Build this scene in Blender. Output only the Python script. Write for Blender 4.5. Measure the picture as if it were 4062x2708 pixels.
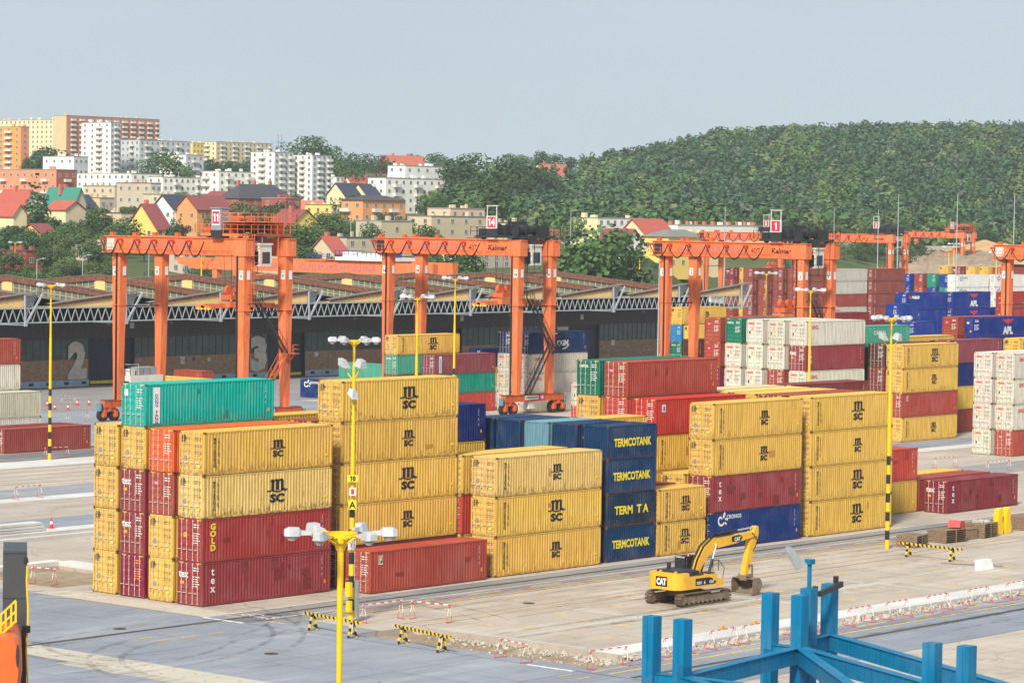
import bpy, math, random
import numpy as np
from mathutils import Matrix, Vector

# ---------------------------------------------------------------- scene, camera, sky, sun
for o in list(bpy.data.objects):
    bpy.data.objects.remove(o)
SC = bpy.context.scene
COL = SC.collection
PW, PH, FPX = 4062.0, 2708.0, 11703.47
CAM = Vector((-135.038, -142.223, 26.207))
_yaw, _pitch, _roll = math.radians(40.5441), math.radians(-2.41874), math.radians(0.85188)
FW = Vector((math.cos(_yaw) * math.cos(_pitch), math.sin(_yaw) * math.cos(_pitch), math.sin(_pitch)))
_r = Vector((math.sin(_yaw), -math.cos(_yaw), 0.0))
_u = _r.cross(FW)
RT = _r * math.cos(_roll) + _u * math.sin(_roll)
UP = -_r * math.sin(_roll) + _u * math.cos(_roll)
cam_data = bpy.data.cameras.new('camera')
cam_data.sensor_width = 36.0
cam_data.lens = 36.0 * FPX / PW
cam_data.clip_start = 1.0
cam_data.clip_end = 12000.0
cam = bpy.data.objects.new('camera', cam_data)
COL.objects.link(cam)
cam.matrix_world = Matrix(((RT.x, UP.x, -FW.x, CAM.x), (RT.y, UP.y, -FW.y, CAM.y), (RT.z, UP.z, -FW.z, CAM.z), (0, 0, 0, 1)))
SC.camera = cam

SUN_DIR = Vector((-0.66, -0.28, 0.62)).normalized()     # towards the sun
world = bpy.data.worlds.new('World')
SC.world = world
world.use_nodes = True
wn, wl = world.node_tree.nodes, world.node_tree.links
bg = wn['Background']
sky = wn.new('ShaderNodeTexSky')
sky.sky_type = 'NISHITA'
sky.sun_disc = False
sky.sun_elevation = math.asin(SUN_DIR.z)
sky.sun_rotation = math.atan2(SUN_DIR.x, SUN_DIR.y)
sky.altitude = 0
sky.air_density = 1.0
sky.dust_density = 3.0
sky.ozone_density = 1.5
# thin even cloud veil: the clear sky is mixed with a flat pale blue-grey
veil = wn.new('ShaderNodeMix')
veil.data_type = 'RGBA'
veil.inputs[0].default_value = 0.86
veil.inputs[7].default_value = (3.7, 4.4, 5.0, 1.0)
wl.new(sky.outputs[0], veil.inputs[6])
cloud = wn.new('ShaderNodeTexNoise')
cloud.inputs['Scale'].default_value = 2.2
cloud.inputs['Detail'].default_value = 4
wtc = wn.new('ShaderNodeTexCoord')
wmp = wn.new('ShaderNodeMapping')
wmp.inputs['Scale'].default_value = (1.0, 1.0, 5.0)
wl.new(wtc.outputs['Generated'], wmp.inputs['Vector'])
wl.new(wmp.outputs[0], cloud.inputs['Vector'])
crg = wn.new('ShaderNodeMapRange')
for _i, _v in enumerate((0.3, 0.7, 0.95, 1.06)):
    crg.inputs[_i + 1].default_value = _v
wl.new(cloud.outputs['Fac'], crg.inputs[0])
cmul = wn.new('ShaderNodeVectorMath')
cmul.operation = 'SCALE'
wl.new(veil.outputs[2], cmul.inputs[0])
wl.new(crg.outputs[0], cmul.inputs['Scale'])
wl.new(cmul.outputs[0], bg.inputs['Color'])
bg.inputs['Strength'].default_value = 0.1
sun_data = bpy.data.lights.new('sun', 'SUN')
sun_data.energy = 3.7
sun_data.angle = math.radians(10)
sun_data.color = (1.0, 0.91, 0.77)
sun = bpy.data.objects.new('sun', sun_data)
COL.objects.link(sun)
sun.rotation_euler = SUN_DIR.to_track_quat('Z', 'Y').to_euler()
vs = SC.view_settings
vs.view_transform = 'Standard'
vs.look = 'None'
vs.gamma = 1.0
vs.use_curve_mapping = False
vs.exposure = 0.6
SC.render.engine = 'CYCLES'
SC.cycles.max_bounces = 5
SC.cycles.volume_bounces = 1
SC.cycles.use_denoising = True

# ---------------------------------------------------------------- helpers
rng = random.Random(7)
S2 = PW / 2352.0


def at(px, py, D):
    """world point seen at photo pixel (px, py), D metres along the view axis"""
    return CAM + (FW + RT * ((px - PW / 2) / FPX) - UP * ((py - PH / 2) / FPX)) * D


def at2(x, y, D):
    return at(x * S2, y * S2, D)


def pxof(p):
    d = Vector(p) - CAM
    z = d.dot(FW)
    return PW / 2 + FPX * d.dot(RT) / z, PH / 2 - FPX * d.dot(UP) / z


def depth(p):
    return (Vector(p) - CAM).dot(FW)


def tag(o, label=None, cat=None, group=None, kind=None):
    if label:
        o['label'] = label
    if cat:
        o['category'] = cat
    if group:
        o['group'] = group
    if kind:
        o['kind'] = kind
    return o


def empty(name, loc=(0, 0, 0), rz=0.0, label=None, cat=None, group=None):
    o = bpy.data.objects.new(name, None)
    o.empty_display_size = 0.3
    COL.objects.link(o)
    o.location = loc
    o.rotation_euler = (0, 0, rz)
    return tag(o, label, cat, group)


def mobj(name, me, parent=None, loc=(0, 0, 0), rot=(0, 0, 0), color=None, scale=None):
    o = bpy.data.objects.new(name, me)
    COL.objects.link(o)
    o.parent = parent
    o.location = loc
    o.rotation_euler = rot
    if color is not None:
        o.color = color
    if scale is not None:
        o.scale = scale
    return o


class MB:
    """collects faces; build() links them as ONE mesh object"""

    def __init__(self):
        self.v, self.f, self.m, self.s = [], [], [], []

    def face(self, pts, mi=0, smooth=False):
        b = len(self.v)
        self.v += [tuple(p) for p in pts]
        self.f.append(tuple(range(b, b + len(pts))))
        self.m.append(mi)
        self.s.append(smooth)

    def faces(self, pts, fs, mi=0, smooth=False):
        b = len(self.v)
        self.v += [tuple(p) for p in pts]
        for f in fs:
            self.f.append(tuple(b + i for i in f))
            self.m.append(mi)
            self.s.append(smooth)

    def box(self, x0, y0, z0, x1, y1, z1, mi=0):
        self.hexa([(x0, y0, z0), (x1, y0, z0), (x1, y1, z0), (x0, y1, z0), (x0, y0, z1), (x1, y0, z1), (x1, y1, z1), (x0, y1, z1)], mi)

    def hexa(self, p, mi=0):
        self.faces(p, [(3, 2, 1, 0), (4, 5, 6, 7), (0, 1, 5, 4), (1, 2, 6, 5), (2, 3, 7, 6), (3, 0, 4, 7)], mi)

    def bar(self, a, b, w, h, mi=0, up=(0, 0, 1)):
        """box beam from a to b, w wide, h high, centred"""
        a, b = Vector(a), Vector(b)
        d = (b - a).normalized()
        u = Vector(up)
        s = d.cross(u)
        if s.length < 1e-4:
            s = d.cross(Vector((1, 0, 0)))
        s.normalize()
        n = s.cross(d).normalized()
        s, n = s * (w / 2), n * (h / 2)
        self.hexa([a - s - n, b - s - n, b + s - n, a + s - n, a - s + n, b - s + n, b + s + n, a + s + n], mi)

    def cyl(self, a, b, r0, r1=None, n=8, mi=0, cap=True, smooth=True):
        a, b = Vector(a), Vector(b)
        r1 = r0 if r1 is None else r1
        d = (b - a).normalized()
        s = d.cross(Vector((0, 0, 1)))
        if s.length < 1e-3:
            s = Vector((1, 0, 0))
        s.normalize()
        t = d.cross(s)
        ring = [(math.cos(2 * math.pi * i / n), math.sin(2 * math.pi * i / n)) for i in range(n)]
        p = [a + (s * c + t * q) * r0 for c, q in ring] + [b + (s * c + t * q) * r1 for c, q in ring]
        self.faces(p, [(i, (i + 1) % n, n + (i + 1) % n, n + i) for i in range(n)], mi, smooth)
        if cap:
            self.face(list(reversed(p[:n])), mi)
            self.face(p[n:], mi)

    def tube(self, pts, r, n=5, mi=0):
        for a, b in zip(pts[:-1], pts[1:]):
            self.cyl(a, b, r, r, n, mi, cap=False)

    def prism(self, poly, off, mi=0):
        """closed polygon (list of 3-D points) swept by vector off"""
        off = Vector(off)
        a = [Vector(p) for p in poly]
        b = [p + off for p in a]
        n = len(a)
        self.faces(a + b, [tuple(reversed(range(n))), tuple(range(n, 2 * n))] + [(i, (i + 1) % n, n + (i + 1) % n, n + i) for i in range(n)], mi)

    def mesh(self, name, mats):
        me = bpy.data.meshes.new(name)
        me.from_pydata(self.v, [], self.f)
        for m in mats if isinstance(mats, (list, tuple)) else [mats]:
            me.materials.append(m)
        me.polygons.foreach_set('material_index', self.m)
        me.polygons.foreach_set('use_smooth', self.s)
        me.update()
        return me

    def build(self, name, mats, parent=None, loc=(0, 0, 0), rot=(0, 0, 0), color=None):
        return mobj(name, self.mesh(name, mats), parent, loc, rot, color)


def copy_tree(o, parent=None):
    c = o.copy()
    COL.objects.link(c)
    c.parent = parent
    for ch in o.children:
        copy_tree(ch, c)
    return c


def lin(r, g, b, a=1.0):
    f = lambda x: (x / 255 / 12.92) if x / 255 <= 0.04045 else ((x / 255 + 0.055) / 1.055) ** 2.4
    return (f(r), f(g), f(b), a)


# ---------------------------------------------------------------- materials
def node(nt, t, **kw):
    n = nt.nodes.new(t)
    for k, v in kw.items():
        setattr(n, k, v)
    return n


def mixrgb(nt, mode, fac, a, b):
    n = node(nt, 'ShaderNodeMix', data_type='RGBA', blend_type=mode)
    for i, v in ((0, fac), (6, a), (7, b)):
        if isinstance(v, (int, float)):
            n.inputs[i].default_value = v
        elif isinstance(v, tuple):
            n.inputs[i].default_value = v
        else:
            nt.links.new(v, n.inputs[i])
    return n.outputs[2]


def maprange(nt, v, a, b, c, d):
    n = node(nt, 'ShaderNodeMapRange')
    nt.links.new(v, n.inputs[0])
    for i, k in enumerate((a, b, c, d)):
        n.inputs[i + 1].default_value = k
    return n.outputs[0]


def noise(nt, vec, scale, detail=4, rough=0.55):
    n = node(nt, 'ShaderNodeTexNoise')
    n.inputs['Scale'].default_value = scale
    n.inputs['Detail'].default_value = detail
    n.inputs['Roughness'].default_value = rough
    nt.links.new(vec, n.inputs['Vector'])
    return n.outputs['Fac']


def mapping(nt, vec, scale=(1, 1, 1), loc=(0, 0, 0), rot=(0, 0, 0)):
    n = node(nt, 'ShaderNodeMapping')
    n.inputs['Scale'].default_value = scale
    n.inputs['Location'].default_value = loc
    n.inputs['Rotation'].default_value = rot
    nt.links.new(vec, n.inputs['Vector'])
    return n.outputs[0]


def newmat(name):
    m = bpy.data.materials.new(name)
    m.use_nodes = True
    nt = m.node_tree
    b = nt.nodes['Principled BSDF']
    return m, nt, b


def plain(name, col, rough=0.6, metal=0.0, var=0.10, scale=1.5, spec=0.4):
    """painted or bare surface with a little uneven tone"""
    m, nt, b = newmat(name)
    tc = node(nt, 'ShaderNodeTexCoord')
    n1 = noise(nt, tc.outputs['Object'], scale, 5, 0.6)
    v = maprange(nt, n1, 0.3, 0.7, 1 - var, 1 + var)
    c = mixrgb(nt, 'MULTIPLY', 1.0, col, (1, 1, 1, 1))
    mm = node(nt, 'ShaderNodeVectorMath', operation='SCALE')
    nt.links.new(c, mm.inputs[0])
    nt.links.new(v, mm.inputs['Scale'])
    nt.links.new(mm.outputs[0], b.inputs['Base Color'])
    b.inputs['Roughness'].default_value = rough
    b.inputs['Metallic'].default_value = metal
    b.inputs['Specular IOR Level'].default_value = spec
    return m


def streaky(name, col=None, rust=0.5, rough=0.6, world=False, dirt=0.36, rustcol=(0.13, 0.05, 0.022, 1)):
    """paint on steel: faded patches, vertical dirt streaks and rust. col None: the object's own colour"""
    m, nt, b = newmat(name)
    tc = node(nt, 'ShaderNodeTexCoord')
    oi = node(nt, 'ShaderNodeObjectInfo')
    add = node(nt, 'ShaderNodeVectorMath', operation='MULTIPLY_ADD')
    nt.links.new(oi.outputs['Random'], add.inputs[0])
    add.inputs[1].default_value = (57.0, 91.0, 33.0)
    nt.links.new(tc.outputs['Object'], add.inputs[2])
    vec = add.outputs[0]
    base = oi.outputs['Color'] if col is None else col
    big = noise(nt, vec, 0.45, 3, 0.5)
    c = mixrgb(nt, 'MIX', maprange(nt, big, 0.45, 0.75, 0.0, 0.06), base, (0.75, 0.70, 0.62, 1))
    st = noise(nt, mapping(nt, vec, (5.0, 5.0, 0.35)), 1.3, 4, 0.6)
    c = mixrgb(nt, 'MULTIPLY', maprange(nt, st, 0.42, 0.72, 0.0, dirt * 1.6), c, (0.42, 0.36, 0.30, 1))
    fine = noise(nt, vec, 9.0, 4, 0.6)
    c = mixrgb(nt, 'MULTIPLY', maprange(nt, fine, 0.4, 0.7, 0.0, 0.18), c, (0.6, 0.57, 0.52, 1))
    sx = node(nt, 'ShaderNodeSeparateXYZ')
    nt.links.new(tc.outputs['Object'], sx.inputs[0])
    low = maprange(nt, sx.outputs[2], 0.12, 0.9, 0.15, 0.0)
    rs = noise(nt, mapping(nt, vec, (3.2, 3.2, 0.9)), 1.6, 6, 0.72)
    ad = node(nt, 'ShaderNodeMath', operation='ADD')
    nt.links.new(rs, ad.inputs[0])
    nt.links.new(low, ad.inputs[1])
    rf = maprange(nt, ad.outputs[0], 0.60, 0.70, 0.0, rust * 1.5)
    if col is None:
        mu = node(nt, 'ShaderNodeMath', operation='MULTIPLY')
        nt.links.new(rf, mu.inputs[0])
        nt.links.new(oi.outputs['Alpha'], mu.inputs[1])
        rf = mu.outputs[0]
    c = mixrgb(nt, 'MIX', rf, c, rustcol)
    nt.links.new(c, b.inputs['Base Color'])
    b.inputs['Roughness'].default_value = rough
    b.inputs['Specular IOR Level'].default_value = 0.18
    return m


def groundmat(name, col, col2, scale=0.12, stain=0.35, rough=0.85, crack=True, dust=None):
    m, nt, b = newmat(name)
    g = node(nt, 'ShaderNodeNewGeometry')
    oi = node(nt, 'ShaderNodeObjectInfo')
    p = g.outputs['Position']
    c = mixrgb(nt, 'MIX', maprange(nt, noise(nt, p, scale, 6, 0.62), 0.32, 0.68, 0, 1), col, col2)
    st = noise(nt, mapping(nt, p, (0.25, 1.0, 1.0)), 0.5, 6, 0.65)
    c = mixrgb(nt, 'MULTIPLY', maprange(nt, st, 0.45, 0.75, 0, stain), c, (0.5, 0.48, 0.46, 1))
    if dust:
        ds = noise(nt, mapping(nt, p, (0.12, 0.6, 1.0), (31, 7, 0)), 0.6, 5, 0.6)
        c = mixrgb(nt, 'MIX', maprange(nt, ds, 0.52, 0.72, 0, 0.55), c, dust)
    ty = noise(nt, mapping(nt, p, (1.6, 0.05, 1.0), (3, 5, 0), (0, 0, 0.12)), 1.0, 5, 0.6)
    c = mixrgb(nt, 'MULTIPLY', maprange(nt, ty, 0.54, 0.72, 0, stain * 1.1), c, (0.52, 0.50, 0.50, 1))
    ty = noise(nt, mapping(nt, p, (0.05, 1.5, 1.0), (13, 5, 0), (0, 0, -0.06)), 1.0, 5, 0.6)
    c = mixrgb(nt, 'MULTIPLY', maprange(nt, ty, 0.54, 0.72, 0, stain * 1.1), c, (0.52, 0.50, 0.50, 1))
    bl = noise(nt, p, 0.32, 6, 0.7)
    c = mixrgb(nt, 'MULTIPLY', maprange(nt, bl, 0.56, 0.66, 0, stain * 0.8), c, (0.58, 0.56, 0.54, 1))
    fn = noise(nt, p, 7.0, 5, 0.7)
    c = mixrgb(nt, 'MULTIPLY', maprange(nt, fn, 0.35, 0.7, 0, 0.22), c, (0.62, 0.6, 0.58, 1))
    sp = noise(nt, p, 1.7, 3, 0.5)
    c = mixrgb(nt, 'MULTIPLY', maprange(nt, sp, 0.66, 0.74, 0, 0.35), c, (0.45, 0.42, 0.4, 1))
    if crack:
        v = node(nt, 'ShaderNodeTexVoronoi', feature='DISTANCE_TO_EDGE')
        v.inputs['Scale'].default_value = 0.16
        wob = node(nt, 'ShaderNodeVectorMath', operation='ADD')
        nz = node(nt, 'ShaderNodeTexNoise')
        nz.inputs['Scale'].default_value = 0.8
        nt.links.new(p, nz.inputs['Vector'])
        nt.links.new(p, wob.inputs[0])
        nt.links.new(nz.outputs['Color'], wob.inputs[1])
        nt.links.new(wob.outputs[0], v.inputs['Vector'])
        c = mixrgb(nt, 'MULTIPLY', maprange(nt, v.outputs['Distance'], 0.0, 0.012, 0.45, 0.0), c, (0.3, 0.28, 0.26, 1))
    c = mixrgb(nt, 'MULTIPLY', 1.0, c, maprange_col(nt, oi.outputs['Random'], 0.93, 1.06))
    nt.links.new(c, b.inputs['Base Color'])
    b.inputs['Roughness'].default_value = rough
    b.inputs['Specular IOR Level'].default_value = 0.25
    bu = node(nt, 'ShaderNodeBump')
    bu.inputs['Strength'].default_value = 0.25
    bu.inputs['Distance'].default_value = 0.02
    nt.links.new(fn, bu.inputs['Height'])
    nt.links.new(bu.outputs[0], b.inputs['Normal'])
    return m


def maprange_col(nt, v, a, b):
    k = maprange(nt, v, 0, 1, a, b)
    n = node(nt, 'ShaderNodeCombineXYZ')
    for i in range(3):
        nt.links.new(k, n.inputs[i])
    return n.outputs[0]


def leafmat(name, col, col2):
    m, nt, b = newmat(name)
    g = node(nt, 'ShaderNodeNewGeometry')
    oi = node(nt, 'ShaderNodeObjectInfo')
    n1 = noise(nt, g.outputs['Position'], 0.35, 3, 0.6)
    c = mixrgb(nt, 'MIX', maprange(nt, n1, 0.35, 0.65, 0, 1), col, col2)
    n2 = noise(nt, g.outputs['Position'], 0.06, 3, 0.6)
    c = mixrgb(nt, 'MULTIPLY', 1.0, c, maprange_col(nt, maprange(nt, n2, 0.3, 0.7, 0, 1), 0.68, 1.35))
    c = mixrgb(nt, 'MULTIPLY', 1.0, c, maprange_col(nt, oi.outputs['Random'], 0.75, 1.2))
    nt.links.new(c, b.inputs['Base Color'])
    b.inputs['Roughness'].default_value = 0.75
    b.inputs['Specular IOR Level'].default_value = 0.15
    return m


M = {}
M['cont'] = streaky('container_paint')
M['rustframe'] = plain('rusty_casting', (0.13, 0.055, 0.03, 1), 0.8, 0, 0.35, 6)
M['rod'] = plain('galvanised_rod', (0.52, 0.46, 0.41, 1), 0.5, 0.1, 0.15, 5)
M['faintink'] = plain('faded_brown_print', (0.36, 0.22, 0.05, 1), 0.6, 0, 0.2, 3)
M['greyink'] = plain('grey_print', (0.30, 0.29, 0.27, 1), 0.6, 0, 0.2, 3)
M['black'] = plain('black_paint', (0.012, 0.012, 0.016, 1), 0.5, 0, 0.2, 3)
M['navyink'] = plain('dark_navy_print', (0.012, 0.013, 0.022, 1), 0.6, 0, 0.3, 3)
M['white'] = plain('white_paint', (0.72, 0.72, 0.70, 1), 0.5, 0, 0.08, 2)
M['offwhite'] = plain('offwhite_paint', (0.62, 0.61, 0.56, 1), 0.55, 0, 0.1, 1)
M['yellow'] = plain('yellow_paint', (0.80, 0.50, 0.008, 1), 0.4, 0, 0.06, 1.2)
M['lemon'] = plain('lemon_print', (0.78, 0.62, 0.02, 1), 0.6, 0, 0.2, 3)
M['redink'] = plain('red_print', (0.62, 0.03, 0.03, 1), 0.55, 0, 0.12, 3)
M['pinkred'] = plain('crimson_sign', (0.55, 0.02, 0.07, 1), 0.5, 0, 0.06, 2)
M['blueink'] = plain('blue_print', (0.02, 0.06, 0.32, 1), 0.5, 0, 0.12, 3)
M['orangeink'] = plain('orange_sticker', (0.85, 0.30, 0.01, 1), 0.5, 0, 0.1, 3)
M['crane'] = streaky('crane_orange', (0.82, 0.20, 0.07, 1), 0.55, 0.55, dirt=0.42)
M['crane2'] = streaky('crane_orange_worn', (0.62, 0.125, 0.04, 1), 0.6, 0.6, dirt=0.4)
M['darksteel'] = plain('dark_steel', (0.03, 0.032, 0.038, 1), 0.5, 0.2, 0.25, 3)
M['greysteel'] = plain('grey_steel', (0.30, 0.32, 0.34, 1), 0.5, 0.3, 0.15, 2)
M['palesteel'] = plain('pale_steel', (0.40, 0.44, 0.47, 1), 0.5, 0.1, 0.12, 1.5)
M['glass'] = plain('dark_glass', (0.02, 0.026, 0.032, 1), 0.08, 0, 0.2, 0.6, 0.8)
M['lampglass'] = plain('lamp_lens', (0.30, 0.27, 0.25, 1), 0.15, 0, 0.1, 2, 0.7)
M['alu'] = plain('weathered_aluminium', (0.52, 0.54, 0.56, 1), 0.42, 0.35, 0.12, 4)
M['rubber'] = plain('rubber', (0.02, 0.02, 0.02, 1), 0.8, 0, 0.25, 3)
M['wood'] = plain('weathered_wood', (0.22, 0.155, 0.10, 1), 0.85, 0, 0.3, 5)
M['redplastic'] = plain('red_plastic', (0.62, 0.03, 0.03, 1), 0.4, 0, 0.1, 2)
# ---------------------------------------------------------------- ground
M['tan'] = groundmat('tan_concrete', (0.475, 0.415, 0.36, 1), (0.375, 0.325, 0.275, 1), 0.10, 0.30, dust=(0.56, 0.50, 0.43, 1))
M['slab'] = groundmat('tan_slab', (0.485, 0.425, 0.365, 1), (0.385, 0.335, 0.28, 1), 0.16, 0.30, crack=False, dust=(0.55, 0.49, 0.42, 1))
M['beige'] = groundmat('beige_concrete', (0.50, 0.47, 0.40, 1), (0.43, 0.395, 0.33, 1), 0.2, 0.2, crack=False)
M['apron'] = groundmat('bluegrey_apron', (0.27, 0.295, 0.345, 1), (0.215, 0.24, 0.285, 1), 0.09, 0.30, crack=False, dust=(0.40, 0.42, 0.45, 1))
M['asphalt'] = groundmat('grey_asphalt', (0.20, 0.20, 0.215, 1), (0.14, 0.142, 0.155, 1), 0.12, 0.35, crack=False, dust=(0.32, 0.30, 0.285, 1))
M['asphalt_pale'] = groundmat('pale_asphalt', (0.30, 0.295, 0.30, 1), (0.24, 0.235, 0.24, 1), 0.12, 0.3, crack=False, dust=(0.40, 0.38, 0.36, 1))
M['dusty'] = groundmat('dusty_white_concrete', (0.66, 0.65, 0.64, 1), (0.50, 0.49, 0.47, 1), 0.2, 0.15, crack=False)
M['sand'] = groundmat('wet_sand', (0.36, 0.28, 0.19, 1), (0.25, 0.19, 0.125, 1), 0.5, 0.4, crack=False, dust=(0.48, 0.42, 0.34, 1))
M['stone'] = plain('broken_concrete', (0.46, 0.42, 0.37, 1), 0.9, 0, 0.25, 1.1)
M['linewhite'] = plain('worn_white_line', (0.62, 0.62, 0.60, 1), 0.8, 0, 0.25, 2.5)
M['lineyellow'] = plain('worn_yellow_line', (0.62, 0.40, 0.09, 1), 0.8, 0, 0.3, 2.2)
M['fadedyellow'] = plain('faded_yellow_line', (0.52, 0.385, 0.20, 1), 0.85, 0, 0.22, 1.2)
M['linered'] = plain('worn_red_line', (0.42, 0.09, 0.075, 1), 0.8, 0, 0.3, 2.2)
M['rail'] = plain('rail_steel', (0.07, 0.055, 0.05, 1), 0.6, 0.4, 0.3, 3)
M['joint'] = plain('dark_slot', (0.10, 0.095, 0.09, 1), 0.9, 0, 0.2, 3)

HOLES = [(-1.75, -34.8, 3.6, -15.7), (3.6, -34.8, 420.0, -32.7), (-0.4, 14.2, 8.2, 24.0)]


def sheet(name, x0, y0, x1, y1, z, m, parent=None, holes=()):
    xs = sorted({x0, x1, *[h[0] for h in holes], *[h[2] for h in holes]})
    ys = sorted({y0, y1, *[h[1] for h in holes], *[h[3] for h in holes]})
    xs = [x for x in xs if x0 <= x <= x1]
    ys = [y for y in ys if y0 <= y <= y1]
    b = MB()
    for i in range(len(xs) - 1):
        for j in range(len(ys) - 1):
            cx, cy = (xs[i] + xs[i + 1]) / 2, (ys[j] + ys[j + 1]) / 2
            if any(h[0] < cx < h[2] and h[1] < cy < h[3] for h in holes):
                continue
            b.face([(xs[i], ys[j], z), (xs[i + 1], ys[j], z), (xs[i + 1], ys[j + 1], z), (xs[i], ys[j + 1], z)])
    o = b.build(name, m, parent)
    if parent is None:
        o['kind'] = 'structure'
    return o


ground = sheet('ground', -400, -400, 1100, 700, 0.0, M['tan'], holes=HOLES)
ground['label'] = 'tan concrete ground of the container yard'

# concrete slabs of the yard, each its own piece with open joints
slab_meshes = {}


def slab(w, d, m, parent, x, y, top=0.008):
    k = (round(w, 2), round(d, 2), m)
    if k not in slab_meshes:
        b = MB()
        b.box(0, 0, -0.03, w, d, 0)
        slab_meshes[k] = b.mesh('concrete_slab', M[m])
    return mobj('concrete_slab', slab_meshes[k], parent, (x, y, top + rng.uniform(0, 0.004)))


x = 3.65
while x < 96:
    for y, d in ((-11.35, 1.82), (-13.2, 1.82)):
        slab(2.94, d - 0.03, 'slab', ground, x, y)
    x += 3.0
x = 3.65
while x < 92:
    for y, d in ((-17.5, 4.27), (-21.8, 4.27), (-26.1, 4.27), (-30.45, 4.32)):
        slab(6.93, d - 0.03, 'slab', ground, x, y)
    x += 7.0
apron = sheet('apron', -120, -120, -3.3, 60, 0.003, M['joint'])
apron['label'] = 'blue-grey paved apron in front of the container stacks'
for i in range(9):
    for j in range(13):
        x0, y0 = -3.32 - 7.5 * (i + 1), -50 + 7.5 * j
        slab(7.44, 7.44, 'apron', apron, x0, y0, 0.012)
sheet('apron', -120, -120, -71.2, 60, 0.008, M['apron'])
sheet('apron', -71.2, -120, -3.3, -50.1, 0.008, M['apron'])
sheet('apron', -3.3, -34.8, -1.75, -3.7, 0.016, M['apron'])
sheet('apron', -1.75, -15.7, 0.6, -9.4, 0.016, M['apron'])

# lanes, runways and bands that cross the yard
BANDS = [('runway', -1.2, -9.45, 400, -3.55, 'asphalt_pale'), ('roadway', -3.3, -43.9, 420, -34.8, 'apron'),
         ('pavement', -3.25, -3.7, -0.7, 13.5, 'beige'), ('pavement', -21.9, -80, -19.0, 60, 'beige'),
         ('pavement', -30, 41.2, 400, 44.1, 'dusty'), ('runway', -40, 44.1, 420, 50.2, 'apron'),
         ('pavement', -40, 50.2, 140, 62.7, 'tan'), ('pavement', -40, 62.7, 140, 65.4, 'dusty'), ('runway', -40, 65.4, 420, 72.4, 'apron'),
         ('pavement', -40, 89.5, 140, 95.8, 'dusty'), ('runway', -40, 95.8, 420, 103.4, 'asphalt'),
         ('pavement', -40, 108.5, 160, 150, 'apron'), ('pavement', -40, 150, 420, 192, 'asphalt_pale'),
         ('runway', 96, 20, 420, 27.2, 'asphalt_pale')]
for k, (n, x0, y0, x1, y1, m) in enumerate(BANDS):
    sheet(n, x0, y0, x1, y1, 0.019 + 0.0003 * k, M[m])
b = MB()
for i in range(0, 26, 2):
    for j in range(2):
        b.box(-2.75 + 1.25 * j, -3.2 + 0.66 * i + 0.3 * j, 0.02, -2.5 + 1.25 * j, -3.15 + 0.66 * i + 0.3 * j, 0.0235)
for i in range(0, 70, 2):
    for j in range(2):
        b.box(-21.3 + 1.35 * j, -28 + 0.9 * i + 0.4 * j, 0.02, -21.05 + 1.35 * j, -27.93 + 0.9 * i + 0.4 * j, 0.0245)
o = b.build('drain_slots', M['joint'], ground)
o['kind'] = 'stuff'
b = MB()
for i in range(40):
    b.box(-22.9, -32 + 0.5 * i, 0.01, -21.75, -31.55 + 0.5 * i, 0.027 + 0.004 * (i % 2), i % 2)
o = b.build('paver_strip', [M['beige'], M['tan']], ground)
o['kind'] = 'stuff'
for cx, cy in ((-10.8, -3.9), (-11.35, -17.9), (17.5, -13.6), (34.0, -19.0)):
    b = MB()
    b.cyl((cx, cy, 0.0), (cx, cy, 0.032), 0.42, 0.42, 16)
    b.build('manhole_cover', M['rail'], ground)


def marking(name, boxes, mats, z=0.028, th=0.004):
    b = MB()
    for x0, y0, x1, y1, mi in boxes:
        b.box(x0, y0, z, x1, y1, z + th, mi)
    o = b.build(name, mats)
    o['kind'] = 'structure'
    return o


def line_x(y, x0, x1, w, m, z=0.028):
    return marking('road_marking', [(x0, y - w / 2, x1, y + w / 2, 0)], [M[m]], z)


line_x(-3.65, -1.0, 400, 0.14, 'linewhite')
line_x(-7.07, -1.0, 400, 0.14, 'linewhite')
line_x(-9.32, 4.0, 400, 0.2, 'lineyellow')
line_x(-36.95, -3.0, 420, 0.2, 'lineyellow')
line_x(-14.5, 3.8, 120, 0.13, 'fadedyellow')
line_x(-15.9, 3.8, 120, 0.13, 'fadedyellow')
line_x(67.0, -40, 300, 0.22, 'fadedyellow')
line_x(69.5, -40, 300, 0.22, 'fadedyellow')
line_x(97.5, -40, 140, 0.2, 'fadedyellow')
for yy, xx in ((-7.95, 4.0), (-35.75, -3.0)):
    marking('road_marking', [(xx + 3.4 * i, yy - 0.09, xx + 3.4 * i + 3.4, yy + 0.09, i % 2) for i in range(70)], [M['lineyellow'], M['linered']])
marking('road_marking', [(-13.2, -8.15, -11.9, -8.0, 0), (-10.7, -8.15, -9.55, -8.0, 0), (-13.2, -9.5, -11.9, -9.35, 0), (-10.7, -9.5, -9.35, -9.35, 0),
                         (-8.4, -9.5, -7.0, -9.35, 0), (-5.8, -35.55, -4.5, -35.4, 0), (-5.7, -36.9, -4.5, -36.75, 0)], [M['lineyellow']])
marking('road_marking', [(-3.6, -7.4, -3.25, -3.7, 0)], [M['linewhite']])
marking('road_marking', [(-3.75, -34.8, -3.4, -31.3, 0)], [M['linewhite']])
marking('road_marking', [(-3.0, -7.5, 2.2, -5.75, 0)], [M['asphalt']], 0.0255)
cr = []
r2 = random.Random(3)
for i in range(9):
    for j in range(4):
        cx, cy = 8 + i * 6.7 + r2.uniform(-1, 1), -18.5 - 3.1 * j
        cr.append((cx - 0.75, cy - 0.12, cx + 0.75, cy + 0.12, 0))
        cr.append((cx - 0.12, cy - 0.6, cx + 0.12, cy - 0.13, 0))
        cr.append((cx - 0.12, cy + 0.13, cx + 0.12, cy + 0.6, 0))
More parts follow.
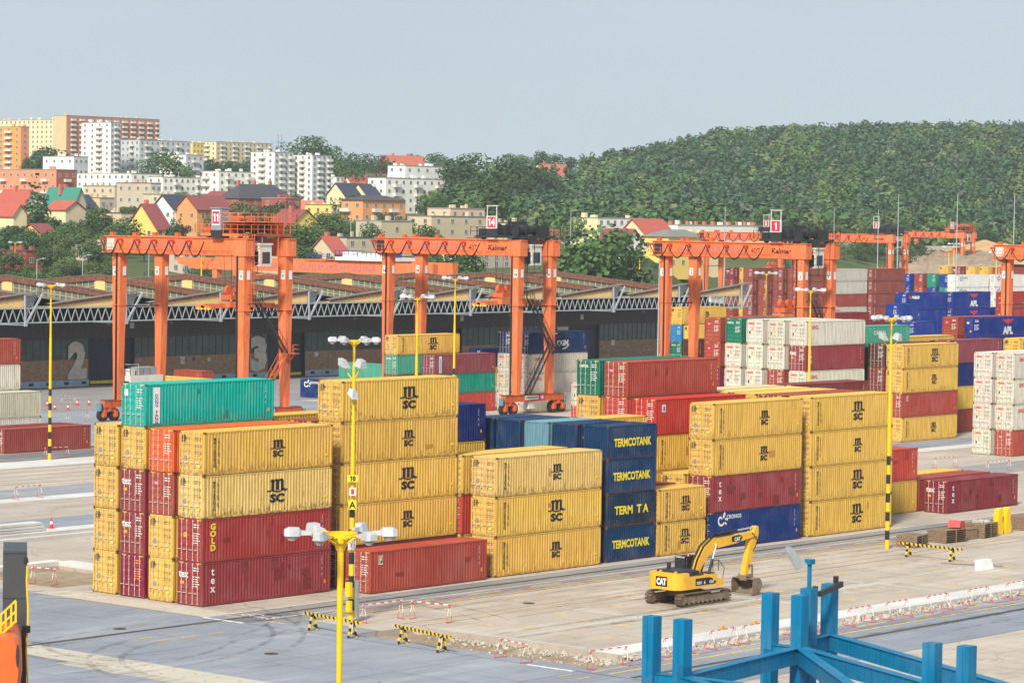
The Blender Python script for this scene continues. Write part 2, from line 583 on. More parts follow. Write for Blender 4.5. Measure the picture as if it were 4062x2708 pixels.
marking('road_marking', cr, [M['fadedyellow']], 0.016)
marking('road_marking', [(4 + 13.4 * i, -29.5, 4.15 + 13.4 * i, -16.5, 0) for i in range(6)] + [(5, -23.1, 70, -22.95, 0)], [M['dusty']], 0.0152)
marking('road_marking', [(-30, 76 + 3.2 * j, 140, 76.16 + 3.2 * j, 0) for j in range(5)], [M['fadedyellow']], 0.016)
for yy in (-5.5, -38.7):
    b = MB()
    b.box(-40 if yy > -10 else -3, yy - 0.22, 0.02, 420, yy + 0.22, 0.0305, 0)
    b.box(-40 if yy > -10 else -3, yy - 0.035, 0.02, 420, yy + 0.035, 0.05, 1)
    o = b.build('crane_rail', [M['joint'], M['rail']])
    o['kind'] = 'structure'

# tyre marks on the paving
def tyremat():
    m, nt, b = newmat('tyre_rubber_marks')
    g = node(nt, 'ShaderNodeNewGeometry')
    tr = node(nt, 'ShaderNodeBsdfTransparent')
    mx = node(nt, 'ShaderNodeMixShader')
    f = maprange(nt, noise(nt, g.outputs['Position'], 0.7, 5, 0.7), 0.38, 0.72, 0.0, 0.34)
    nt.links.new(f, mx.inputs[0])
    nt.links.new(tr.outputs[0], mx.inputs[1])
    nt.links.new(b.outputs[0], mx.inputs[2])
    nt.links.new(mx.outputs[0], nt.nodes['Material Output'].inputs['Surface'])
    b.inputs['Base Color'].default_value = (0.05, 0.048, 0.05, 1)
    b.inputs['Roughness'].default_value = 0.8
    return m


M['tyre'] = tyremat()
rt = random.Random(12)
for k in range(46):
    if k < 26:
        cx, cy, a0, rad, ln = rt.uniform(-26, -4), rt.uniform(-30, 10), rt.uniform(0, 6.28), rt.uniform(7, 26), rt.uniform(0.5, 1.4)
    else:
        cx, cy, a0, rad, ln = rt.uniform(2, 60), rt.choice((-6.2, -8.4, -12.5, -18, -24, -37.8, -41)) + rt.uniform(-0.8, 0.8) - 260, 1.5708 - 0.06, 260, rt.uniform(0.05, 0.12)
    b = MB()
    w = rt.uniform(0.22, 0.5)
    n = 16
    for off in (0.0, 1.9):
        P = []
        for i in range(n + 1):
            a = a0 + ln * i / n
            for rr in (rad + off - w / 2, rad + off + w / 2):
                P.append((cx + math.cos(a) * rr, cy + math.sin(a) * rr, 0.034 + 0.0004 * (k % 12)))
        P = [p for p in P]
        ok = all(not any(h[0] - 0.4 < p[0] < h[2] + 0.4 and h[1] - 0.4 < p[1] < h[3] + 0.4 for h in HOLES) for p in P)
        if ok:
            b.faces(P, [(2 * i, 2 * i + 2, 2 * i + 3, 2 * i + 1) for i in range(n)])
    if b.f:
        o = b.build('tyre_mark', M['tyre'], ground)
        o['kind'] = 'stuff'

# open pits and the trench behind the white kerb
def pit(name, x0, y0, x1, y1, zf, amp, seed, wallm, east=None, west=True):
    r = random.Random(seed)
    nx, ny = max(2, int((x1 - x0) / 0.5)), max(2, int((y1 - y0) / 0.5))
    nx, ny = min(nx, 400), min(ny, 60)
    b = MB()
    P = [[(x0 + (x1 - x0) * i / nx, y0 + (y1 - y0) * j / ny, zf + r.uniform(-amp, amp) + amp * math.sin(i * 0.6 + j * 0.45)) for j in range(ny + 1)] for i in range(nx + 1)]
    flat = [p for row in P for p in row]
    b.faces(flat, [(i * (ny + 1) + j, (i + 1) * (ny + 1) + j, (i + 1) * (ny + 1) + j + 1, i * (ny + 1) + j + 1) for i in range(nx) for j in range(ny)], 0, True)
    z0 = zf - amp * 2.5
    for k, (p, q) in enumerate((((x0, y0), (x1, y0)), ((x1, y0 if east is None else east), (x1, y1)), ((x1, y1), (x0, y1)), ((x0, y1), (x0, y0)))):
        if k == 3 and not west:
            continue
        b.face([(*p, z0), (*q, z0), (*q, 0.0), (*p, 0.0)], 1)
    o = b.build(name, [M['sand'], wallm])
    o['kind'] = 'structure'
    return o


pit('excavated_pit', -1.75, -34.8, 3.6, -15.7, -0.42, 0.05, 1, M['tan'], east=-32.7)['label'] = 'shallow excavated pit of sand beside the slabs'
pit('kerb_trench', 3.6, -34.8, 420, -32.7, -0.36, 0.05, 2, M['dusty'], west=False)['label'] = 'rubble trench along the white kerb'
pit('excavated_pit', -0.4, 14.2, 8.2, 24.0, -0.25, 0.04, 3, M['tan'])['label'] = 'sandy pit behind the corner container stack'
b = MB()
b.box(3.62, -32.68, -0.25, 420, -30.5, 0.05)
o = b.build('kerb', M['dusty'])
tag(o, 'long white dusty concrete kerb beside the rubble trench', kind='structure')
b = MB()
b.box(-0.4, 24.0, 0, 8.6, 25.2, 0.32)
b.box(8.2, 14.2, 0, 9.4, 24.0, 0.32)
tag(b.build('kerb', M['dusty']), 'white concrete kerb around the sandy pit', kind='structure')
b = MB()
b.box(-60, 37.6, 0, 60, 38.3, 0.3, 0)
b.box(-60, 40.6, 0, 60, 41.2, 0.22, 0)
tag(b.build('kerb', M['dusty']), 'raised concrete kerb crossing the yard behind the corner stack', kind='structure')


def stones(name, spots, mat, seed, label, smin=0.05, smax=0.22):
    r = random.Random(seed)
    b = MB()
    for (x, y, z) in spots:
        s = r.uniform(smin, smax) * (1.6 if r.random() < 0.08 else 1)
        a = r.uniform(0, 6.28)
        pts = []
        for dz in (-0.5, 0.5):
            for k in range(4):
                t = a + k * math.pi / 2 + r.uniform(-0.3, 0.3)
                q = s * r.uniform(0.55, 1.0)
                pts.append((x + math.cos(t) * q, y + math.sin(t) * q, z + s * (0.4 + dz * r.uniform(0.5, 1.0))))
        b.hexa(pts)
    o = b.build(name, mat)
    return tag(o, label, None, None, 'stuff')


r2 = random.Random(11)
sp = [(r2.uniform(0.2, 3.4), r2.uniform(-34.5, -17), -0.45) for _ in range(150)] + [(3.5 - abs(r2.gauss(0, 0.6)), r2.uniform(-34.5, -20), -0.4) for _ in range(170)] + [(r2.uniform(1.5, 3.4), r2.uniform(-34.5, -30), -0.36) for _ in range(110)]
stones('rubble', sp, M['stone'], 5, 'broken concrete rubble lying in the sandy pit', 0.04, 0.15)
sp = [(3.7 + 90 * r2.random() ** 1.2, r2.uniform(-34.7, -32.75), -0.34 + r2.uniform(0, 0.2)) for _ in range(2600)]
stones('rubble', sp, M['stone'], 6, 'white stones and rubble filling the trench by the kerb', 0.05, 0.2)
# ---------------------------------------------------------------- lettering (made while the scene is still small)
_tcache = {}
ROT_SIDE = (math.pi / 2, 0, 0)                 # reads on a face that looks towards -y
ROT_END = (math.pi / 2, 0, -math.pi / 2)       # reads on a face that looks towards -x


def text_geom(s, bold=0.0, spacing=1.0, vertical=False, line=1.0):
    k = (s, bold, spacing, vertical, line)
    if k in _tcache:
        return _tcache[k]
    cu = bpy.data.curves.new('lettering', 'FONT')
    cu.body = '\n'.join(s) if vertical else s
    cu.align_x = 'CENTER'
    cu.resolution_u = 2
    cu.offset = bold
    cu.space_character = spacing
    cu.space_line = line
    o = bpy.data.objects.new('lettering', cu)
    COL.objects.link(o)
    bpy.context.view_layer.update()
    dg = bpy.context.evaluated_depsgraph_get()
    me = bpy.data.meshes.new_from_object(o.evaluated_get(dg))
    bpy.data.objects.remove(o)
    n = len(me.vertices)
    co = np.zeros(n * 3)
    me.vertices.foreach_get('co', co)
    co = co.reshape(-1, 3)
    lo, hi = co.min(0), co.max(0)
    co[:, :2] -= (lo[:2] + hi[:2]) / 2
    fs = [tuple(p.vertices) for p in me.polygons]
    bpy.data.meshes.remove(me)
    _tcache[k] = (co, fs, hi[0] - lo[0], hi[1] - lo[1])
    return _tcache[k]


_tm = {}


def tmesh(s, h, mat, bold=0.03, width=None, spacing=1.0, vertical=False, line=1.0):
    """flat lettering mesh centred on its middle, h metres high (and width metres wide)"""
    k = (s, h, mat, bold, width, spacing, vertical, line)
    if k not in _tm:
        co, fs, w0, h0 = text_geom(s, bold, spacing, vertical, line)
        c = co.copy()
        c[:, 1] *= h / h0
        c[:, 0] *= (width / w0) if width else h / h0
        c[:, 2] = 0
        me = bpy.data.meshes.new('lettering')
        me.from_pydata([tuple(q) for q in c], [], fs)
        me.materials.append(M[mat])
        _tm[k] = me
    return _tm[k]


def flat_polys(name, polys, mat):
    b = MB()
    for p in polys:
        b.face([(x, y, 0) for x, y in p])
    return b.mesh(name, M[mat] if isinstance(mat, str) else mat)


def num_mesh(s, h, mat):
    """bold numerals; the figure 1 is drawn as a plain stem with a flag"""
    k = ('num', s, h, mat)
    if k not in _tm:
        b = MB()
        x = 0.0
        for ch in s:
            if ch == '1':
                w = 0.42 * h
                b.face([(x + 0.18 * h, -h / 2, 0), (x + 0.40 * h, -h / 2, 0), (x + 0.40 * h, h / 2, 0), (x + 0.24 * h, h / 2, 0), (x + 0.18 * h, h * 0.42, 0)])
                b.face([(x + 0.18 * h, h * 0.42, 0), (x + 0.02 * h, h * 0.34, 0), (x + 0.02 * h, h * 0.19, 0), (x + 0.18 * h, h * 0.24, 0)])
            else:
                co, fs, w0, h0 = text_geom(ch, 0.05)
                w = w0 / h0 * h * 0.95
                b.faces([(x + (q[0] / w0 + 0.5) * w, q[1] / h0 * h, 0) for q in co], fs)
            x += w + 0.10 * h
        x -= 0.10 * h
        b.v = [(p[0] - x / 2, p[1], p[2]) for p in b.v]
        _tm[k] = b.mesh('lettering', M[mat])
    return _tm[k]


def msc_logo(h):
    """lower-case m on a wave over the letters SC; h metres high in all"""
    k = ('msc', h)
    if k in _tm:
        return _tm[k]
    b = MB()
    s = h / 1.95
    P = []
    for x0, x1, t in ((0.10, 0.29, 0.84), (0.41, 0.60, 0.84), (0.72, 0.91, 0.84)):
        P.append([(x0, 0.10), (x1, 0.10), (x1, t), (x0, t)])
    P.append([(0.03, 0.88), (0.10, 0.78), (0.29, 0.78), (0.26, 1.0), (0.14, 0.97)])
    for o in (0.0, 0.31):
        P.append([(0.29 + o, 0.70), (0.33 + o, 0.83), (0.30 + o, 0.95), (0.28 + o, 0.86)])
        P.append([(0.33 + o, 0.83), (0.42 + o, 0.86), (0.42 + o, 1.0), (0.30 + o, 0.95)])
        P.append([(0.42 + o, 0.80), (0.60 + o, 0.80), (0.57 + o, 0.97), (0.42 + o, 1.0)])
    W = [(-0.17, 0.07), (-0.05, 0.03), (0.15, 0.10), (0.33, 0.0), (0.5, -0.04), (0.68, 0.0), (0.85, 0.10), (1.02, 0.04), (1.17, 0.09)]
    for a, c in zip(W[:-1], W[1:]):
        P.append([(a[0], a[1] - 0.055), (c[0], c[1] - 0.055), (c[0], c[1] + 0.055), (a[0], a[1] + 0.055)])
    P.append([(0.91, 0.10), (1.15, 0.16), (1.0, 0.20), (0.91, 0.26)])
    for p in P:
        b.face([((x - 0.5) * s * 1.72, (y - 0.02) * s, 0) for x, y in p])
    co, fs, w0, h0 = text_geom('SC', 0.055, 1.02)
    hh = 0.72
    b.faces([(x / w0 * 1.62 * s, (y / h0 * hh - 0.56) * s, 0) for x, y, _ in co], fs)
    _tm[k] = b.mesh('logo', M['navyink'])
    return _tm[k]


def eagle():
    if 'eagle' not in _tm:
        _tm['eagle'] = flat_polys('logo', [[(-1.0, 0.42), (-0.8, 0.14), (0.8, 0.14), (1.0, 0.42), (0.3, 0.32), (0.12, 0.36), (0, 0.55), (-0.12, 0.36), (-0.3, 0.32)],
                                           [(-0.7, 0.12), (-0.55, -0.06), (0.55, -0.06), (0.7, 0.12)], [(-0.2, -0.07), (0, -0.34), (0.2, -0.07)]], 'redink')
    return _tm['eagle']


def swirl(mat='white'):
    k = 'swirl' + mat
    if k not in _tm:
        ps = []
        for i in range(11):
            a, c = i * 0.5 + 0.3, (i + 1) * 0.5 + 0.3
            r0, r1 = 0.12 + i * 0.035, 0.12 + (i + 1) * 0.035
            w = 0.085
            ps.append([(math.cos(a) * (r0 - w), math.sin(a) * (r0 - w)), (math.cos(c) * (r1 - w), math.sin(c) * (r1 - w)), (math.cos(c) * (r1 + w), math.sin(c) * (r1 + w)), (math.cos(a) * (r0 + w), math.sin(a) * (r0 + w))])
        ps += [[(0.25, 0.1), (0.5, 0.2), (0.62, 0.55), (0.45, 0.62), (0.3, 0.4)], [(0.55, 0.0), (0.95, -0.1), (0.9, 0.05), (0.55, 0.15)], [(0.5, -0.3), (0.75, -0.45), (0.8, -0.3), (0.55, -0.15)]]
        _tm[k] = flat_polys('logo', ps, mat)
    return _tm[k]


# ---------------------------------------------------------------- shipping containers
HC, ST, L40, L20, CW = 2.896, 2.591, 12.192, 6.058, 2.438
_cm = {}


def corr(b, n, x0, x1, z0, z1, put, mi=0, depth_=0.036):
    """corrugated sheet with n ribs between x0 and x1; put(x, d, z) places a point"""
    p = (x1 - x0) / n
    prof = []
    for i in range(n):
        a = x0 + i * p
        prof += [(a, 0.0), (a + 0.26 * p, 0.0), (a + 0.5 * p, depth_), (a + 0.76 * p, depth_)]
    prof.append((x1, 0.0))
    pts = [put(x, d, z0) for x, d in prof] + [put(x, d, z1) for x, d in prof]
    k = len(prof)
    b.faces(pts, [(i, i + 1, k + i + 1, k + i) for i in range(k - 1)], mi)


def cmesh(part, L, H):
    k = (part, L, H)
    if k in _cm:
        return _cm[k]
    b = MB()
    n40 = 42 if L > 8 else 20
    mats = [M['cont'], M['rustframe'], M['rod'], M['black'], M['yellow']]
    if part == 'side_panel':
        corr(b, n40, 0.13, L - 0.13, 0.15, H - 0.09, lambda x, d, z: (x, 0.014 + d, z))
    elif part == 'side_panel_back':
        corr(b, n40, 0.13, L - 0.13, 0.15, H - 0.09, lambda x, d, z: (L - x, CW - 0.014 - d, z))
    elif part == 'roof_panel':
        n = 40 if L > 8 else 20
        x0, x1 = 0.1, L - 0.1
        p = (x1 - x0) / n
        prof = []
        for i in range(n):
            a = x0 + i * p
            prof += [(a, 0), (a + 0.35 * p, 0), (a + 0.5 * p, -0.02), (a + 0.85 * p, -0.02)]
        prof.append((x1, 0))
        kk = len(prof)
        b.faces([(x, 0.05, H - 0.012 + d) for x, d in prof] + [(x, CW - 0.05, H - 0.012 + d) for x, d in prof], [(i, i + 1, kk + i + 1, kk + i) for i in range(kk - 1)])
    elif part == 'end_panel':
        corr(b, 9, 0.13, CW - 0.13, 0.15, H - 0.09, lambda x, d, z: (L - 0.02 - d, x, z))
    elif part == 'front_panel':
        corr(b, 9, 0.13, CW - 0.13, 0.15, H - 0.09, lambda x, d, z: (0.02 + d, CW - x, z))
    elif part == 'frame':
        for x in (0.0, L - 0.15):
            for y in (0.0, CW - 0.13):
                b.box(x + 0.008, y + 0.006, 0.11, x + 0.142, y + 0.124, H - 0.11, 0)
                for z in (0.0, H - 0.118):
                    b.box(x - 0.014, y - 0.006, z, x + 0.164, y + 0.136, z + 0.118, 1)
        for y in (0.01, CW - 0.07):
            b.box(0.164, y, 0.03, L - 0.164, y + 0.06, 0.16, 0)
            b.box(0.164, y, H - 0.095, L - 0.164, y + 0.06, H - 0.004, 0)
        for x in (0.012, L - 0.072):
            b.box(x, 0.136, 0.02, x + 0.06, CW - 0.136, 0.16, 0)
            b.box(x, 0.136, H - 0.13, x + 0.06, CW - 0.136, H - 0.004, 0)
        b.box(0.09, 0.09, 0.07, L - 0.09, CW - 0.09, 0.13, 3)
        for i in range(3):
            for y in (0.18, CW - 0.58):
                b.box(-0.002, y + 0.15 * i, H - 0.10, 0.012, y + 0.09 + 0.15 * i, H - 0.03, 4 if H > 2.7 else 0)
    elif part.startswith('door'):
        w = (CW - 0.30) / 2
        y0 = 0.15 if part.endswith('r') else 0.15 + w + 0.006
        z0, z1 = 0.17, H - 0.14
        prof = [(z0, 0.02)]
        nn = 5
        seg = (z1 - z0 - 0.3) / nn
        for i in range(nn):
            a = z0 + 0.2 + i * seg
            prof += [(a, 0.02), (a + 0.10, 0.055), (a + 0.22, 0.055), (a + 0.30, 0.02)]
        prof.append((z1, 0.02))
        ya, yb, ye = y0 + 0.07, y0 + w - 0.13, y0 + w - 0.006
        kk = len(prof)
        b.faces([(d, ya, z) for z, d in prof] + [(d, yb, z) for z, d in prof], [(i, i + 1, kk + i + 1, kk + i) for i in range(kk - 1)], 0)
        b.box(0.012, y0, z0, 0.06, ya, z1, 0)
        b.box(0.012, yb, z0, 0.06, ye, z1, 0)
        b.box(0.030, ye, z0, 0.05, ye + 0.012, z1, 3)
        if part.endswith('l'):
            b.box(0.006, y0 + w - 0.03, z0, 0.02, y0 + w, z1, 3)
        for zz in (0.35, 1.0, 1.75, H - 0.35):
            yy = 0.115 if part.endswith('r') else CW - 0.185
            b.box(-0.006, yy, zz, 0.03, yy + 0.07, zz + 0.12, 0)
    elif part == 'locking_rod':
        b.cyl((-0.03, 0, 0.09), (-0.03, 0, H - 0.06), 0.026, 0.026, 6, 2)
        for zz in (0.10, 0.55, 1.15, 1.75, H - 0.16):
            b.box(-0.045, -0.05, zz, 0.02, 0.05, zz + 0.05, 2)
        b.box(-0.07, -0.03, 0.80, -0.03, 0.34, 0.84, 2)
    _cm[k] = b.mesh(part.rsplit('_', 1)[0] if part.startswith('door') else part, mats)
    return _cm[k]


COLOURS = {  # paint colour, rust
    'msc': (0.68, 0.425, 0.085), 'mscp': (0.70, 0.475, 0.16), 'mscd': (0.60, 0.38, 0.07), 'tex': (0.27, 0.042, 0.05), 'texd': (0.22, 0.028, 0.042), 'gold': (0.31, 0.036, 0.035),
    'purple': (0.25, 0.018, 0.055), 'maroon': (0.285, 0.052, 0.042), 'maroond': (0.205, 0.038, 0.038), 'brown': (0.11, 0.04, 0.04), 'tal': (0.36, 0.065, 0.042), 'red': (0.46, 0.06, 0.045),
    'redf': (0.36, 0.058, 0.042), 'orange': (0.70, 0.115, 0.028), 'hamsud': (0.50, 0.04, 0.03), 'teal': (0.0, 0.38, 0.33), 'termco': (0.003, 0.034, 0.105), 'termcop': (0.13, 0.28, 0.38), 'termcod': (0.006, 0.03, 0.07),
    'cronos': (0.004, 0.028, 0.16), 'cma': (0.004, 0.03, 0.12), 'apl': (0.003, 0.028, 0.24), 'blue': (0.003, 0.04, 0.30), 'navy': (0.003, 0.017, 0.13), 'oocl': (0.60, 0.58, 0.50), 'oocld': (0.50, 0.49, 0.44), 'white': (0.70, 0.70, 0.69), 'greyc': (0.42, 0.43, 0.41),
    'green': (0.008, 0.15, 0.10), 'green2': (0.06, 0.33, 0.24), 'jade': (0.0, 0.24, 0.18), 'cream': (0.62, 0.50, 0.30), 'triton': (0.26, 0.06, 0.05), 'crmar': (0.24, 0.055, 0.075), 'seaco': (0.003, 0.032, 0.25), 'lblue': (0.02, 0.20, 0.45), 'beige': (0.50, 0.47, 0.38),
}
NAMES = {'msc': 'yellow', 'mscp': 'pale yellow', 'mscd': 'dull yellow', 'tex': 'dark maroon', 'texd': 'dark maroon', 'gold': 'maroon', 'purple': 'purple-red', 'maroon': 'red-brown', 'maroond': 'dark red-brown', 'brown': 'dark brown', 'tal': 'brick-red',
         'red': 'red', 'redf': 'brick-red', 'orange': 'bright orange', 'hamsud': 'bright red', 'teal': 'turquoise', 'termco': 'navy-blue short', 'termcop': 'faded pale blue short', 'termcod': 'soot-stained navy short', 'cronos': 'navy-blue', 'cma': 'dark blue', 'apl': 'royal-blue',
         'blue': 'blue', 'navy': 'dark navy', 'oocl': 'off-white', 'oocld': 'light grey', 'white': 'white refrigerated', 'greyc': 'grey', 'green': 'dark green', 'green2': 'sea-green', 'jade': 'jade-green', 'cream': 'cream', 'triton': 'red-brown', 'crmar': 'plum-red',
         'seaco': 'blue', 'lblue': 'light blue', 'beige': 'beige'}
crng = random.Random(21)
INK = {'msc': 'faintink', 'mscp': 'faintink', 'mscd': 'faintink', 'oocl': 'greyink', 'oocld': 'greyink', 'white': 'greyink', 'greyc': 'greyink', 'cream': 'faintink', 'beige': 'greyink', 'purple': 'orangeink'}


def side_mark(p, me, x, z):
    return mobj('logo' if me.name.startswith('logo') else 'lettering', me, p, (x, 0.006, z), ROT_SIDE)


def end_mark(p, me, y, z):
    return mobj('logo' if me.name.startswith('logo') else 'lettering', me, p, (-0.006, y, z), ROT_END)


def sticker(p, x, z, w, h, m, end=False):
    k = ('stk', w, h, m)
    if k not in _tm:
        _tm[k] = flat_polys('sticker', [[(-w / 2, -h / 2), (w / 2, -h / 2), (w / 2, h / 2), (-w / 2, h / 2)]], m)
    return mobj('sticker', _tm[k], p, (-0.009, x, z) if end else (x, 0.003, z), ROT_END if end else ROT_SIDE)


def datacol(ink):
    """block of small stencilled lines on the right-hand door"""
    k = ('data', ink)
    if k not in _tm:
        co = []
        r = random.Random(5)
        for i in range(7):
            w = 0.26 + 0.12 * (i % 3)
            y = -0.16 * i
            if i in (0, 1):
                co.append([(0.1, y), (0.34, y), (0.34, y + 0.07), (0.1, y + 0.07)])
                co.append([(0.4, y), (0.62, y), (0.62, y + 0.07), (0.4, y + 0.07)])
            else:
                co.append([(0.0, y - 0.25), (0.2, y - 0.25), (0.2, y - 0.19), (0.0, y - 0.19)])
                co.append([(0.3, y - 0.25), (0.3 + w * 0.8, y - 0.25), (0.3 + w * 0.8, y - 0.19), (0.3, y - 0.19)])
        _tm[k] = flat_polys('lettering', co, ink)
    return _tm[k]


def container(x, y, z, L, H, typ, label, group, near=True, logo=None, doors=True, size=None):
    c = COLOURS[typ]
    j = crng.uniform(0.93, 1.07)
    hue = crng.uniform(0.96, 1.04)
    rust = {'msc': 0.75, 'mscp': 1.0, 'teal': 0.9, 'termco': 1.0, 'termcop': 1.0, 'termcod': 1.0, 'oocl': 0.45, 'white': 0.2}.get(typ, 0.35) * crng.uniform(0.6, 1.1)
    col = (c[0] * j, c[1] * j * hue, c[2] * j, min(1, rust))
    t = empty('shipping_container', (x, y, z), 0.0, label, 'container', group)
    mobj('frame', cmesh('frame', L, H), t, color=col)
    mobj('side_panel', cmesh('side_panel', L, H), t, color=col)
    mobj('roof_panel', cmesh('roof_panel', L, H), t, color=col)
    if near:
        mobj('side_panel', cmesh('side_panel_back', L, H), t, color=col)
        mobj('end_panel', cmesh('end_panel', L, H), t, color=col)
    if doors:
        for d in ('door_l', 'door_r'):
            do = mobj('door', cmesh(d, L, H), t, color=col)
            if near:
                w = (CW - 0.30) / 2
                y0 = 0.15 if d.endswith('r') else 0.15 + w
                for q in (0.27, 0.73):
                    mobj('locking_rod', cmesh('locking_rod', L, H), do, (0, y0 + q * w, 0))
    else:
        mobj('end_panel', cmesh('front_panel', L, H), t, color=col)
    ink = INK.get(typ, 'white')
    if doors:
        end_mark(t, datacol(ink), 0.98, H - 0.42)
    dfar = depth((x, y, z)) > 420
    if typ in ('msc', 'mscp', 'mscd'):
        s = size or crng.choice((1.2, 1.2, 1.65))
        side_mark(t, msc_logo(s), L * (0.565 if L > 8 else 0.56), H * 0.52)
        if doors:
            end_mark(t, msc_logo(0.5), CW - 0.45, H - 0.5)
        if not dfar:
            side_mark(t, tmesh('MEDITERRANEAN', 2.0, 'navyink', 0.04, 0.22, vertical=True, line=0.72), 0.98, H * 0.52)
            side_mark(t, tmesh('SHIPPING CO', 1.65, 'navyink', 0.02, 0.19, vertical=True, line=0.72), 1.32, H * 0.55)
            side_mark(t, tmesh('MSCU 4 03', 1.2, 'faintink', 0.0, 0.10, vertical=True, line=0.75), L - 0.95, H * 0.66)
            sticker(t, L - 0.62, 0.86, 0.34, 0.16, 'lemon')
            if doors:
                sticker(t, 0.55, 0.62, 0.34, 0.2, 'lemon', True)
                sticker(t, CW - 0.62, 1.15, 0.2, 0.3, 'greysteel', True)
    elif typ in ('tex', 'texd'):
        side_mark(t, tmesh('tex', 1.6, 'white', 0.02, 0.48, vertical=True, line=0.75), 0.95, H * 0.58)
        if doors:
            end_mark(t, tmesh('tex', 0.42, 'white', 0.02), CW - 0.62, H - 0.85)
            sticker(t, CW - 0.5, H - 1.4, 0.36, 0.2, 'orangeink', True)
    elif typ == 'gold':
        side_mark(t, tmesh('GOLD', 1.85, 'lemon', 0.05, 0.55, vertical=True, line=0.85), 0.95, H * 0.58)
        if doors:
            sticker(t, CW - 0.75, H - 1.1, 0.3, 0.34, 'orangeink', True)
    elif typ == 'cronos':
        side_mark(t, swirl(), 1.15, H - 0.62)
        side_mark(t, tmesh('CRONOS', 0.34, 'white', 0.03, spacing=1.1), 2.9, H - 0.42)
    elif typ == 'crmar':
        sticker(t, 1.0, H * 0.5, 0.5, H * 0.86, 'white')
        o = side_mark(t, tmesh('CRONOS', 1.9, 'blueink', 0.03, 0.32, vertical=True, line=0.8), 1.0, H * 0.46)
        o.location.y = -0.002
    elif typ in ('termco', 'termcod'):
        if L < 8:
            side_mark(t, tmesh('TERMCOTANK' if typ == 'termco' else 'TERM  T A', 0.66, 'lemon', 0.035, 4.6 if typ == 'termco' else 4.2), 3.05, H * 0.5)
    elif typ in ('oocl', 'oocld'):
        if L > 8 and logo != 'none':
            side_mark(t, tmesh('OOCL', 0.42, 'redink', 0.05, 1.4), 1.7, H - 0.7)
        if doors and typ == 'oocl':
            end_mark(t, tmesh('OOCL', 0.26, 'redink', 0.05, 0.85), CW - 0.72, H - 0.5)
            sticker(t, CW - 0.85, H - 1.1, 0.26, 0.24, 'orangeink', True)
            sticker(t, CW - 0.5, H - 1.55, 0.24, 0.22, 'black', True)
    elif typ == 'cma':
        side_mark(t, tmesh('CMA CGM', 0.8, 'white', 0.05, 5.2), 5.4, H * 0.48)
        side_mark(t, flat_polys('logo', [[(0.0, 0.0), (0.3, 0.35), (0.9, 0.62), (1.5, 0.7), (1.5, 0.58), (0.9, 0.46), (0.4, 0.2)], [(2.6, -1.6), (3.2, -1.5), (3.8, -1.2), (4.1, -0.85), (3.9, -0.9), (3.2, -1.35), (2.6, -1.45)]], 'white'), 4.2, H * 0.72)
    elif typ in ('green', 'green2'):
        if logo == 'side':
            side_mark(t, tmesh('CAPITAL', 0.5, 'white', 0.03, 2.8), 5.6, H - 0.85)
        if doors:
            end_mark(t, tmesh('CAPITAL', 0.24, 'white', 0.03, 0.95), CW - 0.75, H - 0.5)
    elif typ == 'apl':
        o = side_mark(t, eagle(), L * 0.56, H * 0.73)
        o.scale = (1.35, 1.1, 1)
        side_mark(t, tmesh('APL', 1.05, 'white', 0.06, 2.5), L * 0.56, H * 0.32)
        if doors:
            sticker(t, CW - 0.5, H - 0.75, 0.36, 0.2, 'white', True)
            sticker(t, CW - 0.9, 0.75, 0.24, 0.26, 'orangeink', True)
    elif typ == 'seaco':
        side_mark(t, tmesh('seaco', 0.55, 'white', 0.06, 2.4), 2.6, H * 0.72)
        sticker(t, 0.85, H * 0.72, 0.7, 0.4, 'redink')
    elif typ == 'teal':
        sticker(t, 1.0, H * 0.5, 0.62, H * 0.84, 'white')
        o = side_mark(t, tmesh('DONG FANG', 2.0, 'blueink', 0.03, 0.32, vertical=True, line=0.8), 1.0, H * 0.42)
        o.location.y = -0.002
        sticker(t, CW - 0.5, H - 0.62, 0.36, 0.45, 'white', True)
    elif typ == 'triton':
        side_mark(t, tmesh('TRITON', 1.7, 'white', 0.01, 0.26, vertical=True, line=0.75), 0.9, H * 0.56)
    elif typ == 'redf':
        sticker(t, 0.98, H - 0.62, 0.44, 0.62, 'white')
        o = sticker(t, 0.98, H - 0.6, 0.38, 0.5, 'blueink')
        o.location.y = -0.001
        o = side_mark(t, tmesh('F', 0.4, 'lemon', 0.05, 0.26), 0.98, H - 0.6)
        o.location.y = -0.004
    elif typ == 'hamsud':
        sticker(t, 1.0, H - 0.75, 0.5, 0.62, 'white')
        o = sticker(t, 1.02, H - 0.78, 0.2, 0.36, 'blueink')
        o.location.y = -0.001
    elif typ == 'tal' and doors:
        sticker(t, CW - 0.72, H - 0.8, 0.36, 0.34, 'pinkred', True)
        o = end_mark(t, tmesh('TAL', 0.14, 'white', 0.03), CW - 0.72, H - 0.76)
        o.location.x = -0.012
    elif typ == 'white':
        side_mark(t, swirl('blueink'), 1.3, H - 0.75)
        side_mark(t, tmesh('CRONOS', 0.28, 'navyink', 0.02), 3.0, H - 0.62)
        if doors:
            sticker(t, CW - 1.0, 0.9, 0.2, 0.24, 'orangeink', True)
    if typ not in ('msc', 'mscp', 'mscd', 'termco', 'termcop', 'termcod') and not dfar:
        side_mark(t, tmesh('TRLU 45 G1', 1.4, 'white' if ink == 'white' else 'greyink', 0.0, 0.11, vertical=True, line=0.75), L - 0.85, H * 0.62)
        sticker(t, L - 0.55, 0.75, 0.16, 0.26, 'orangeink')
    return t


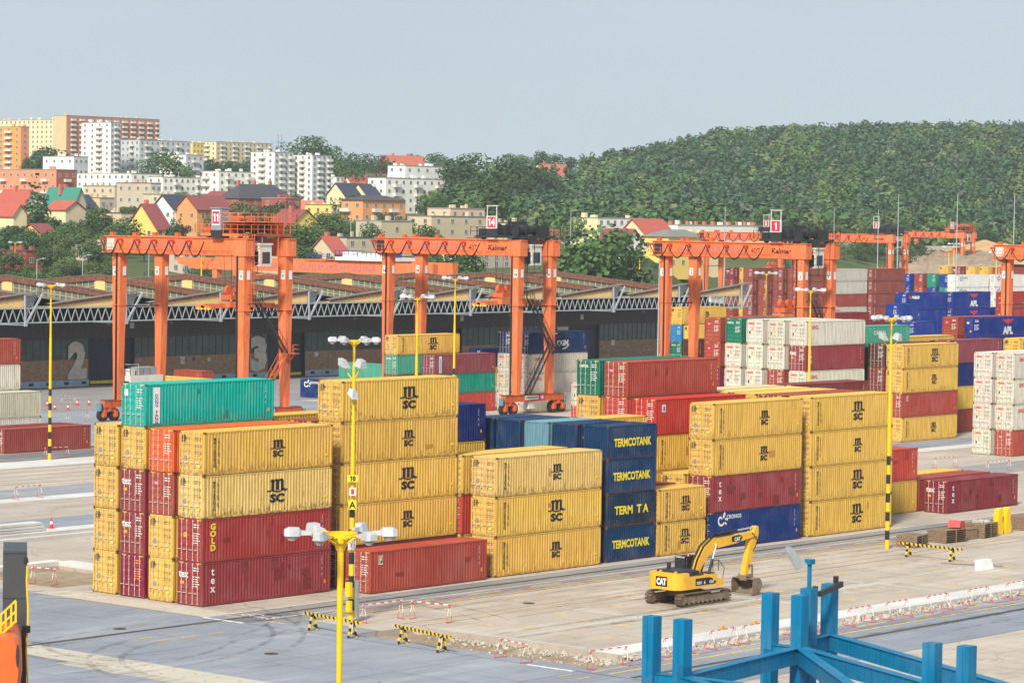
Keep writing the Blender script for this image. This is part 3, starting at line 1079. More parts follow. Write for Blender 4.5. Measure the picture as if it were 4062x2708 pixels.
def patches(t, n, L, H, col, seed):
    """repainted repair patches on the long side"""
    r = random.Random(seed)
    for _ in range(n):
        w, h = r.choice((0.28, 0.56, 0.84, 0.28)), r.uniform(0.25, 0.8)
        k = ('patch', w, round(h, 1))
        if k not in _tm:
            _tm[k] = flat_polys('repair_patch', [[(-w / 2, -h / 2), (w / 2, -h / 2), (w / 2, h / 2), (-w / 2, h / 2)]], M['cont'])
        q = r.uniform(0.72, 0.9)
        o = mobj('repair_patch', _tm[k], t, (r.uniform(1.6, L - 1.3), 0.009 + r.uniform(0, 0.003), r.uniform(0.5, H - 0.5)), ROT_SIDE)
        o.color = (col[0] * q, col[1] * q * 0.8, col[2] * q * 0.8, 0.2)


ORD = ['bottom', 'second from the ground', 'third from the ground', 'fourth from the ground', 'fifth from the ground', 'sixth from the ground']
STACKS = []


def stack(x, y, spec, where, L=L40, near=True, doors=True, group='containers stacked in the yard'):
    """spec: string 'type/H type type' bottom to top; where: words that single the stack out"""
    z = 0.03
    items = spec.split()
    n = len(items)
    for i, it in enumerate(items):
        parts = it.split('/')
        H = HC
        kw = {}
        for p in parts[1:]:
            if p == 's':
                H = ST
            elif p == 'side':
                kw['logo'] = 'side'
            elif p == 'x':
                kw['logo'] = 'none'
            else:
                kw['size'] = float(p)
        lv = 'alone' if n == 1 else ('on top' if i == n - 1 else ORD[i])
        lab = f'{NAMES[parts[0]]} container, {lv}, {where}'
        t = container(x + crng.uniform(-0.03, 0.03), y + crng.uniform(-0.03, 0.03), z, L, H, parts[0], lab, group, near, doors=doors, **kw)
        if near and depth((x, y, z)) < 330 and y < 8:
            npat = {'tex': 11, 'gold': 4, 'redf': 3, 'texd': 7, 'tal': 3, 'red': 2, 'teal': 2}.get(parts[0], 0 if crng.random() < 0.6 else 1)
            patches(t, npat, L, H, COLOURS[parts[0]], int(x * 31 + y * 17 + z * 7))
        STACKS.append((x, y, z, L, H))
        z += H + 0.004
    return z


G1 = 'containers of the front block'
stack(0.26, 8.75, 'msc/1.2 msc/1.2 msc/1.2 msc/1.2', 'leftmost column of the corner stack', group=G1)
stack(0.10, 5.85, 'purple tex tex msc/1.2 teal', 'second column of the corner stack', group=G1)
stack(0.05, 2.95, 'msc/1.2 msc/1.2 tal orange', 'third column of the corner stack', group=G1)
stack(0.0, 0.0, 'tex gold mscp/1.65 msc/1.2', 'nearest column of the corner stack', group=G1)
stack(13.87, 0.66, 'maroond msc/1.2 msc/1.65 msc/1.2 msc/1.65', 'tall stack behind the striped lamp post', group=G1)
stack(13.5, 3.25, 'msc msc maroon maroon', 'column hidden behind the tall yellow stack', group=G1)
stack(13.9, 8.9, 'msc maroon msc mscd', 'column behind the turquoise container', group=G1)
stack(13.10, -2.98, 'redf', 'on the ground behind the lamp posts', group=G1)
stack(26.56, -2.71, 'msc/1.2 msc/1.65 mscp/1.2', 'three-high front stack left of the navy tower', group=G1)
stack(26.3, 0.35, 'msc red msc/1.2', 'column behind the three-high yellow stack', group=G1)
stack(26.4, 8.9, 'msc maroon mscd navy', 'back column left of the navy tower', group=G1)
TW = ['front column of the navy tower block', 'second column of the navy tower block', 'third column of the navy tower block', 'fourth column of the navy tower block', 'last column of the navy tower block']
TS = ['termco/s termcod/s termco/s termco/s', 'termco/s termco/s termco/s termco/s', 'termco/s termco/s termco/s termcop/s', 'termco/s termco/s termco/s termco/s', 'termco/s termco/s termco/s termco/s']
for yy, w, s in zip((-2.49, 0.6, 3.45, 6.25, 9.0), TW, TS):
    stack(39.7, yy, s, w, L20, doors=False, group='short navy containers')
stack(46.0, -2.64, 'msc/s/1.2 msc/s/1.2', 'short pair right of the navy tower', L20, group=G1)
stack(46.0, 0.45, 'maroon/s maroon/s', 'short pair behind the yellow pair', L20, group=G1)
stack(46.15, 3.5, 'msc/s msc/s msc/s msc/s', 'short column behind the navy tower', L20, group=G1)
stack(53.03, -2.59, 'cronos tex msc/1.2 msc/1.2', 'front stack behind the excavator', group=G1)
stack(53.3, 0.45, 'msc msc/1.2', 'low column behind the excavator stack', group=G1)
stack(53.4, 3.55, 'maroon msc msc/1.2 hamsud', 'bright red topped column behind the navy tower', group=G1)
stack(53.4, 6.5, 'maroon msc red red tal', 'five-high column beside the green one', group=G1)
stack(53.4, 9.4, 'msc maroon msc msc/1.2 green', 'five-high column topped in green', group=G1)
stack(66.8, -2.43, 'msc/1.65 msc/1.65 msc/1.2 msc/1.65', 'front stack left of the striped pole', group=G1)
stack(66.7, 0.45, 'msc msc maroon maroon', 'second row behind the right front stack', group=G1)
stack(66.8, 3.3, 'msc maroon msc msc', 'third row behind the right front stack', group=G1)
stack(66.9, 6.2, 'maroon msc msc mscp', 'fourth row behind the right front stack', group=G1)
stack(67.0, 9.1, 'msc msc maroon cream', 'fifth row behind the right front stack', group=G1)
stack(79.9, 3.4, 'mscd red', 'pair right of the striped pole', group=G1)
stack(80.5, 9.2, 'msc maroon msc maroond', 'row behind the striped pole', group=G1)
stack(92.5, 0.4, 'texd', 'on the ground right of the striped pole', group=G1)
stack(92.5, 3.4, 'maroon', 'on the ground behind the dark maroon one', group=G1)
stack(92.6, 6.4, 'msc', 'on the ground behind two maroon ones', group=G1)
G2 = 'containers of the white stacks'
stack(154.4, 30.7, 'tal oocl oocl oocl', 'front column at the right edge of the yard', group=G2)
stack(154.4, 33.6, 'oocl oocl oocl oocl', 'second column at the right edge of the yard', group=G2)
stack(162.4, 50.7, 'msc/1.2 redf msc/1.2 msc/1.65', 'four-high stack right of the far lamp post', group=G2)
stack(163.0, 53.75, 'maroon maroon maroond brown', 'column beside the far four-high stack', group=G2)
stack(161.2, 57.0, 'green green green/s green/s green2/s/side', 'row between white and yellow stacks', group=G2, near=False)
OO = ['front column of the big white stack', 'second column of the big white stack', 'third column of the big white stack', 'fourth column of the big white stack', 'last column of the big white stack']
OS = ['oocl oocl oocl tex oocl', 'oocl oocl tal oocl oocl', 'oocl oocl oocl oocl oocl', 'oocl oocl oocl oocl green', 'maroon maroon texd tal tal']
for k, (w, s) in enumerate(zip(OO, OS)):
    stack(148.3, 55.0 + 3.1 * k, s, w, group=G2, near=(k < 2))
G3 = 'containers of the far right blocks'
FARS = [(179.6, 55.0, 'maroon mscd navy crmar', 'behind the far four-high stack', L40), (183.2, 64.4, 'msc msc msc msc', 'behind the plum-red far stack', L40),
        (193.4, 53.3, 'msc msc msc msc', 'far yellow stack at the right edge', L40), (198.2, 62.1, 'apl apl apl apl/s apl/s', 'winged-logo stack at the right edge', L40),
        (197.6, 65.2, 'tal tal tal tal/s tal/s', 'brick-red column left of the winged logo', L40), (296.0, 129.6, 'apl apl apl apl', 'second winged-logo stack', L40),
        (309.5, 128.6, 'apl apl apl blue', 'blue stack behind the right crane leg', L40), (281.5, 127.5, 'seaco seaco seaco seaco seaco', 'blue stack left of the winged logo row', L40),
        (294.2, 126.6, 'apl apl apl apl apl', 'tall winged-logo stack in the middle', L40), (307.8, 124.0, 'gold gold gold gold gold', 'dark stack by the right crane leg', L40),
        (267.9, 120.3, 'blue/s blue/s blue/s blue/s blue/s', 'short blue stack beside the lamp head', L20), (216.3, 99.7, 'maroon/s maroon/s maroon/s maroon/s texd/s', 'behind the big white stack', L40),
        (228.6, 103.2, 'maroon maroon maroon texd', 'behind the far lamp head', L40), (233.3, 94.8, 'blue blue blue blue', 'short stack below the lamp head', L20),
        (209.5, 117.0, 'maroon tal triton', 'three-high stack by the left far crane leg', L40), (254.7, 154.1, 'maroon green lblue msc', 'tall stack by the warehouse end', L40),
        (253.5, 150.4, 'tal green msc', 'lower stack by the warehouse end', L40),
        (352.9, 210.9, 'triton triton triton triton/s triton/s triton/s', 'first column of the six-high dark block', L40), (353.3, 207.4, 'triton triton triton triton triton/s', 'second column of the six-high dark block', L40),
        (353.6, 204.0, 'lblue triton triton triton/s triton/s triton/s', 'third column of the six-high dark block', L40), (354.0, 200.6, 'maroon triton triton triton/s triton/s triton/s', 'fourth column of the six-high dark block', L40),
        (366.6, 200.4, 'oocld maroon oocld maroon/s oocld/s/x oocld/s/x', 'grey stack beside the dark block', L40), (379.5, 199.5, 'triton triton triton triton/s triton/s triton/s', 'dark stack right of the grey stack', L40),
        (450.8, 287.6, 'maroon maroon maroon maroon texd', 'distant column behind the dark block', L40), (451.8, 284.2, 'msc msc msc msc msc', 'distant yellow column behind the dark block', L40),
        (437.1, 227.6, 'blue blue teal blue blue', 'distant column left of the refrigerated pair', L40), (437.6, 224.4, 'tal tal blue tal maroon', 'second distant column left of the refrigerated pair', L40),
        (438.0, 221.2, 'tal tal blue blue jade', 'third distant column left of the refrigerated pair', L40), (438.0, 217.9, 'blue blue blue jade blue', 'fourth distant column left of the refrigerated pair', L40),
        (385.9, 183.0, 'white/s white/s white/s white/s white/s white/s', 'first stack of the refrigerated pair', L40), (399.0, 182.0, 'white/s white/s white/s white/s white/s white/s', 'second stack of the refrigerated pair', L40),
        (487.0, 249.0, 'msc/s msc/s msc/s msc/s msc/s msc/s', 'first stack of the farthest row', L40), (488.0, 245.8, 'maroon/s maroon/s maroon/s maroon/s maroon/s texd/s', 'second stack of the farthest row', L40),
        (489.0, 242.6, 'msc/s msc/s msc/s msc/s msc/s msc/s', 'third stack of the farthest row', L40), (490.0, 239.4, 'msc/s msc/s msc/s msc/s msc/s msc/s', 'fourth stack of the farthest row', L40),
        (491.0, 236.2, 'maroon/s maroon/s maroon/s maroon/s maroon/s maroon/s', 'last stack of the farthest row', L40), (504.0, 236.2, 'maroon/s maroon/s maroon/s maroon/s maroon/s maroond/s', 'dark stack behind the right crane', L40),
        (410.3, 218.1, 'blue blue', 'low distant pair under the refrigerated stacks', L20), (420.0, 182.0, 'white white white white', 'low white stack by the right crane', L40)]
for x, y, s, w, L in FARS:
    keep = s.split()
    stack(x, y, s, w, L, near=False, group=G3)
G4 = 'containers of the block by the warehouse'
stack(149.7, 121.0, 'maroon/s maroon/s green2/s msc/s/1.65', 'column under the left far crane', group=G4)
stack(154.0, 118.3, 'red/s jade/s crmar/s', 'low column between the two orange cranes', group=G4)
stack(174.5, 128.0, 'oocl/s msc/s navy/s', 'column between the crane legs', group=G4, near=False)
stack(167.0, 112.9, 'oocl/s oocl/s oocl/s cma', 'front stack under the middle crane', group=G4)
stack(166.5, 115.8, 'oocl/s oocl/s oocl/s cma', 'second column under the middle crane', group=G4)
stack(147.0, 86.8, 'red oocl', 'pair behind the green topped column', group=G4)
stack(69.4, 104.0, 'maroon/s', 'on the ground behind the left striped pole', group=G4)
stack(69.4, 106.9, 'maroond/s', 'on the ground, second from the left striped pole', group=G4)
stack(70.4, 113.6, 'oocl beige', 'lower stack at the left edge', group=G4)
stack(69.9, 116.6, 'oocl oocl oocl tal', 'tall stack at the left edge', group=G4)
stack(222.0, 160.5, 'maroon', 'on the ground near the warehouse door', group=G4)
stack(228.0, 164.0, 'maroon', 'on the ground beside the warehouse wall', group=G4)
for (x, y, ty, w) in ((165.5, 142.4, 'cronos', 'standing crosswise on the open ground'), (163.3, 172.6, 'tal', 'standing crosswise near the warehouse'), (149.2, 158.0, 'msc', 'standing crosswise behind the turquoise one'), (200.0, 168.0, 'green2', 'standing crosswise by the second warehouse door')):
    t = container(0, 0, 0, L40 if ty != 'tal' else L20, HC if ty != 'cronos' else ST, ty, f'{NAMES[ty]} container, {w}', G4, True)
    t.location = (x, y + (L40 if ty != 'tal' else L20), 0.03)
    t.rotation_euler = (0, 0, -math.pi / 2)
# ---------------------------------------------------------------- rubber-tyred gantry cranes
def railing(b, pts, h=1.0, mi=0, post=1.5, r=0.03):
    for a, c in zip(pts[:-1], pts[1:]):
        a, c = Vector(a), Vector(c)
        for q in (0.5, 1.0):
            b.bar(a + Vector((0, 0, h * q)), c + Vector((0, 0, h * q)), r * 1.6, r * 1.6, mi)
        n = max(1, int((c - a).length / post))
        for i in range(n + 1):
            p = a.lerp(c, i / n)
            b.bar(p, p + Vector((0, 0, h)), r * 1.6, r * 1.6, mi)


def stairs(b, a, c, w, side, mi=0, rail=True):
    """flight from a to c; side: unit vector across"""
    a, c, s = Vector(a), Vector(c), Vector(side)
    for k in (-0.5, 0.5):
        b.bar(a + s * w * k, c + s * w * k, 0.06, 0.26, mi)
        if rail:
            b.bar(a + s * w * k + Vector((0, 0, 1)), c + s * w * k + Vector((0, 0, 1)), 0.05, 0.05, mi)
            for i in range(6):
                p = a.lerp(c, i / 5) + s * w * k
                b.bar(p, p + Vector((0, 0, 1)), 0.04, 0.04, mi)
    n = int(abs(c.z - a.z) / 0.24)
    for i in range(1, n):
        p = a.lerp(c, i / n)
        d = (c - a)
        d.z = 0
        d = d.normalized() * 0.14
        b.hexa([p - d - s * w / 2 - Vector((0, 0, 0.03)), p + d - s * w / 2 - Vector((0, 0, 0.03)), p + d + s * w / 2 - Vector((0, 0, 0.03)), p - d + s * w / 2 - Vector((0, 0, 0.03)),
                p - d - s * w / 2, p + d - s * w / 2, p + d + s * w / 2, p - d + s * w / 2], mi)


def rtg(x, y, num, label, kalmar=True, wb=6.75, sp=23.5, spreader_z=14.4, trolley_y=3.4, house=True, scale=1.0):
    t = empty('gantry_crane', (x, y, 0.025), 0, label, 'crane', 'orange gantry cranes')
    O, O2, BK = M['crane'], M['crane2'], M['darksteel']
    zs, zg, zt = 2.62, 21.0, 23.05
    # sill beams with bogies and tyres
    for k, yy in enumerate((0.0, sp)):
        b = MB()
        b.box(-2.6, yy - 0.42, 1.75, wb + 2.6, yy + 0.42, zs)
        b.box(-2.6, yy - 0.5, zs - 0.06, wb + 2.6, yy + 0.5, zs)
        b.box(-2.6, yy - 0.5, 1.72, wb + 2.6, yy + 0.5, 1.78)
        sill = b.build('sill_beam', O2, t)
        if k == 0:
            mobj('sign', flat_polys('sign', [[(-1.4, -0.26), (1.4, -0.26), (1.4, 0.26), (-1.4, 0.26)]], 'white'), sill, (2.6, -0.51, 2.2), ROT_SIDE)
            mobj('sign', flat_polys('sign', [[(-0.5, -0.4), (0.5, -0.4), (0.5, 0.4), (-0.5, 0.4)]], 'pinkred'), sill, (4.7, -0.515, 2.2), ROT_SIDE)
            mobj('lettering', num_mesh(num, 0.5, 'white'), sill, (4.7, -0.53, 2.2), ROT_SIDE)
            b = MB()
            for i in range(16):
                b.face([(-1.2 + 0.16 * i, -0.1, 0), (-1.1 + 0.16 * i, -0.1, 0), (-1.1 + 0.16 * i, 0.1, 0), (-1.2 + 0.16 * i, 0.1, 0)])
            mobj('lettering', b.mesh('lettering', M['black']), sill, (2.55, -0.53, 2.2), ROT_SIDE)
        for xx in (-1.6, wb + 1.6):
            b = MB()
            b.box(xx - 0.95, yy - 0.35, 1.15, xx + 0.95, yy + 0.35, 1.72)
            b.box(xx - 1.15, yy - 0.6, 0.55, xx - 0.75, yy + 0.6, 1.3)
            b.box(xx + 0.75, yy - 0.6, 0.55, xx + 1.15, yy + 0.6, 1.3)
            b.cyl((xx, yy, 1.3), (xx, yy, 1.74), 0.5, 0.5, 12)
            bo = b.build('bogie', O2, t)
            b = MB()
            b.cyl((xx - (1.5 if xx < 0 else -1.5), yy - 0.1, 1.3), (xx - (1.5 if xx < 0 else -1.5), yy - 0.1, 2.3), 0.32, 0.32, 10)
            b.build('drive_motor', M['motor'], bo)
            for dx in (-0.95, 0.95):
                b = MB()
                b.cyl((xx + dx, yy - 0.25, 0.78), (xx + dx, yy + 0.25, 0.78), 0.78, 0.78, 18)
                b.cyl((xx + dx, yy - 0.28, 0.78), (xx + dx, yy + 0.28, 0.78), 0.42, 0.42, 12, 1)
                b.build('wheel', [M['rubber'], O2], bo)
    # legs: wider at the top
    for xx in (0.0, wb):
        for yy, s in ((0.0, 1), (sp, -1)):
            b = MB()
            p = []
            for z, hx, y0, y1 in ((zs, 0.42, -0.42, 0.42), (zg - 6.5, 0.55, -0.55, 0.75), (zg, 0.6, -0.62, 0.85)):
                ya, yb = (y0, y1) if s > 0 else (-y1, -y0)
                p.append([(xx - hx, yy + ya, z), (xx + hx, yy + ya, z), (xx + hx, yy + yb, z), (xx - hx, yy + yb, z)])
            b.hexa(p[0] + p[1])
            b.hexa(p[1] + p[2])
            b.box(xx - 0.66, yy - 0.80, zg - 6.6, xx + 0.66, yy + 0.84, zg - 6.45)
            leg = b.build('leg', O, t)
            mobj('number_plate', flat_polys('number_plate', [[(-0.35, -0.55), (0.35, -0.55), (0.35, 0.55), (-0.35, 0.55)]], 'white'), leg, (xx - 0.61, yy - 0.1 * s, zg - 2.3), ROT_END)
            mobj('number_plate', flat_polys('number_plate', [[(-0.28, -0.55), (0.28, -0.55), (0.28, 0.55), (-0.28, 0.55)]], 'white'), leg, (xx + 0.1, yy - (0.655 if s > 0 else 0.9), zg - 2.3), ROT_SIDE)
            mobj('lettering', num_mesh(num, 0.42, 'navyink'), leg, (xx - 0.625, yy - 0.1 * s, zg - 2.45), ROT_END)
            mobj('lettering', tmesh('RTG', 0.22, 'navyink', 0.0), leg, (xx - 0.625, yy - 0.1 * s, zg - 2.0), ROT_END)
        if xx == 0.0:
            for yy in (0.45, sp - 0.35):
                b = MB()
                b.box(xx - 0.76, yy, zs, xx - 0.64, yy + 0.14, zg)
                b.box(xx - 0.66, yy - 0.03, zs, xx - 0.60, yy + 0.17, zg)
                b.build('cable_chain', [M['rubber']], t)
    b = MB()
    for yy in (0.1, sp - 0.1):
        b.bar((0.5, yy, zg - 6.7), (wb - 0.5, yy, zg - 6.7), 0.14, 0.16)
    b.build('tie_bar', BK, t)
    # girders
    for xx in (0.0, wb):
        b = MB()
        b.box(xx - 0.45, -0.9, zg, xx + 0.45, sp + 2.0, zt - 0.05)
        b.box(xx - 0.60, -1.1, zt - 0.05, xx + 0.60, sp + 2.2, zt + 0.06)
        b.box(xx - 0.60, -0.9, zg - 0.07, xx + 0.60, sp + 2.0, zg)
        b.box(xx - 0.72, -1.0, zg - 0.02, xx + 0.72, 1.05, zt - 0.12)
        g = b.build('girder', O, t)
        b = MB()
        b.bar((xx - 0.95, 1.2, zg + 0.05), (xx - 0.95, sp + 2.0, zg + 0.05), 0.5, 0.08)
        for i in range(15):
            yy = 1.4 + i * (sp + 0.4) / 14
            b.bar((xx - 1.18, yy, zg + 0.05), (xx - 1.18, yy, zg + 1.15), 0.05, 0.05)
        for q in (0.6, 1.15):
            b.bar((xx - 1.18, 1.2, zg + q), (xx - 1.18, sp + 2.0, zg + q), 0.045, 0.045)
        b.build('walkway_railing', O, g)
        b = MB()
        for yy in (sp + 1.2, sp - 3.0):
            b.box(xx - 0.25, yy - 0.3, zt + 0.06, xx + 0.25, yy + 0.3, zt + 0.5)
        b.build('rail_stop', O2, g)
        if xx == 0.0:
            mobj('lettering', tmesh('BALTIC CONTAINER TERMINAL', 0.8, 'faintblue', 0.0, 11.0), g, (xx - 0.47, sp - 8.3, zg + 1.05), ROT_END)
            if kalmar:
                mobj('lettering', tmesh('Kalmar', 0.75, 'black', 0.03, 3.3), g, (xx - 0.74, -0.0 + 3.2, zg + 1.05), ROT_END).location.x = xx - 0.48
                mobj('lettering', tmesh('40T', 0.7, 'black', 0.0), g, (xx - 0.48, 7.6, zg + 1.0), ROT_END)
            b = MB()
            b.box(xx - 0.62, sp + 0.3, zg + 0.35, xx - 0.46, sp + 1.6, zt - 0.3)
            b.build('vent_grille', M['darksteel'] if kalmar else M['offwhite'], g)
    # festoon cables hanging along the girder
    n = 6
    y0, y1 = sp + 1.9, trolley_y + 2.2
    for i in range(n):
        a, c = y0 + (y1 - y0) * i / n, y0 + (y1 - y0) * (i + 1) / n
        for off in (0.0, 0.12):
            b = MB()
            pts = [(-1.32 - off * 0.5, a + (c - a) * q / 10, zt - 0.45 - (1.9 - off) * math.sin(math.pi * q / 10)) for q in range(11)]
            b.tube(pts, 0.055, 5)
            b.build('festoon_cable', M['rubber'], t)
        b = MB()
        b.box(-1.4, a - 0.18, zt - 0.55, -0.62, a + 0.18, zt - 0.3)
        b.build('cable_trolley', M['redplastic'], t)
    # trolley with its machinery
    TR = BK if kalmar else O
    ty = trolley_y
    b = MB()
    b.box(-0.9, ty - 3.3, zt + 0.3, wb + 0.9, ty + 3.3, zt + 0.62)
    for xx in (0, wb):
        for q in (-2.7, 2.7):
            b.cyl((xx - 0.25, ty + q, zt + 0.33), (xx + 0.25, ty + q, zt + 0.33), 0.27, 0.27, 10)
    tro = b.build('trolley', TR, t)
    b = MB()
    for k, q in enumerate((-1.8, 1.2)):
        b.cyl((1.2, ty + q, zt + 1.4), (wb - 1.2, ty + q, zt + 1.4), 0.62, 0.62, 14)
        for _x in (1.15, 3.2, wb - 1.35):
            b.cyl((_x, ty + q, zt + 1.4), (_x + 0.12, ty + q, zt + 1.4), 0.85, 0.85, 14)
    b.build('hoist_drum', BK, tro)
    b = MB()
    b.box(0.2, ty - 0.9, zt + 0.62, 1.6, ty + 0.6, zt + 1.9)
    b.box(wb - 1.8, ty - 3.2, zt + 0.62, wb - 0.3, ty - 1.8, zt + 2.0)
    b.box(-0.5, ty + 1.9, zt + 0.62, 0.9, ty + 3.2, zt + 1.5)
    b.box(2.4, ty + 2.4, zt + 0.62, 4.6, ty + 3.2, zt + 1.7)
    b.box(1.9, ty - 0.5, zt + 2.1, 4.9, ty + 0.2, zt + 2.5)
    for _q in (0.3, 2.0, 4.4, 5.6):
        b.bar((_q, ty - 3.0, zt + 0.6), (_q, ty - 3.0, zt + 2.7), 0.08, 0.08)
        b.bar((_q, ty - 3.0, zt + 2.7), (_q, ty + 1.5, zt + 2.7), 0.07, 0.07)
    b.build('machinery', BK if kalmar else O2, tro)
    b = MB()
    railing(b, [(-0.85, ty + 4.3, zt + 0.62), (-0.85, ty - 4.3, zt + 0.62), (wb + 0.85, ty - 4.3, zt + 0.62), (wb + 0.85, ty + 4.3, zt + 0.62), (-0.85, ty + 4.3, zt + 0.62)], 1.1, 0, 1.1, 0.035)
    if not kalmar:
        railing(b, [(-0.85, ty + 1.0, zt + 2.1), (-0.85, ty - 4.3, zt + 2.1), (wb + 0.85, ty - 4.3, zt + 2.1), (wb + 0.85, ty + 1.0, zt + 2.1)], 1.0, 0, 1.1, 0.035)
        b.box(-0.85, ty - 4.3, zt + 1.98, wb + 0.85, ty + 1.0, zt + 2.08)
    b.build('railing', TR, tro)
    # number board
    b = MB()
    sy = ty + 0.4
    if kalmar:
        b.box(-1.1, sy - 0.9, zt + 1.55, -0.95, sy + 0.9, zt + 3.2, 0)
        for q in (-0.85, 0.78):
            b.box(-1.08, sy + q, zt + 3.2, -0.97, sy + q + 0.08, zt + 4.5, 0)
        b.box(-1.1, sy - 0.9, zt + 4.5, -0.7, sy + 0.95, zt + 4.6, 0)
        b.box(-1.1, sy - 0.95, zt + 0.3, 0.3, sy + 0.95, zt + 1.5, 1)
        sz, hh = zt + 2.38, 0.7
    else:
        b.box(-1.1, sy - 0.85, zt + 1.0, 0.2, sy + 0.85, zt + 3.6, 2)
        b.box(-1.2, sy - 0.95, zt + 3.6, 0.35, sy + 0.95, zt + 3.72, 2)
        b.box(-1.1, sy - 0.9, zt + 0.05, 0.3, sy + 0.9, zt + 1.0, 1)
        sz, hh = zt + 2.5, 0.75
    nb = b.build('number_board', [M['offwhite'], M['darksteel'], M['greysteel']], tro)
    if not kalmar:
        mobj('sign', flat_polys('sign', [[(-0.66, -0.9), (0.66, -0.9), (0.66, 0.9), (-0.66, 0.9)]], 'white'), nb, (-1.112, sy, sz), ROT_END)
    mobj('sign', flat_polys('sign', [[(-0.62 if kalmar else -0.52, -hh), (0.62 if kalmar else 0.52, -hh), (0.62 if kalmar else 0.52, hh), (-0.62 if kalmar else -0.52, hh)]], 'pinkred'), nb, (-1.12, sy, sz), ROT_END).scale = (1.15, 1, 1)
    mobj('lettering', num_mesh(num, 1.0, 'white'), nb, (-1.135, sy, sz), ROT_END)
    # operator's cab below the trolley
    cy = ty - 3.3
    b = MB()
    b.box(1.6, cy - 1.1, zg - 1.2, 3.6, cy + 1.1, zt - 0.6, 0)
    b.box(1.5, cy - 1.25, zt - 0.7, 3.7, cy + 1.25, zt - 0.5, 0)
    b.bar((2.6, cy, zt - 0.5), (2.6, cy, zt + 0.3), 1.2, 1.2, 2)
    cab = b.build('operator_cab', [M['offwhite'], M['glass'], M['darksteel']], t)
    for k in (-0.5, 0.5):
        b = MB()
        b.box(1.575, cy + k - 0.4, zg - 1.05, 1.61, cy + k + 0.4, zg + 0.55)
        b.build('window', M['glass'], cab)
    b = MB()
    b.box(1.9, cy - 1.12, zg - 0.9, 3.3, cy - 1.09, zg + 0.5)
    b.build('window', M['glass'], cab)
    if kalmar:
        mobj('lettering', tmesh('Kalmar', 0.34, 'black', 0.04), cab, (1.59, cy, zg + 0.95), ROT_END)
    b = MB()
    for q in (-1.9, 1.6):
        b.bar((1.2, cy + q, zg - 2.2), (1.2, cy + q, zt + 0.2), 0.07, 0.07)
        b.bar((3.9, cy + q, zg - 2.2), (3.9, cy + q, zt + 0.2), 0.07, 0.07)
    for i in range(12):
        z = zg - 2.1 + i * 0.36
        b.bar((1.2, cy + 1.6, z), (3.9, cy + 1.6, z), 0.05, 0.05)
        b.bar((1.2, cy + 1.2, z), (1.2, cy + 1.6, z), 0.05, 0.05)
    b.box(1.1, cy - 1.95, zg - 2.25, 4.0, cy + 1.65, zg - 2.15)
    b.build('cab_ladder', BK if kalmar else O, t)
    # spreader on its ropes
    sy, z = ty + 1.2, spreader_z
    cx = wb / 2
    b = MB()
    b.box(cx - 6.0, sy - 0.28, z, cx + 6.0, sy + 0.28, z + 0.55)
    for q in (-6.0, 5.6):
        b.box(cx + q, sy - 1.2, z - 0.1, cx + q + 0.4, sy + 1.2, z + 0.35)
    b.box(cx - 2.4, sy - 1.0, z + 0.1, cx + 2.4, sy + 1.0, z + 0.8)
    spr = b.build('spreader', O, t)
    b = MB()
    b.box(cx - 2.1, sy - 0.9, z + 1.0, cx + 2.1, sy + 0.9, z + 1.6)
    for q in (-1.7, 0.0, 1.7):
        b.cyl((cx + q, sy - 0.25, z + 2.1), (cx + q, sy + 0.25, z + 2.1), 0.62, 0.62, 12)
    b.build('head_block', O2, spr)
    b = MB()
    for q in (-6.05, 5.75):
        for k in range(4):
            b.box(cx + q, sy - 1.25 + 0.62 * k, z - 0.12, cx + q + 0.3, sy - 0.95 + 0.62 * k, z + 0.1)
    b.build('guide_flipper', M['lemon'], spr)
    b = MB()
    for q in (-1.7, 1.7):
        for s in (-0.5, 0.5):
            b.cyl((cx + q, sy + s, z + 2.3), (cx + q * 1.15, sy + s * 1.6, zt + 0.3), 0.025, 0.025, 4, cap=False)
    b.build('hoist_rope', BK, t)
    # stairs at the near legs: one flight up, landing, second flight
    SM = BK if kalmar else O2
    b = MB()
    stairs(b, (1.2, -0.95, zs + 0.05), (wb - 0.9, -0.95, 9.2), 0.8, (0, 1, 0))
    b.box(wb - 1.2, -1.5, 9.1, wb + 1.0, -0.45, 9.2)
    railing(b, [(wb + 0.95, -0.5, 9.2), (wb + 0.95, -1.45, 9.2), (wb - 0.2, -1.45, 9.2)], 1.0, 0, 0.7)
    b.bar((wb, -0.5, 7.9), (wb + 0.2, -1.4, 9.1), 0.2, 0.14)
    b.build('stairway', SM, t)
    b = MB()
    stairs(b, (wb - 0.9, -0.95, 9.2), (1.4, -0.95, 15.3), 0.8, (0, 1, 0))
    b.box(0.2, -1.5, 15.25, 1.7, -0.45, 15.35)
    railing(b, [(1.7, -1.45, 15.35), (0.2, -1.45, 15.35), (0.2, -0.5, 15.35)], 1.0, 0, 0.7)
    b.build('stairway', BK, t)
    b = MB()
    for q in (0.55, 0.95):
        b.bar((q, -0.75, 15.35), (q, -0.75, zt + 0.6), 0.06, 0.06)
    for i in range(24):
        b.bar((0.55, -0.75, 15.5 + 0.33 * i), (0.95, -0.75, 15.5 + 0.33 * i), 0.04, 0.04)
    for i in range(8):
        b.bar((0.35, -1.35, 16.8 + i * 0.85), (1.15, -1.35, 16.8 + i * 0.85), 0.05, 0.05)
    b.build('ladder', BK if kalmar else O, t)
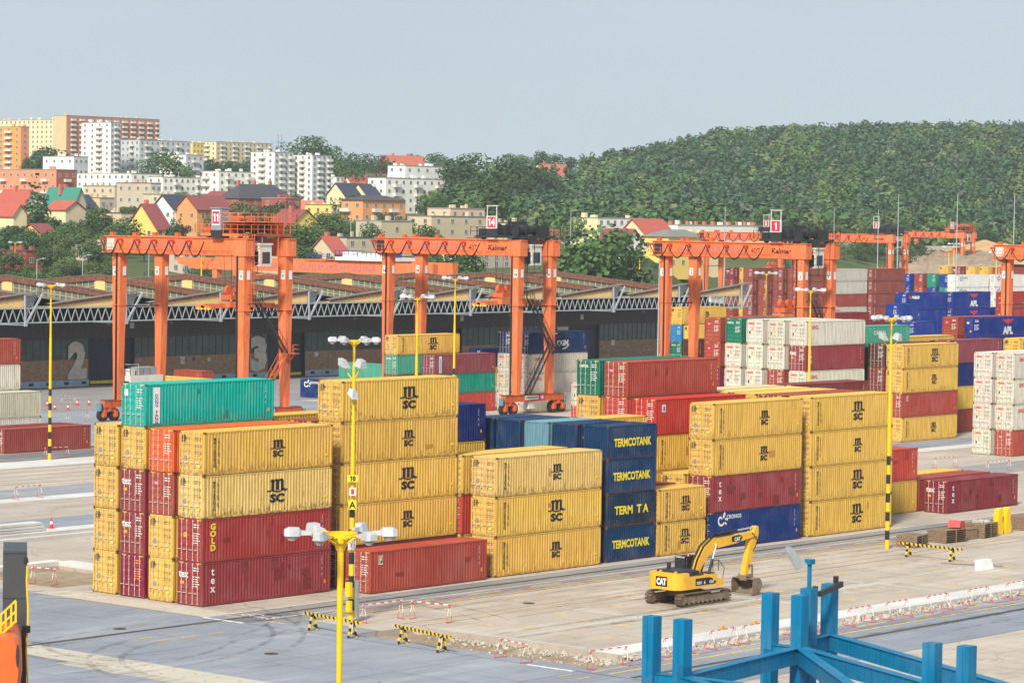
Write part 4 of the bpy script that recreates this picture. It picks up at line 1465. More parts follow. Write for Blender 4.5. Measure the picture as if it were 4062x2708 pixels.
    if house:
        b = MB()
        b.box(0.8, sp - 1.4, zs + 0.02, wb - 0.8, sp + 1.6, zs + 3.0, 0)
        b.box(1.0, sp - 1.0, zs + 3.02, 1.9, sp + 0.2, zs + 3.8, 0)
        for k in range(3):
            b.box(2.2 + 1.15 * k, sp - 1.1, zs + 3.02, 3.2 + 1.15 * k, sp + 0.6, zs + 4.0, 1)
        b.box(0.78, sp - 1.2, zs + 0.4, 0.81, sp - 0.3, zs + 2.3, 2)
        b.box(3.6, sp - 1.44, zs + 0.9, 4.1, sp - 1.39, zs + 1.6, 2)
        h = b.build('power_house', [M['offwhite'], M['greysteel'], M['glass']], t)
        b = MB()
        railing(b, [(0.85, sp + 1.5, zs + 3.0), (0.85, sp - 1.35, zs + 3.0), (2.2, sp - 1.35, zs + 3.0)], 1.4, 0, 1.4)
        b.build('railing', M['offwhite'], h)
    b = MB()
    b.box(2.2, -0.35, 0.7, 3.5, 0.35, 1.7)
    b.build('control_box', M['offwhite'], t)
    return t


M['motor'] = plain('blue_grey_motor', (0.10, 0.24, 0.34, 1), 0.5, 0.1, 0.2, 3)
M['faintblue'] = plain('faded_lilac_print', (0.36, 0.13, 0.22, 1), 0.7, 0, 0.4, 2)
rtg(162.0, 111.0, '14', 'orange gantry crane numbered 14, middle one in front of the warehouse', True)
rtg(113.0, 112.4, '11', 'orange gantry crane numbered 11 with orange trolley, leftmost crane', False, wb=7.1, sp=22.3, spreader_z=14.6)
_p = at(3184, 1026, 402)
rtg(_p.x, _p.y, '1', 'orange gantry crane numbered 1 behind the big white stack', True, spreader_z=12.6)
_p = at(3096.6, 960, 745)
rtg(_p.x, _p.y, '5', 'distant orange gantry crane numbered 5', True, spreader_z=13)
_p = at(3534, 956, 745)
rtg(_p.x, _p.y, '3', 'distant orange gantry crane numbered 3 over the blue containers', True, spreader_z=12.0)
_p = at(3819, 943, 1030)
rtg(_p.x, _p.y, '6', 'farthest orange gantry crane numbered 6 below the sand heap', False, wb=7.0, spreader_z=15)
_p = at(3995, 1024, 436)
rtg(_p.x, _p.y - 23.5, '7', 'orange gantry crane numbered 7, cut by the right edge of the picture', False, house=False)
# ---------------------------------------------------------------- warehouse with truss canopy and monitor roof
M['brick'] = None


def brickmat():
    m, nt, b = newmat('brick_infill')
    tc = node(nt, 'ShaderNodeTexCoord')
    n1 = noise(nt, mapping(nt, tc.outputs['Object'], (0.35, 1, 2.2)), 3.0, 5, 0.7)
    c = mixrgb(nt, 'MIX', maprange(nt, n1, 0.4, 0.62, 0, 1), (0.27, 0.15, 0.09, 1), (0.44, 0.28, 0.17, 1))
    n2 = noise(nt, tc.outputs['Object'], 1.2, 3, 0.6)
    c = mixrgb(nt, 'MIX', maprange(nt, n2, 0.5, 0.7, 0, 0.5), c, (0.50, 0.36, 0.24, 1))
    nt.links.new(c, b.inputs['Base Color'])
    b.inputs['Roughness'].default_value = 0.9
    return m


M['brick'] = brickmat()
M['darksheet'] = plain('dark_brown_sheeting', (0.085, 0.075, 0.075, 1), 0.7, 0, 0.15, 2)
M['winglass'] = plain('dusty_dark_glass', (0.075, 0.095, 0.09, 1), 0.3, 0, 0.35, 0.5, 0.5)
M['greenframe'] = plain('green_window_bar', (0.06, 0.13, 0.10, 1), 0.6, 0, 0.1, 2)
M['plinth'] = plain('pale_blue_plinth', (0.36, 0.48, 0.58, 1), 0.8, 0, 0.2, 1)
M['navydoor'] = plain('navy_roller_door', (0.028, 0.036, 0.06, 1), 0.6, 0, 0.25, 1.5)
M['fascia'] = plain('rusty_brown_fascia', (0.17, 0.068, 0.042, 1), 0.8, 0, 0.45, 2.2)
M['ochre'] = plain('ochre_panel', (0.78, 0.52, 0.21, 1), 0.7, 0, 0.07, 0.6)
M['felt'] = plain('grey_roof_felt', (0.17, 0.155, 0.135, 1), 0.9, 0, 0.25, 0.35)
M['skylight'] = plain('skylight_glass', (0.14, 0.16, 0.12, 1), 0.35, 0, 0.4, 0.8, 0.5)
M['creambar'] = plain('cream_glazing_bar', (0.52, 0.44, 0.28, 1), 0.7, 0, 0.15, 2)
M['numeral'] = plain('weathered_numeral', (0.62, 0.56, 0.50, 1), 0.85, 0, 0.18, 1)

wh = empty('warehouse', (100, 192.6, 0), 0, 'long brick and glass warehouse with steel truss canopy and saw-tooth roof', 'warehouse')
WX0, WX1 = 0.0, 214.0          # local x (world 100..314)
DOORS = [(59.0, 68.2), (96.6, 105.0), (134.6, 143.2), (172.4, 180.7)]
openings = [(-1, WX0)] + DOORS + [(WX1, WX1 + 1)]
for (a0, a1), (c0, c1) in zip(openings[:-1], openings[1:]):
    n = max(1, round((c0 - a1) / 5.6))
    for i in range(n):
        x0, x1 = a1 + (c0 - a1) * i / n, a1 + (c0 - a1) * (i + 1) / n
        b = MB()
        b.box(x0 + 0.06, 0, 0.95, x1 - 0.06, 0.3, 4.0)
        b.build('brick_panel', M['brick'], wh)
        b = MB()
        b.box(x0 + 0.06, 0.08, 4.0, x1 - 0.06, 0.2, 7.0)
        w = b.build('window', M['winglass'], wh)
        b = MB()
        for k in range(5):
            xx = x0 + 0.06 + (x1 - x0 - 0.12) * k / 4
            b.box(xx - 0.04, 0.0, 4.0, xx + 0.04, 0.079, 7.0)
        b.box(x0 + 0.1, 0.01, 5.45, x1 - 0.1, 0.07, 5.52)
        b.build('mullion', M['greenframe'], w)
        b = MB()
        b.box(x0 - 0.06, -0.03, 0.95, x0 + 0.06, 0.28, 4.0)
        b.build('pilaster', M['greysteel'], wh)
    b = MB()
    b.box(a1 if a1 > 0 else 0, -0.12, 0, c0, 0.35, 0.949)
    pl = b.build('plinth', M['plinth'], wh)
    b = MB()
    xx = a1 + 1.2
    while xx < c0 - 1.5:
        b.box(xx, -0.14, 0.3, xx + 0.9, -0.118, 0.72)
        xx += 1.9 if int(xx * 10) % 2 else 3.4
    b.build('vent', M['navydoor'], pl)
for (x0, x1) in DOORS:
    b = MB()
    b.box(x0, 0.35, 0, x1, 0.42, 7.0, 0)
    for i in range(23):
        b.box(x0, 0.32, 0.3 * i + 0.02, x1, 0.349, 0.3 * i + 0.2, 0)
    b.box(x0 + 0.5, 0.28, 0.25, x1 - 0.5, 0.318, 0.7, 1)
    d = b.build('door', [M['navydoor'], M['hazard'] if 'hazard' in M else M['lemon']], wh)
    b = MB()
    b.box(x0, -0.05, 0, x0 + 0.3, 0.3, 7.0)
    b.box(x1 - 0.3, -0.05, 0, x1, 0.3, 7.0)
    b.build('door_frame', M['darksteel'], d)
for num, cx in (('2', 56.6), ('3', 94.4), ('4', 132.0), ('5', 170.0)):
    mobj('numeral', tmesh(num, 5.7, 'numeral', 0.07, 3.7), wh, (cx, -0.16, 3.9), ROT_SIDE)
b = MB()
corr(b, 420, WX0, WX1, 7.0, 10.6, lambda x, d, z: (x, d - 0.02, z), 0, 0.06)
b.build('cladding', M['darksheet'], wh)
b = MB()
b.face([(WX0, -8.6, 10.02), (WX1, -8.6, 10.02), (WX1, 0, 10.6), (WX0, 0, 10.6)])
b.face([(WX0, -8.4, 12.05), (WX1, -8.4, 12.05), (WX1, 1.2, 12.05), (WX0, 1.2, 12.05)], 1)
b.box(WX0, 0.35, 0, WX0 + 0.3, 52, 12.0)
b.box(WX1 - 0.3, 0.35, 0, WX1, 52, 12.0)
b.box(WX0, 51.7, 0, WX1, 52, 12.0)
b.box(WX0, 1.2, 11.8, WX1, 51.6, 12.0)
b.build('canopy_deck', [M['darksheet'], M['felt']], wh)
# truss
b = MB()
for z in (10.05, 12.1):
    b.bar((WX0, -8.6, z), (WX1 + 1.5, -8.6, z), 0.17, 0.17)
n = 296
tm = b.build('truss_chord', M['palesteel'], wh)
dm = {}
for i in range(n):
    x0 = WX0 + (WX1 + 1.5) * i / n
    x1 = WX0 + (WX1 + 1.5) * (i + 1) / n
    a, c = ((x0, 10.15), (x1, 12.0)) if i % 2 == 0 else ((x0, 12.0), (x1, 10.15))
    if x1 + 100 < 128:
        continue
    if i % 2 not in dm:
        q = MB()
        q.bar((0, 0, a[1]), (x1 - x0, 0, c[1]), 0.10, 0.10)
        dm[i % 2] = q.mesh('truss_diagonal', M['palesteel'])
    mobj('truss_diagonal', dm[i % 2], tm, (x0, -8.6, 0))
# saw-tooth canopy ends with their wing-shaped struts
for k in range(-1, 10):
    xs = 139.4 + 19.2 * k - 100
    if xs < 2:
        continue
    x0 = max(xs - 13.9, 0.3)
    z0 = 12.25
    b = MB()
    b.prism([(x0 - 0.4, -8.3, 12.2), (xs, -8.3, 12.2), (xs, -8.3, 13.75), (x0 - 0.4, -8.3, 12.35)], (0, 1.0, 0), 0)
    w = b.build('gable_panel', M['ochre'], wh)
    b = MB()
    p0, p1 = Vector((x0 - 0.4, -8.45, 12.6)), Vector((xs + 0.2, -8.45, 14.2))
    nseg = 26
    for i in range(nseg):
        a, c = p0.lerp(p1, i / nseg), p0.lerp(p1, (i + 0.93) / nseg)
        off = Vector((0, -0.03 * (i % 2), 0))
        h0, h1 = Vector((0, 0, 0.3 + 0.32 * i / nseg)), Vector((0, 0, 0.3 + 0.32 * (i + 1) / nseg))
        b.hexa([a - h0 + off, c - h1 + off, c - h1 + off + Vector((0, 0.12, 0)), a - h0 + off + Vector((0, 0.12, 0)), a + off, c + off, c + off + Vector((0, 0.12, 0)), a + off + Vector((0, 0.12, 0))], 0)
    b.build('fascia_board', M['fascia'], wh)
    b = MB()
    b.hexa([p0 + Vector((0, -0.1, 0.01)), p1 + Vector((3.2, -0.1, 0.22)), p1 + Vector((3.2, 1.3, 0.22)), p0 + Vector((0, 1.3, 0.01)), p0 + Vector((0, -0.1, 0.12)), p1 + Vector((3.2, -0.1, 0.34)), p1 + Vector((3.2, 1.3, 0.34)), p0 + Vector((0, 1.3, 0.12))])
    b.build('canopy_roof', M['felt'], wh)
    b = MB()
    b.bar((xs, -8.7, 9.75), (xs - 0.15, -8.7, 14.0), 0.2, 0.22)
    b.bar((xs, -8.7, 9.75), (xs + 3.1, -8.7, 14.1), 0.2, 0.26)
    b.bar((xs - 6.5, -8.65, 10.0), (xs, -8.65, 9.75), 0.16, 0.16)
    b.box(xs - 0.25, -8.85, 9.55, xs + 0.25, -8.5, 9.95)
    b.build('wing_strut', M['palesteel'], wh)
    b = MB()
    b.face([(xs + 0.2, -7.9, 11.95), (xs + 1.7, -7.9, 11.95), (xs + 3.0, -7.9, 14.0), (xs + 0.2, -7.9, 13.9)])
    b.face([(xs + 1.7, -7.9, 11.95), (xs + 1.7, -7.0, 11.95), (xs + 3.0, -7.0, 14.0), (xs + 3.0, -7.9, 14.0)])
    b.build('wing_panel', M['greysteel'], wh)
# main roof: monitors with a glazed wall looking towards -x, ridge half-way back
YR, YF, YB = 25.5, 0.6, 51.5
zt_ = lambda y: 16.0 - (YR - y) * 0.082 if y < YR else 16.0 - (y - YR) * 0.082
for k in range(-1, 9):
    xk = 145.5 + 19.2 * k - 100
    x1 = min(xk + 19.15, WX1)
    if xk < 1:
        continue
    b = MB()
    for (ya, yb) in ((YF, YR), (YR, YB)):
        za, zb = zt_(ya), zt_(yb)
        b.hexa([(xk - 0.5, ya, za - 0.12), (x1, ya, za - 2.65), (x1, yb, zb - 2.65), (xk - 0.5, yb, zb - 0.12), (xk - 0.5, ya, za), (x1, ya, za - 2.5), (x1, yb, zb - 2.5), (xk - 0.5, yb, zb)])
    b.build('roof', M['felt'], wh)
    for (ya, yb) in ((YF, YR), (YR, YB)):
        b = MB()
        nseg = 40
        for i in range(nseg):
            y0, y1 = ya + (yb - ya) * i / nseg, ya + (yb - ya) * (i + 0.94) / nseg
            o = 0.02 * (i % 2)
            b.hexa([(xk - 0.42 - o, y0, zt_(y0) - 1.0), (xk - 0.3, y0, zt_(y0) - 1.0), (xk - 0.3, y1, zt_(y1) - 1.0), (xk - 0.42 - o, y1, zt_(y1) - 1.0),
                    (xk - 0.42 - o, y0, zt_(y0) - 0.12), (xk - 0.3, y0, zt_(y0) - 0.12), (xk - 0.3, y1, zt_(y1) - 0.12), (xk - 0.42 - o, y1, zt_(y1) - 0.12)])
        b.build('fascia_board', M['fascia'], wh)
        b = MB()
        b.hexa([(xk - 0.1, ya, 11.9), (xk, ya, 11.9), (xk, yb, 11.9), (xk - 0.1, yb, 11.9), (xk - 0.1, ya, zt_(ya) - 1.0), (xk, ya, zt_(ya) - 1.0), (xk, yb, zt_(yb) - 1.0), (xk - 0.1, yb, zt_(yb) - 1.0)])
        sk = b.build('skylight', M['skylight'], wh)
        b = MB()
        nn = 18
        for i in range(nn + 1):
            y = ya + (yb - ya) * i / nn
            b.bar((xk - 0.16, y, 11.95), (xk - 0.16, y, zt_(y) - 1.0), 0.1, 0.1)
        for q in (1.9, 2.8):
            b.bar((xk - 0.18, ya, zt_(ya) - q), (xk - 0.18, yb, zt_(yb) - q), 0.08, 0.08)
        b.build('glazing_bar', M['creambar'], sk)
    b = MB()
    b.box(xk - 0.3, YR - 1.2, 12.2, xk - 0.2, YR + 1.2, zt_(YR) - 0.95)
    b.build('ochre_panel', M['ochre'], wh)
for k, xx in enumerate((59, 71.5, 112, 150.5, 188)):
    b = MB()
    b.cyl((xx, -4.3, 9.6), (xx, -4.3, 10.2), 0.06, 0.06, 6)
    b.cyl((xx, -4.3, 9.2), (xx, -4.3, 9.65), 0.32, 0.12, 10)
    b.build('canopy_lamp', M['alu'], wh)
for (xx, zz, w, h, m) in ((78.0, 3.3, 0.9, 1.1, 'white'), (83.6, 3.3, 0.6, 0.6, 'offwhite'), (80.5, 3.4, 0.4, 0.5, 'blueink'), (107.5, 3.5, 0.9, 0.7, 'offwhite'), (125.5, 3.3, 0.9, 1.1, 'white'), (128.0, 3.2, 0.9, 0.9, 'lemon'), (184.5, 3.6, 1.0, 1.0, 'offwhite'), (198.0, 3.5, 0.9, 1.1, 'white'), (67.5, 8.9, 0.9, 0.9, 'offwhite'), (143.0, 8.7, 0.9, 0.9, 'offwhite'), (175.5, 8.4, 0.9, 0.9, 'offwhite')):
    o = mobj('notice_sign', flat_polys('notice_sign', [[(-w / 2, -h / 2), (w / 2, -h / 2), (w / 2, h / 2), (-w / 2, h / 2)]], m), wh, (xx, -0.1, zz), ROT_SIDE)
    if m == 'white':
        ring = [[(math.cos(a) * 0.30, math.sin(a) * 0.30), (math.cos(c) * 0.30, math.sin(c) * 0.30), (math.cos(c) * 0.38, math.sin(c) * 0.38), (math.cos(a) * 0.38, math.sin(a) * 0.38)] for a, c in [(i * 0.5236, (i + 1) * 0.5236) for i in range(12)]]
        mobj('symbol', flat_polys('symbol', ring + [[(-0.27, 0.21), (-0.21, 0.27), (0.27, -0.21), (0.21, -0.27)]], 'redink'), wh, (xx, -0.12, zz), ROT_SIDE)

# pallets leaning by the warehouse wall
def pallet(x, y, z, n, label, w=1.2, d=1.0, rz=0.0, cat='pallet stack'):
    t = empty('pallet_stack', (x, y, z), rz, label, cat)
    for k in range(n):
        b = MB()
        zz = k * 0.15
        for i in range(6):
            b.box(-w / 2, -d / 2 + i * d / 6 + 0.02, zz + 0.12, w / 2, -d / 2 + (i + 1) * d / 6 - 0.02, zz + 0.145)
        for xx in (-w / 2, -0.06, w / 2 - 0.12):
            b.box(xx, -d / 2, zz + 0.02, xx + 0.12, d / 2, zz + 0.12)
        b.build('pallet', M['wood'], t)
    return t


pallet(231.0, 186.0, 0.03, 22, 'tall stack of wooden pallets against the warehouse wall', 2.4, 2.0)
pallet(233.6, 186.4, 0.03, 19, 'slightly lower stack of wooden pallets by the warehouse wall', 2.2, 2.0, 0.1)

# rail gantry crane behind the warehouse
g = empty('rail_gantry_crane', (297.5, 250, 0), 0, 'orange rail gantry girder with white machinery, behind the warehouse roof', 'crane')
b = MB()
b.box(-0.8, -2, 14.2, 0.8, 66, 16.6)
b.prism([(-0.8, 66, 14.2), (-0.8, 66, 16.6), (-0.8, 72, 16.6), (-0.8, 71, 15.2)], (1.6, 0, 0))
b.box(5.2, -2, 14.4, 6.8, 66, 16.8)
gi = b.build('girder', M['crane'], g)
mobj('lettering', tmesh('BAŁTYCKI TERMINAL KONTENEROWY GDYNIA', 1.1, 'faintblue', 0.01, 40.0), gi, (-0.83, 33, 15.3), ROT_END)
b = MB()
for yy in (4, 60):
    for xx in (0, 6):
        b.box(xx - 0.7, yy - 0.7, 0, xx + 0.7, yy + 0.7, 14.3)
b.build('leg', M['crane'], g)
b = MB()
b.box(-1.5, 9, 16.9, 7, 24, 17.6, 0)
b.box(1, 14, 17.6, 4, 20, 18.3, 0)
b.box(0.2, 20.5, 17.6, 2.6, 23.5, 18.6, 0)
b.cyl((1, 11.5, 18.2), (4, 11.5, 18.2), 0.9, 0.9, 12, 1)
mh = b.build('machinery_house', [M['white'], M['blueink']], g)
b = MB()
railing(b, [(-1.5, 9, 17.6), (-1.5, 24, 17.6), (7, 24, 17.6)], 1.2, 0, 1.2, 0.05)
railing(b, [(-1.5, 25, 17.0), (-1.5, 32, 17.0)], 1.0, 0, 1.2, 0.05)
b.build('railing', M['blueink'], mh)
b = MB()
b.box(-1.2, 24.5, 16.8, 7, 33, 16.98)
b.build('platform', M['crane2'], g)
# ---------------------------------------------------------------- terrain beyond the yard
TCOL = [-500, 0, 400, 800, 1200, 1350, 1500, 1650, 1800, 2100, 2352, 2900]
TROW = [560, 620, 700, 800, 900, 1000, 1100, 1200, 1350, 1500, 1650, 1800, 2200, 3000, 5000]
TPY = {
    0: [None, None, 604, 574, 545, 515, 492, 468, 430, 404, 388, 374, 380, 400, 430],
    400: [None, None, 610, 572, 545, 515, 492, 466, 430, 404, 388, 374, 382, 400, 430],
    800: [None, None, 618, 590, 556, 526, 500, 478, 445, 405, 388, 378, 384, 400, 430],
    1200: [None, None, 624, 590, 560, 535, 512, 490, 450, 418, 402, 398, 402, 410, 430],
    1350: [None, None, 624, 592, 562, 538, 518, 498, 455, 422, 402, 396, 402, 410, 430],
    1500: [None, None, 624, 594, 564, 536, 517, 498, 448, 408, 378, 372, 388, 405, 430],
    1650: [None, None, None, None, 580, 548, 527, 503, 448, 396, 350, 335, 360, 390, 430],
    1800: [None, None, None, None, 600, 562, 538, 510, 450, 390, 342, 328, 348, 380, 430],
    2100: [None, None, None, None, None, 622, 568, 530, 455, 386, 335, 320, 340, 380, 430],
    2352: [None, None, None, None, None, 640, 580, 535, 458, 386, 334, 318, 338, 380, 430],
}
TPY[-500] = TPY[0]
TPY[2900] = TPY[2352]


def _zof(x2, py, D):
    if py is None:
        return 0.0
    hor = 497.8 + 0.0149 * (x2 - 1180)
    return max(0.0, 26.2 - (py - hor) * S2 * D / FPX)


TZ = np.array([[_zof(c, TPY[c][i], d) for i, d in enumerate(TROW)] for c in TCOL])


def terr(x2, D):
    """terrain height at photo column x2 (2352-wide units) and distance D"""
    x2 = min(max(x2, TCOL[0]), TCOL[-1] - 1e-6)
    D = min(max(D, TROW[0]), TROW[-1] - 1e-6)
    i = max(k for k in range(len(TCOL) - 1) if TCOL[k] <= x2)
    j = max(k for k in range(len(TROW) - 1) if TROW[k] <= D)
    a = (x2 - TCOL[i]) / (TCOL[i + 1] - TCOL[i])
    c = (D - TROW[j]) / (TROW[j + 1] - TROW[j])
    return float((TZ[i, j] * (1 - a) + TZ[i + 1, j] * a) * (1 - c) + (TZ[i, j + 1] * (1 - a) + TZ[i + 1, j + 1] * a) * c)


def gp(x2, D, dz=0.0):
    """point on the terrain"""
    p = at(x2 * S2, 1000, D)
    return Vector((p.x, p.y, terr(x2, D) + dz))


def grassmat():
    m, nt, b = newmat('rough_grass')
    g = node(nt, 'ShaderNodeNewGeometry')
    c = mixrgb(nt, 'MIX', maprange(nt, noise(nt, g.outputs['Position'], 0.03, 5, 0.6), 0.35, 0.65, 0, 1), (0.045, 0.075, 0.03, 1), (0.10, 0.12, 0.05, 1))
    c = mixrgb(nt, 'MIX', maprange(nt, noise(nt, g.outputs['Position'], 0.012, 3, 0.5), 0.55, 0.7, 0, 0.8), c, (0.20, 0.17, 0.08, 1))
    nt.links.new(c, b.inputs['Base Color'])
    b.inputs['Roughness'].default_value = 0.95
    b.inputs['Specular IOR Level'].default_value = 0.1
    return m


M['grass'] = grassmat()
nc, nr = 70, 60
b = MB()
cols = [-500 + 3400 * i / nc for i in range(nc + 1)]
rows = [560 * (5000 / 560) ** (j / nr) for j in range(nr + 1)]
pts = []
for cxx in cols:
    for d in rows:
        p = gp(cxx, d)
        pts.append((p.x, p.y, p.z - 0.05 if p.z < 0.01 else p.z))
b.faces(pts, [(i * (nr + 1) + j, (i + 1) * (nr + 1) + j, (i + 1) * (nr + 1) + j + 1, i * (nr + 1) + j + 1) for i in range(nc) for j in range(nr)], 0, True)
o = b.build('terrain', M['grass'])
tag(o, 'green hillside rising behind the container yard', kind='structure')

# ---------------------------------------------------------------- houses and flats on the slope
def pal(name, r, g, bl, var=0.07, rough=0.8, sc=0.25):
    if name not in M:
        M[name] = plain(name, lin(r, g, bl), rough, 0, var, sc)
    return name


for n, c in {'w_white': (232, 231, 224), 'w_grey': (186, 191, 197), 'w_ochre': (214, 150, 70), 'w_cream': (226, 208, 165), 'w_beige': (206, 182, 140), 'w_coral': (222, 140, 105), 'w_red': (196, 118, 88), 'w_yellow': (232, 200, 110), 'w_tan': (200, 184, 156),
             'w_pink': (214, 182, 158), 'w_orange': (218, 150, 95), 'w_brick': (160, 80, 66), 'w_stone': (184, 172, 154), 'w_green': (205, 222, 180), 'r_red': (168, 84, 70), 'r_orange': (186, 104, 80), 'r_maroon': (128, 66, 66), 'r_dark': (66, 68, 76), 'r_navy': (52, 58, 78), 'r_teal': (52, 128, 112), 'r_grey': (120, 118, 114), 'r_flat': (150, 148, 142), 'w_balc': (205, 202, 196)}.items():
    pal(n, *c)
M['wframe'] = plain('white_window_frame', (0.6, 0.6, 0.58, 1), 0.6)
M['townglass'] = plain('window_glass', (0.09, 0.10, 0.115, 1), 0.15, 0, 0.5, 0.4, 0.6)
_wm = {}


def win_mesh(kind):
    if kind not in _wm:
        b = MB()
        b.face([(-0.5, 0.0, -0.5), (0.5, 0.0, -0.5), (0.5, 0.0, 0.5), (-0.5, 0.0, 0.5)], 0)
        if kind == 'a':
            b.box(-0.03, -0.03, -0.5, 0.03, -0.002, 0.5, 1)
            for a, c, d, e in ((-0.56, -0.56, 0.56, -0.5), (-0.56, 0.5, 0.56, 0.56), (-0.56, -0.5, -0.5, 0.5), (0.5, -0.5, 0.56, 0.5)):
                b.box(a, -0.04, c, d, -0.002, e, 1)
        _wm[kind] = b.mesh('window', [M['townglass'], M['wframe']])
    return _wm[kind]


def solve_len(p0, d, px):
    """length along direction d from p0 until photo column px (2352 units) is reached"""
    lo, hi = 0.0, 400.0
    s = 1 if pxof(p0 + d * 1.0)[0] > pxof(p0)[0] else -1
    for _ in range(40):
        m = (lo + hi) / 2
        if (pxof(p0 + d * m)[0] / S2 - px) * s < 0:
            lo = m
        else:
            hi = m
    return lo


BLD = []


def building(xc, D, x0, x1, ytop, label, wl, wr=None, roof='flat', rm='r_flat', floors=3, cl=3, cr=3, rot=0.0, cat='building', name='apartment_block', roofh=0.0, gable='left', balc=0, ww=1.15, wh_=1.25, chim=0, base=None, parapet=True, maxl=60):
    """nearest vertical corner at column xc; left face runs to x0, right face to x1 (2352-wide units)"""
    p0 = gp(xc, D, -2.0)
    dl = Vector((-math.sin(rot), math.cos(rot), 0))
    dr = Vector((math.cos(rot), math.sin(rot), 0))
    A = max(9.0, min(solve_len(p0, dl, x0), maxl)) if x0 < xc - 8 else 9.5
    B = max(5.0, min(solve_len(p0, dr, x1), maxl)) if x1 > xc + 1 else 10.0
    if cl == 0 and 'blank' not in label:
        cl = max(1, int(A / 4.5))
    hor = 497.8 + 0.0149 * (xc - 1180)
    ztop = 26.2 - (ytop - hor) * S2 * D / FPX
    H = ztop - p0.z - roofh
    H = max(H, 4.0)
    # local frame: +x along dr, +y along dl (both away from the viewer)
    t = empty(name, p0, rot, label, cat)
    wr = wr or wl
    b = MB()
    b.face([(0, A, 0), (0, 0, 0), (0, 0, H), (0, A, H)], 0)
    b.face([(0, 0, 0), (B, 0, 0), (B, 0, H), (0, 0, H)], 1)
    b.face([(B, 0, 0), (B, A, 0), (B, A, H), (B, 0, H)], 0)
    b.face([(B, A, 0), (0, A, 0), (0, A, H), (B, A, H)], 1)
    if roof == 'gable':
        if gable == 'left':     # gable on the left face, ridge runs along +x
            b.face([(0, A, H), (0, 0, H), (0, A / 2, H + roofh)], 0)
            b.face([(B, 0, H), (B, A, H), (B, A / 2, H + roofh)], 0)
        else:
            b.face([(0, 0, H), (B, 0, H), (B / 2, 0, H + roofh)], 1)
            b.face([(B, A, H), (0, A, H), (B / 2, A, H + roofh)], 1)
    b.build('wall', [M[wl], M[wr]], t)
    b = MB()
    e = 0.5
    if roof == 'flat':
        b.box(-0.15, -0.15, H, B + 0.15, A + 0.15, H + 0.25)
        ro = b.build('roof', M[rm], t)
        b = MB()
        r = random.Random(int(xc * 7 + D))
        for k in range(3 + int((A + B) / 14)):
            qx, qy = r.uniform(0.8, max(1, B - 2)), r.uniform(0.8, max(1, A - 2))
            b.box(qx, qy, H + 0.25, qx + r.uniform(0.6, 1.4), qy + r.uniform(0.6, 1.4), H + r.uniform(0.8, 1.6))
        b.build('vent_stack', M[wl], ro)
    elif roof == 'gable':
        if gable == 'left':
            P = [(-e, -e, H - e * roofh * 2 / A), (B + e, -e, H - e * roofh * 2 / A), (B + e, A / 2, H + roofh), (-e, A / 2, H + roofh)]
            Q = [(-e, A / 2, H + roofh), (B + e, A / 2, H + roofh), (B + e, A + e, H - e * roofh * 2 / A), (-e, A + e, H - e * roofh * 2 / A)]
        else:
            P = [(-e, -e, H - e * roofh * 2 / B), (B / 2, -e, H + roofh), (B / 2, A + e, H + roofh), (-e, A + e, H - e * roofh * 2 / B)]
            Q = [(B / 2, -e, H + roofh), (B + e, -e, H - e * roofh * 2 / B), (B + e, A + e, H - e * roofh * 2 / B), (B / 2, A + e, H + roofh)]
        b.prism(P, (0, 0, 0.25))
        b.prism(Q, (0, 0, 0.25))
        ro = b.build('roof', M[rm], t)
    elif roof == 'hip':
        k = min(A, B) / 2
        c4 = [(-e, -e, H), (B + e, -e, H), (B + e, A + e, H), (-e, A + e, H)]
        if B >= A:
            r0, r1 = (k, A / 2, H + roofh), (B - k, A / 2, H + roofh)
            fs = [[c4[0], c4[1], r1, r0], [c4[2], c4[3], r0, r1], [c4[3], c4[0], r0], [c4[1], c4[2], r1]]
        else:
            r0, r1 = (B / 2, k, H + roofh), (B / 2, A - k, H + roofh)
            fs = [[c4[3], c4[0], r0, r1], [c4[1], c4[2], r1, r0], [c4[0], c4[1], r0], [c4[2], c4[3], r1]]
        for f in fs:
            b.face(f)
        b.face(list(reversed(c4)))
        ro = b.build('roof', M[rm], t)
    for k in range(chim):
        b = MB()
        qx, qy = B * (k + 0.6) / (chim + 0.4), A * 0.55
        b.box(qx - 0.5, qy - 0.5, H + (roofh * 0.55 if roof != 'flat' else 0.2), qx + 0.5, qy + 0.5, H + roofh + 1.3)
        b.build('chimney', M['r_orange'], ro)
    fh = (H - 2.0) / floors
    for fl in range(floors):
        z = 2.0 + fh * (fl + 0.55)
        for i in range(cl):
            y = A * (i + 0.5) / cl
            mobj('window', win_mesh('a'), t, (-0.05, y, z), (0, 0, -math.pi / 2), scale=(ww, 1, wh_))
        for i in range(cr):
            x = B * (i + 0.5) / cr
            mobj('window', win_mesh('a'), t, (x, -0.05, z), scale=(ww, 1, wh_))
            if balc and (i % balc == balc // 2):
                b = _balc(B / cr * 0.9)
                mobj('balcony', b, t, (x, 0, 2.0 + fh * fl + 0.1))
        if balc and cl:
            for i in range(cl):
                if i % balc == balc // 2:
                    mobj('balcony', _balc(A / cl * 0.85), t, (0, A * (i + 0.5) / cl, 2.0 + fh * fl + 0.1), (0, 0, -math.pi / 2))
    BLD.append((xc, D, label, x0, x1, ytop))
    return t


_bal = {}


def _balc(w):
    k = round(w * 2) / 2
    if k not in _bal:
        b = MB()
        b.box(-k / 2, -1.3, -0.12, k / 2, 0, 0.0)
        b.box(-k / 2, -1.3, 0.0, k / 2, -1.22, 1.0)
        b.box(-k / 2, -1.22, 0.0, -k / 2 + 0.08, 0, 1.0)
        b.box(k / 2 - 0.08, -1.22, 0.0, k / 2, 0, 1.0)
        _bal[k] = b.mesh('balcony', M['w_balc'])
    return _bal[k]


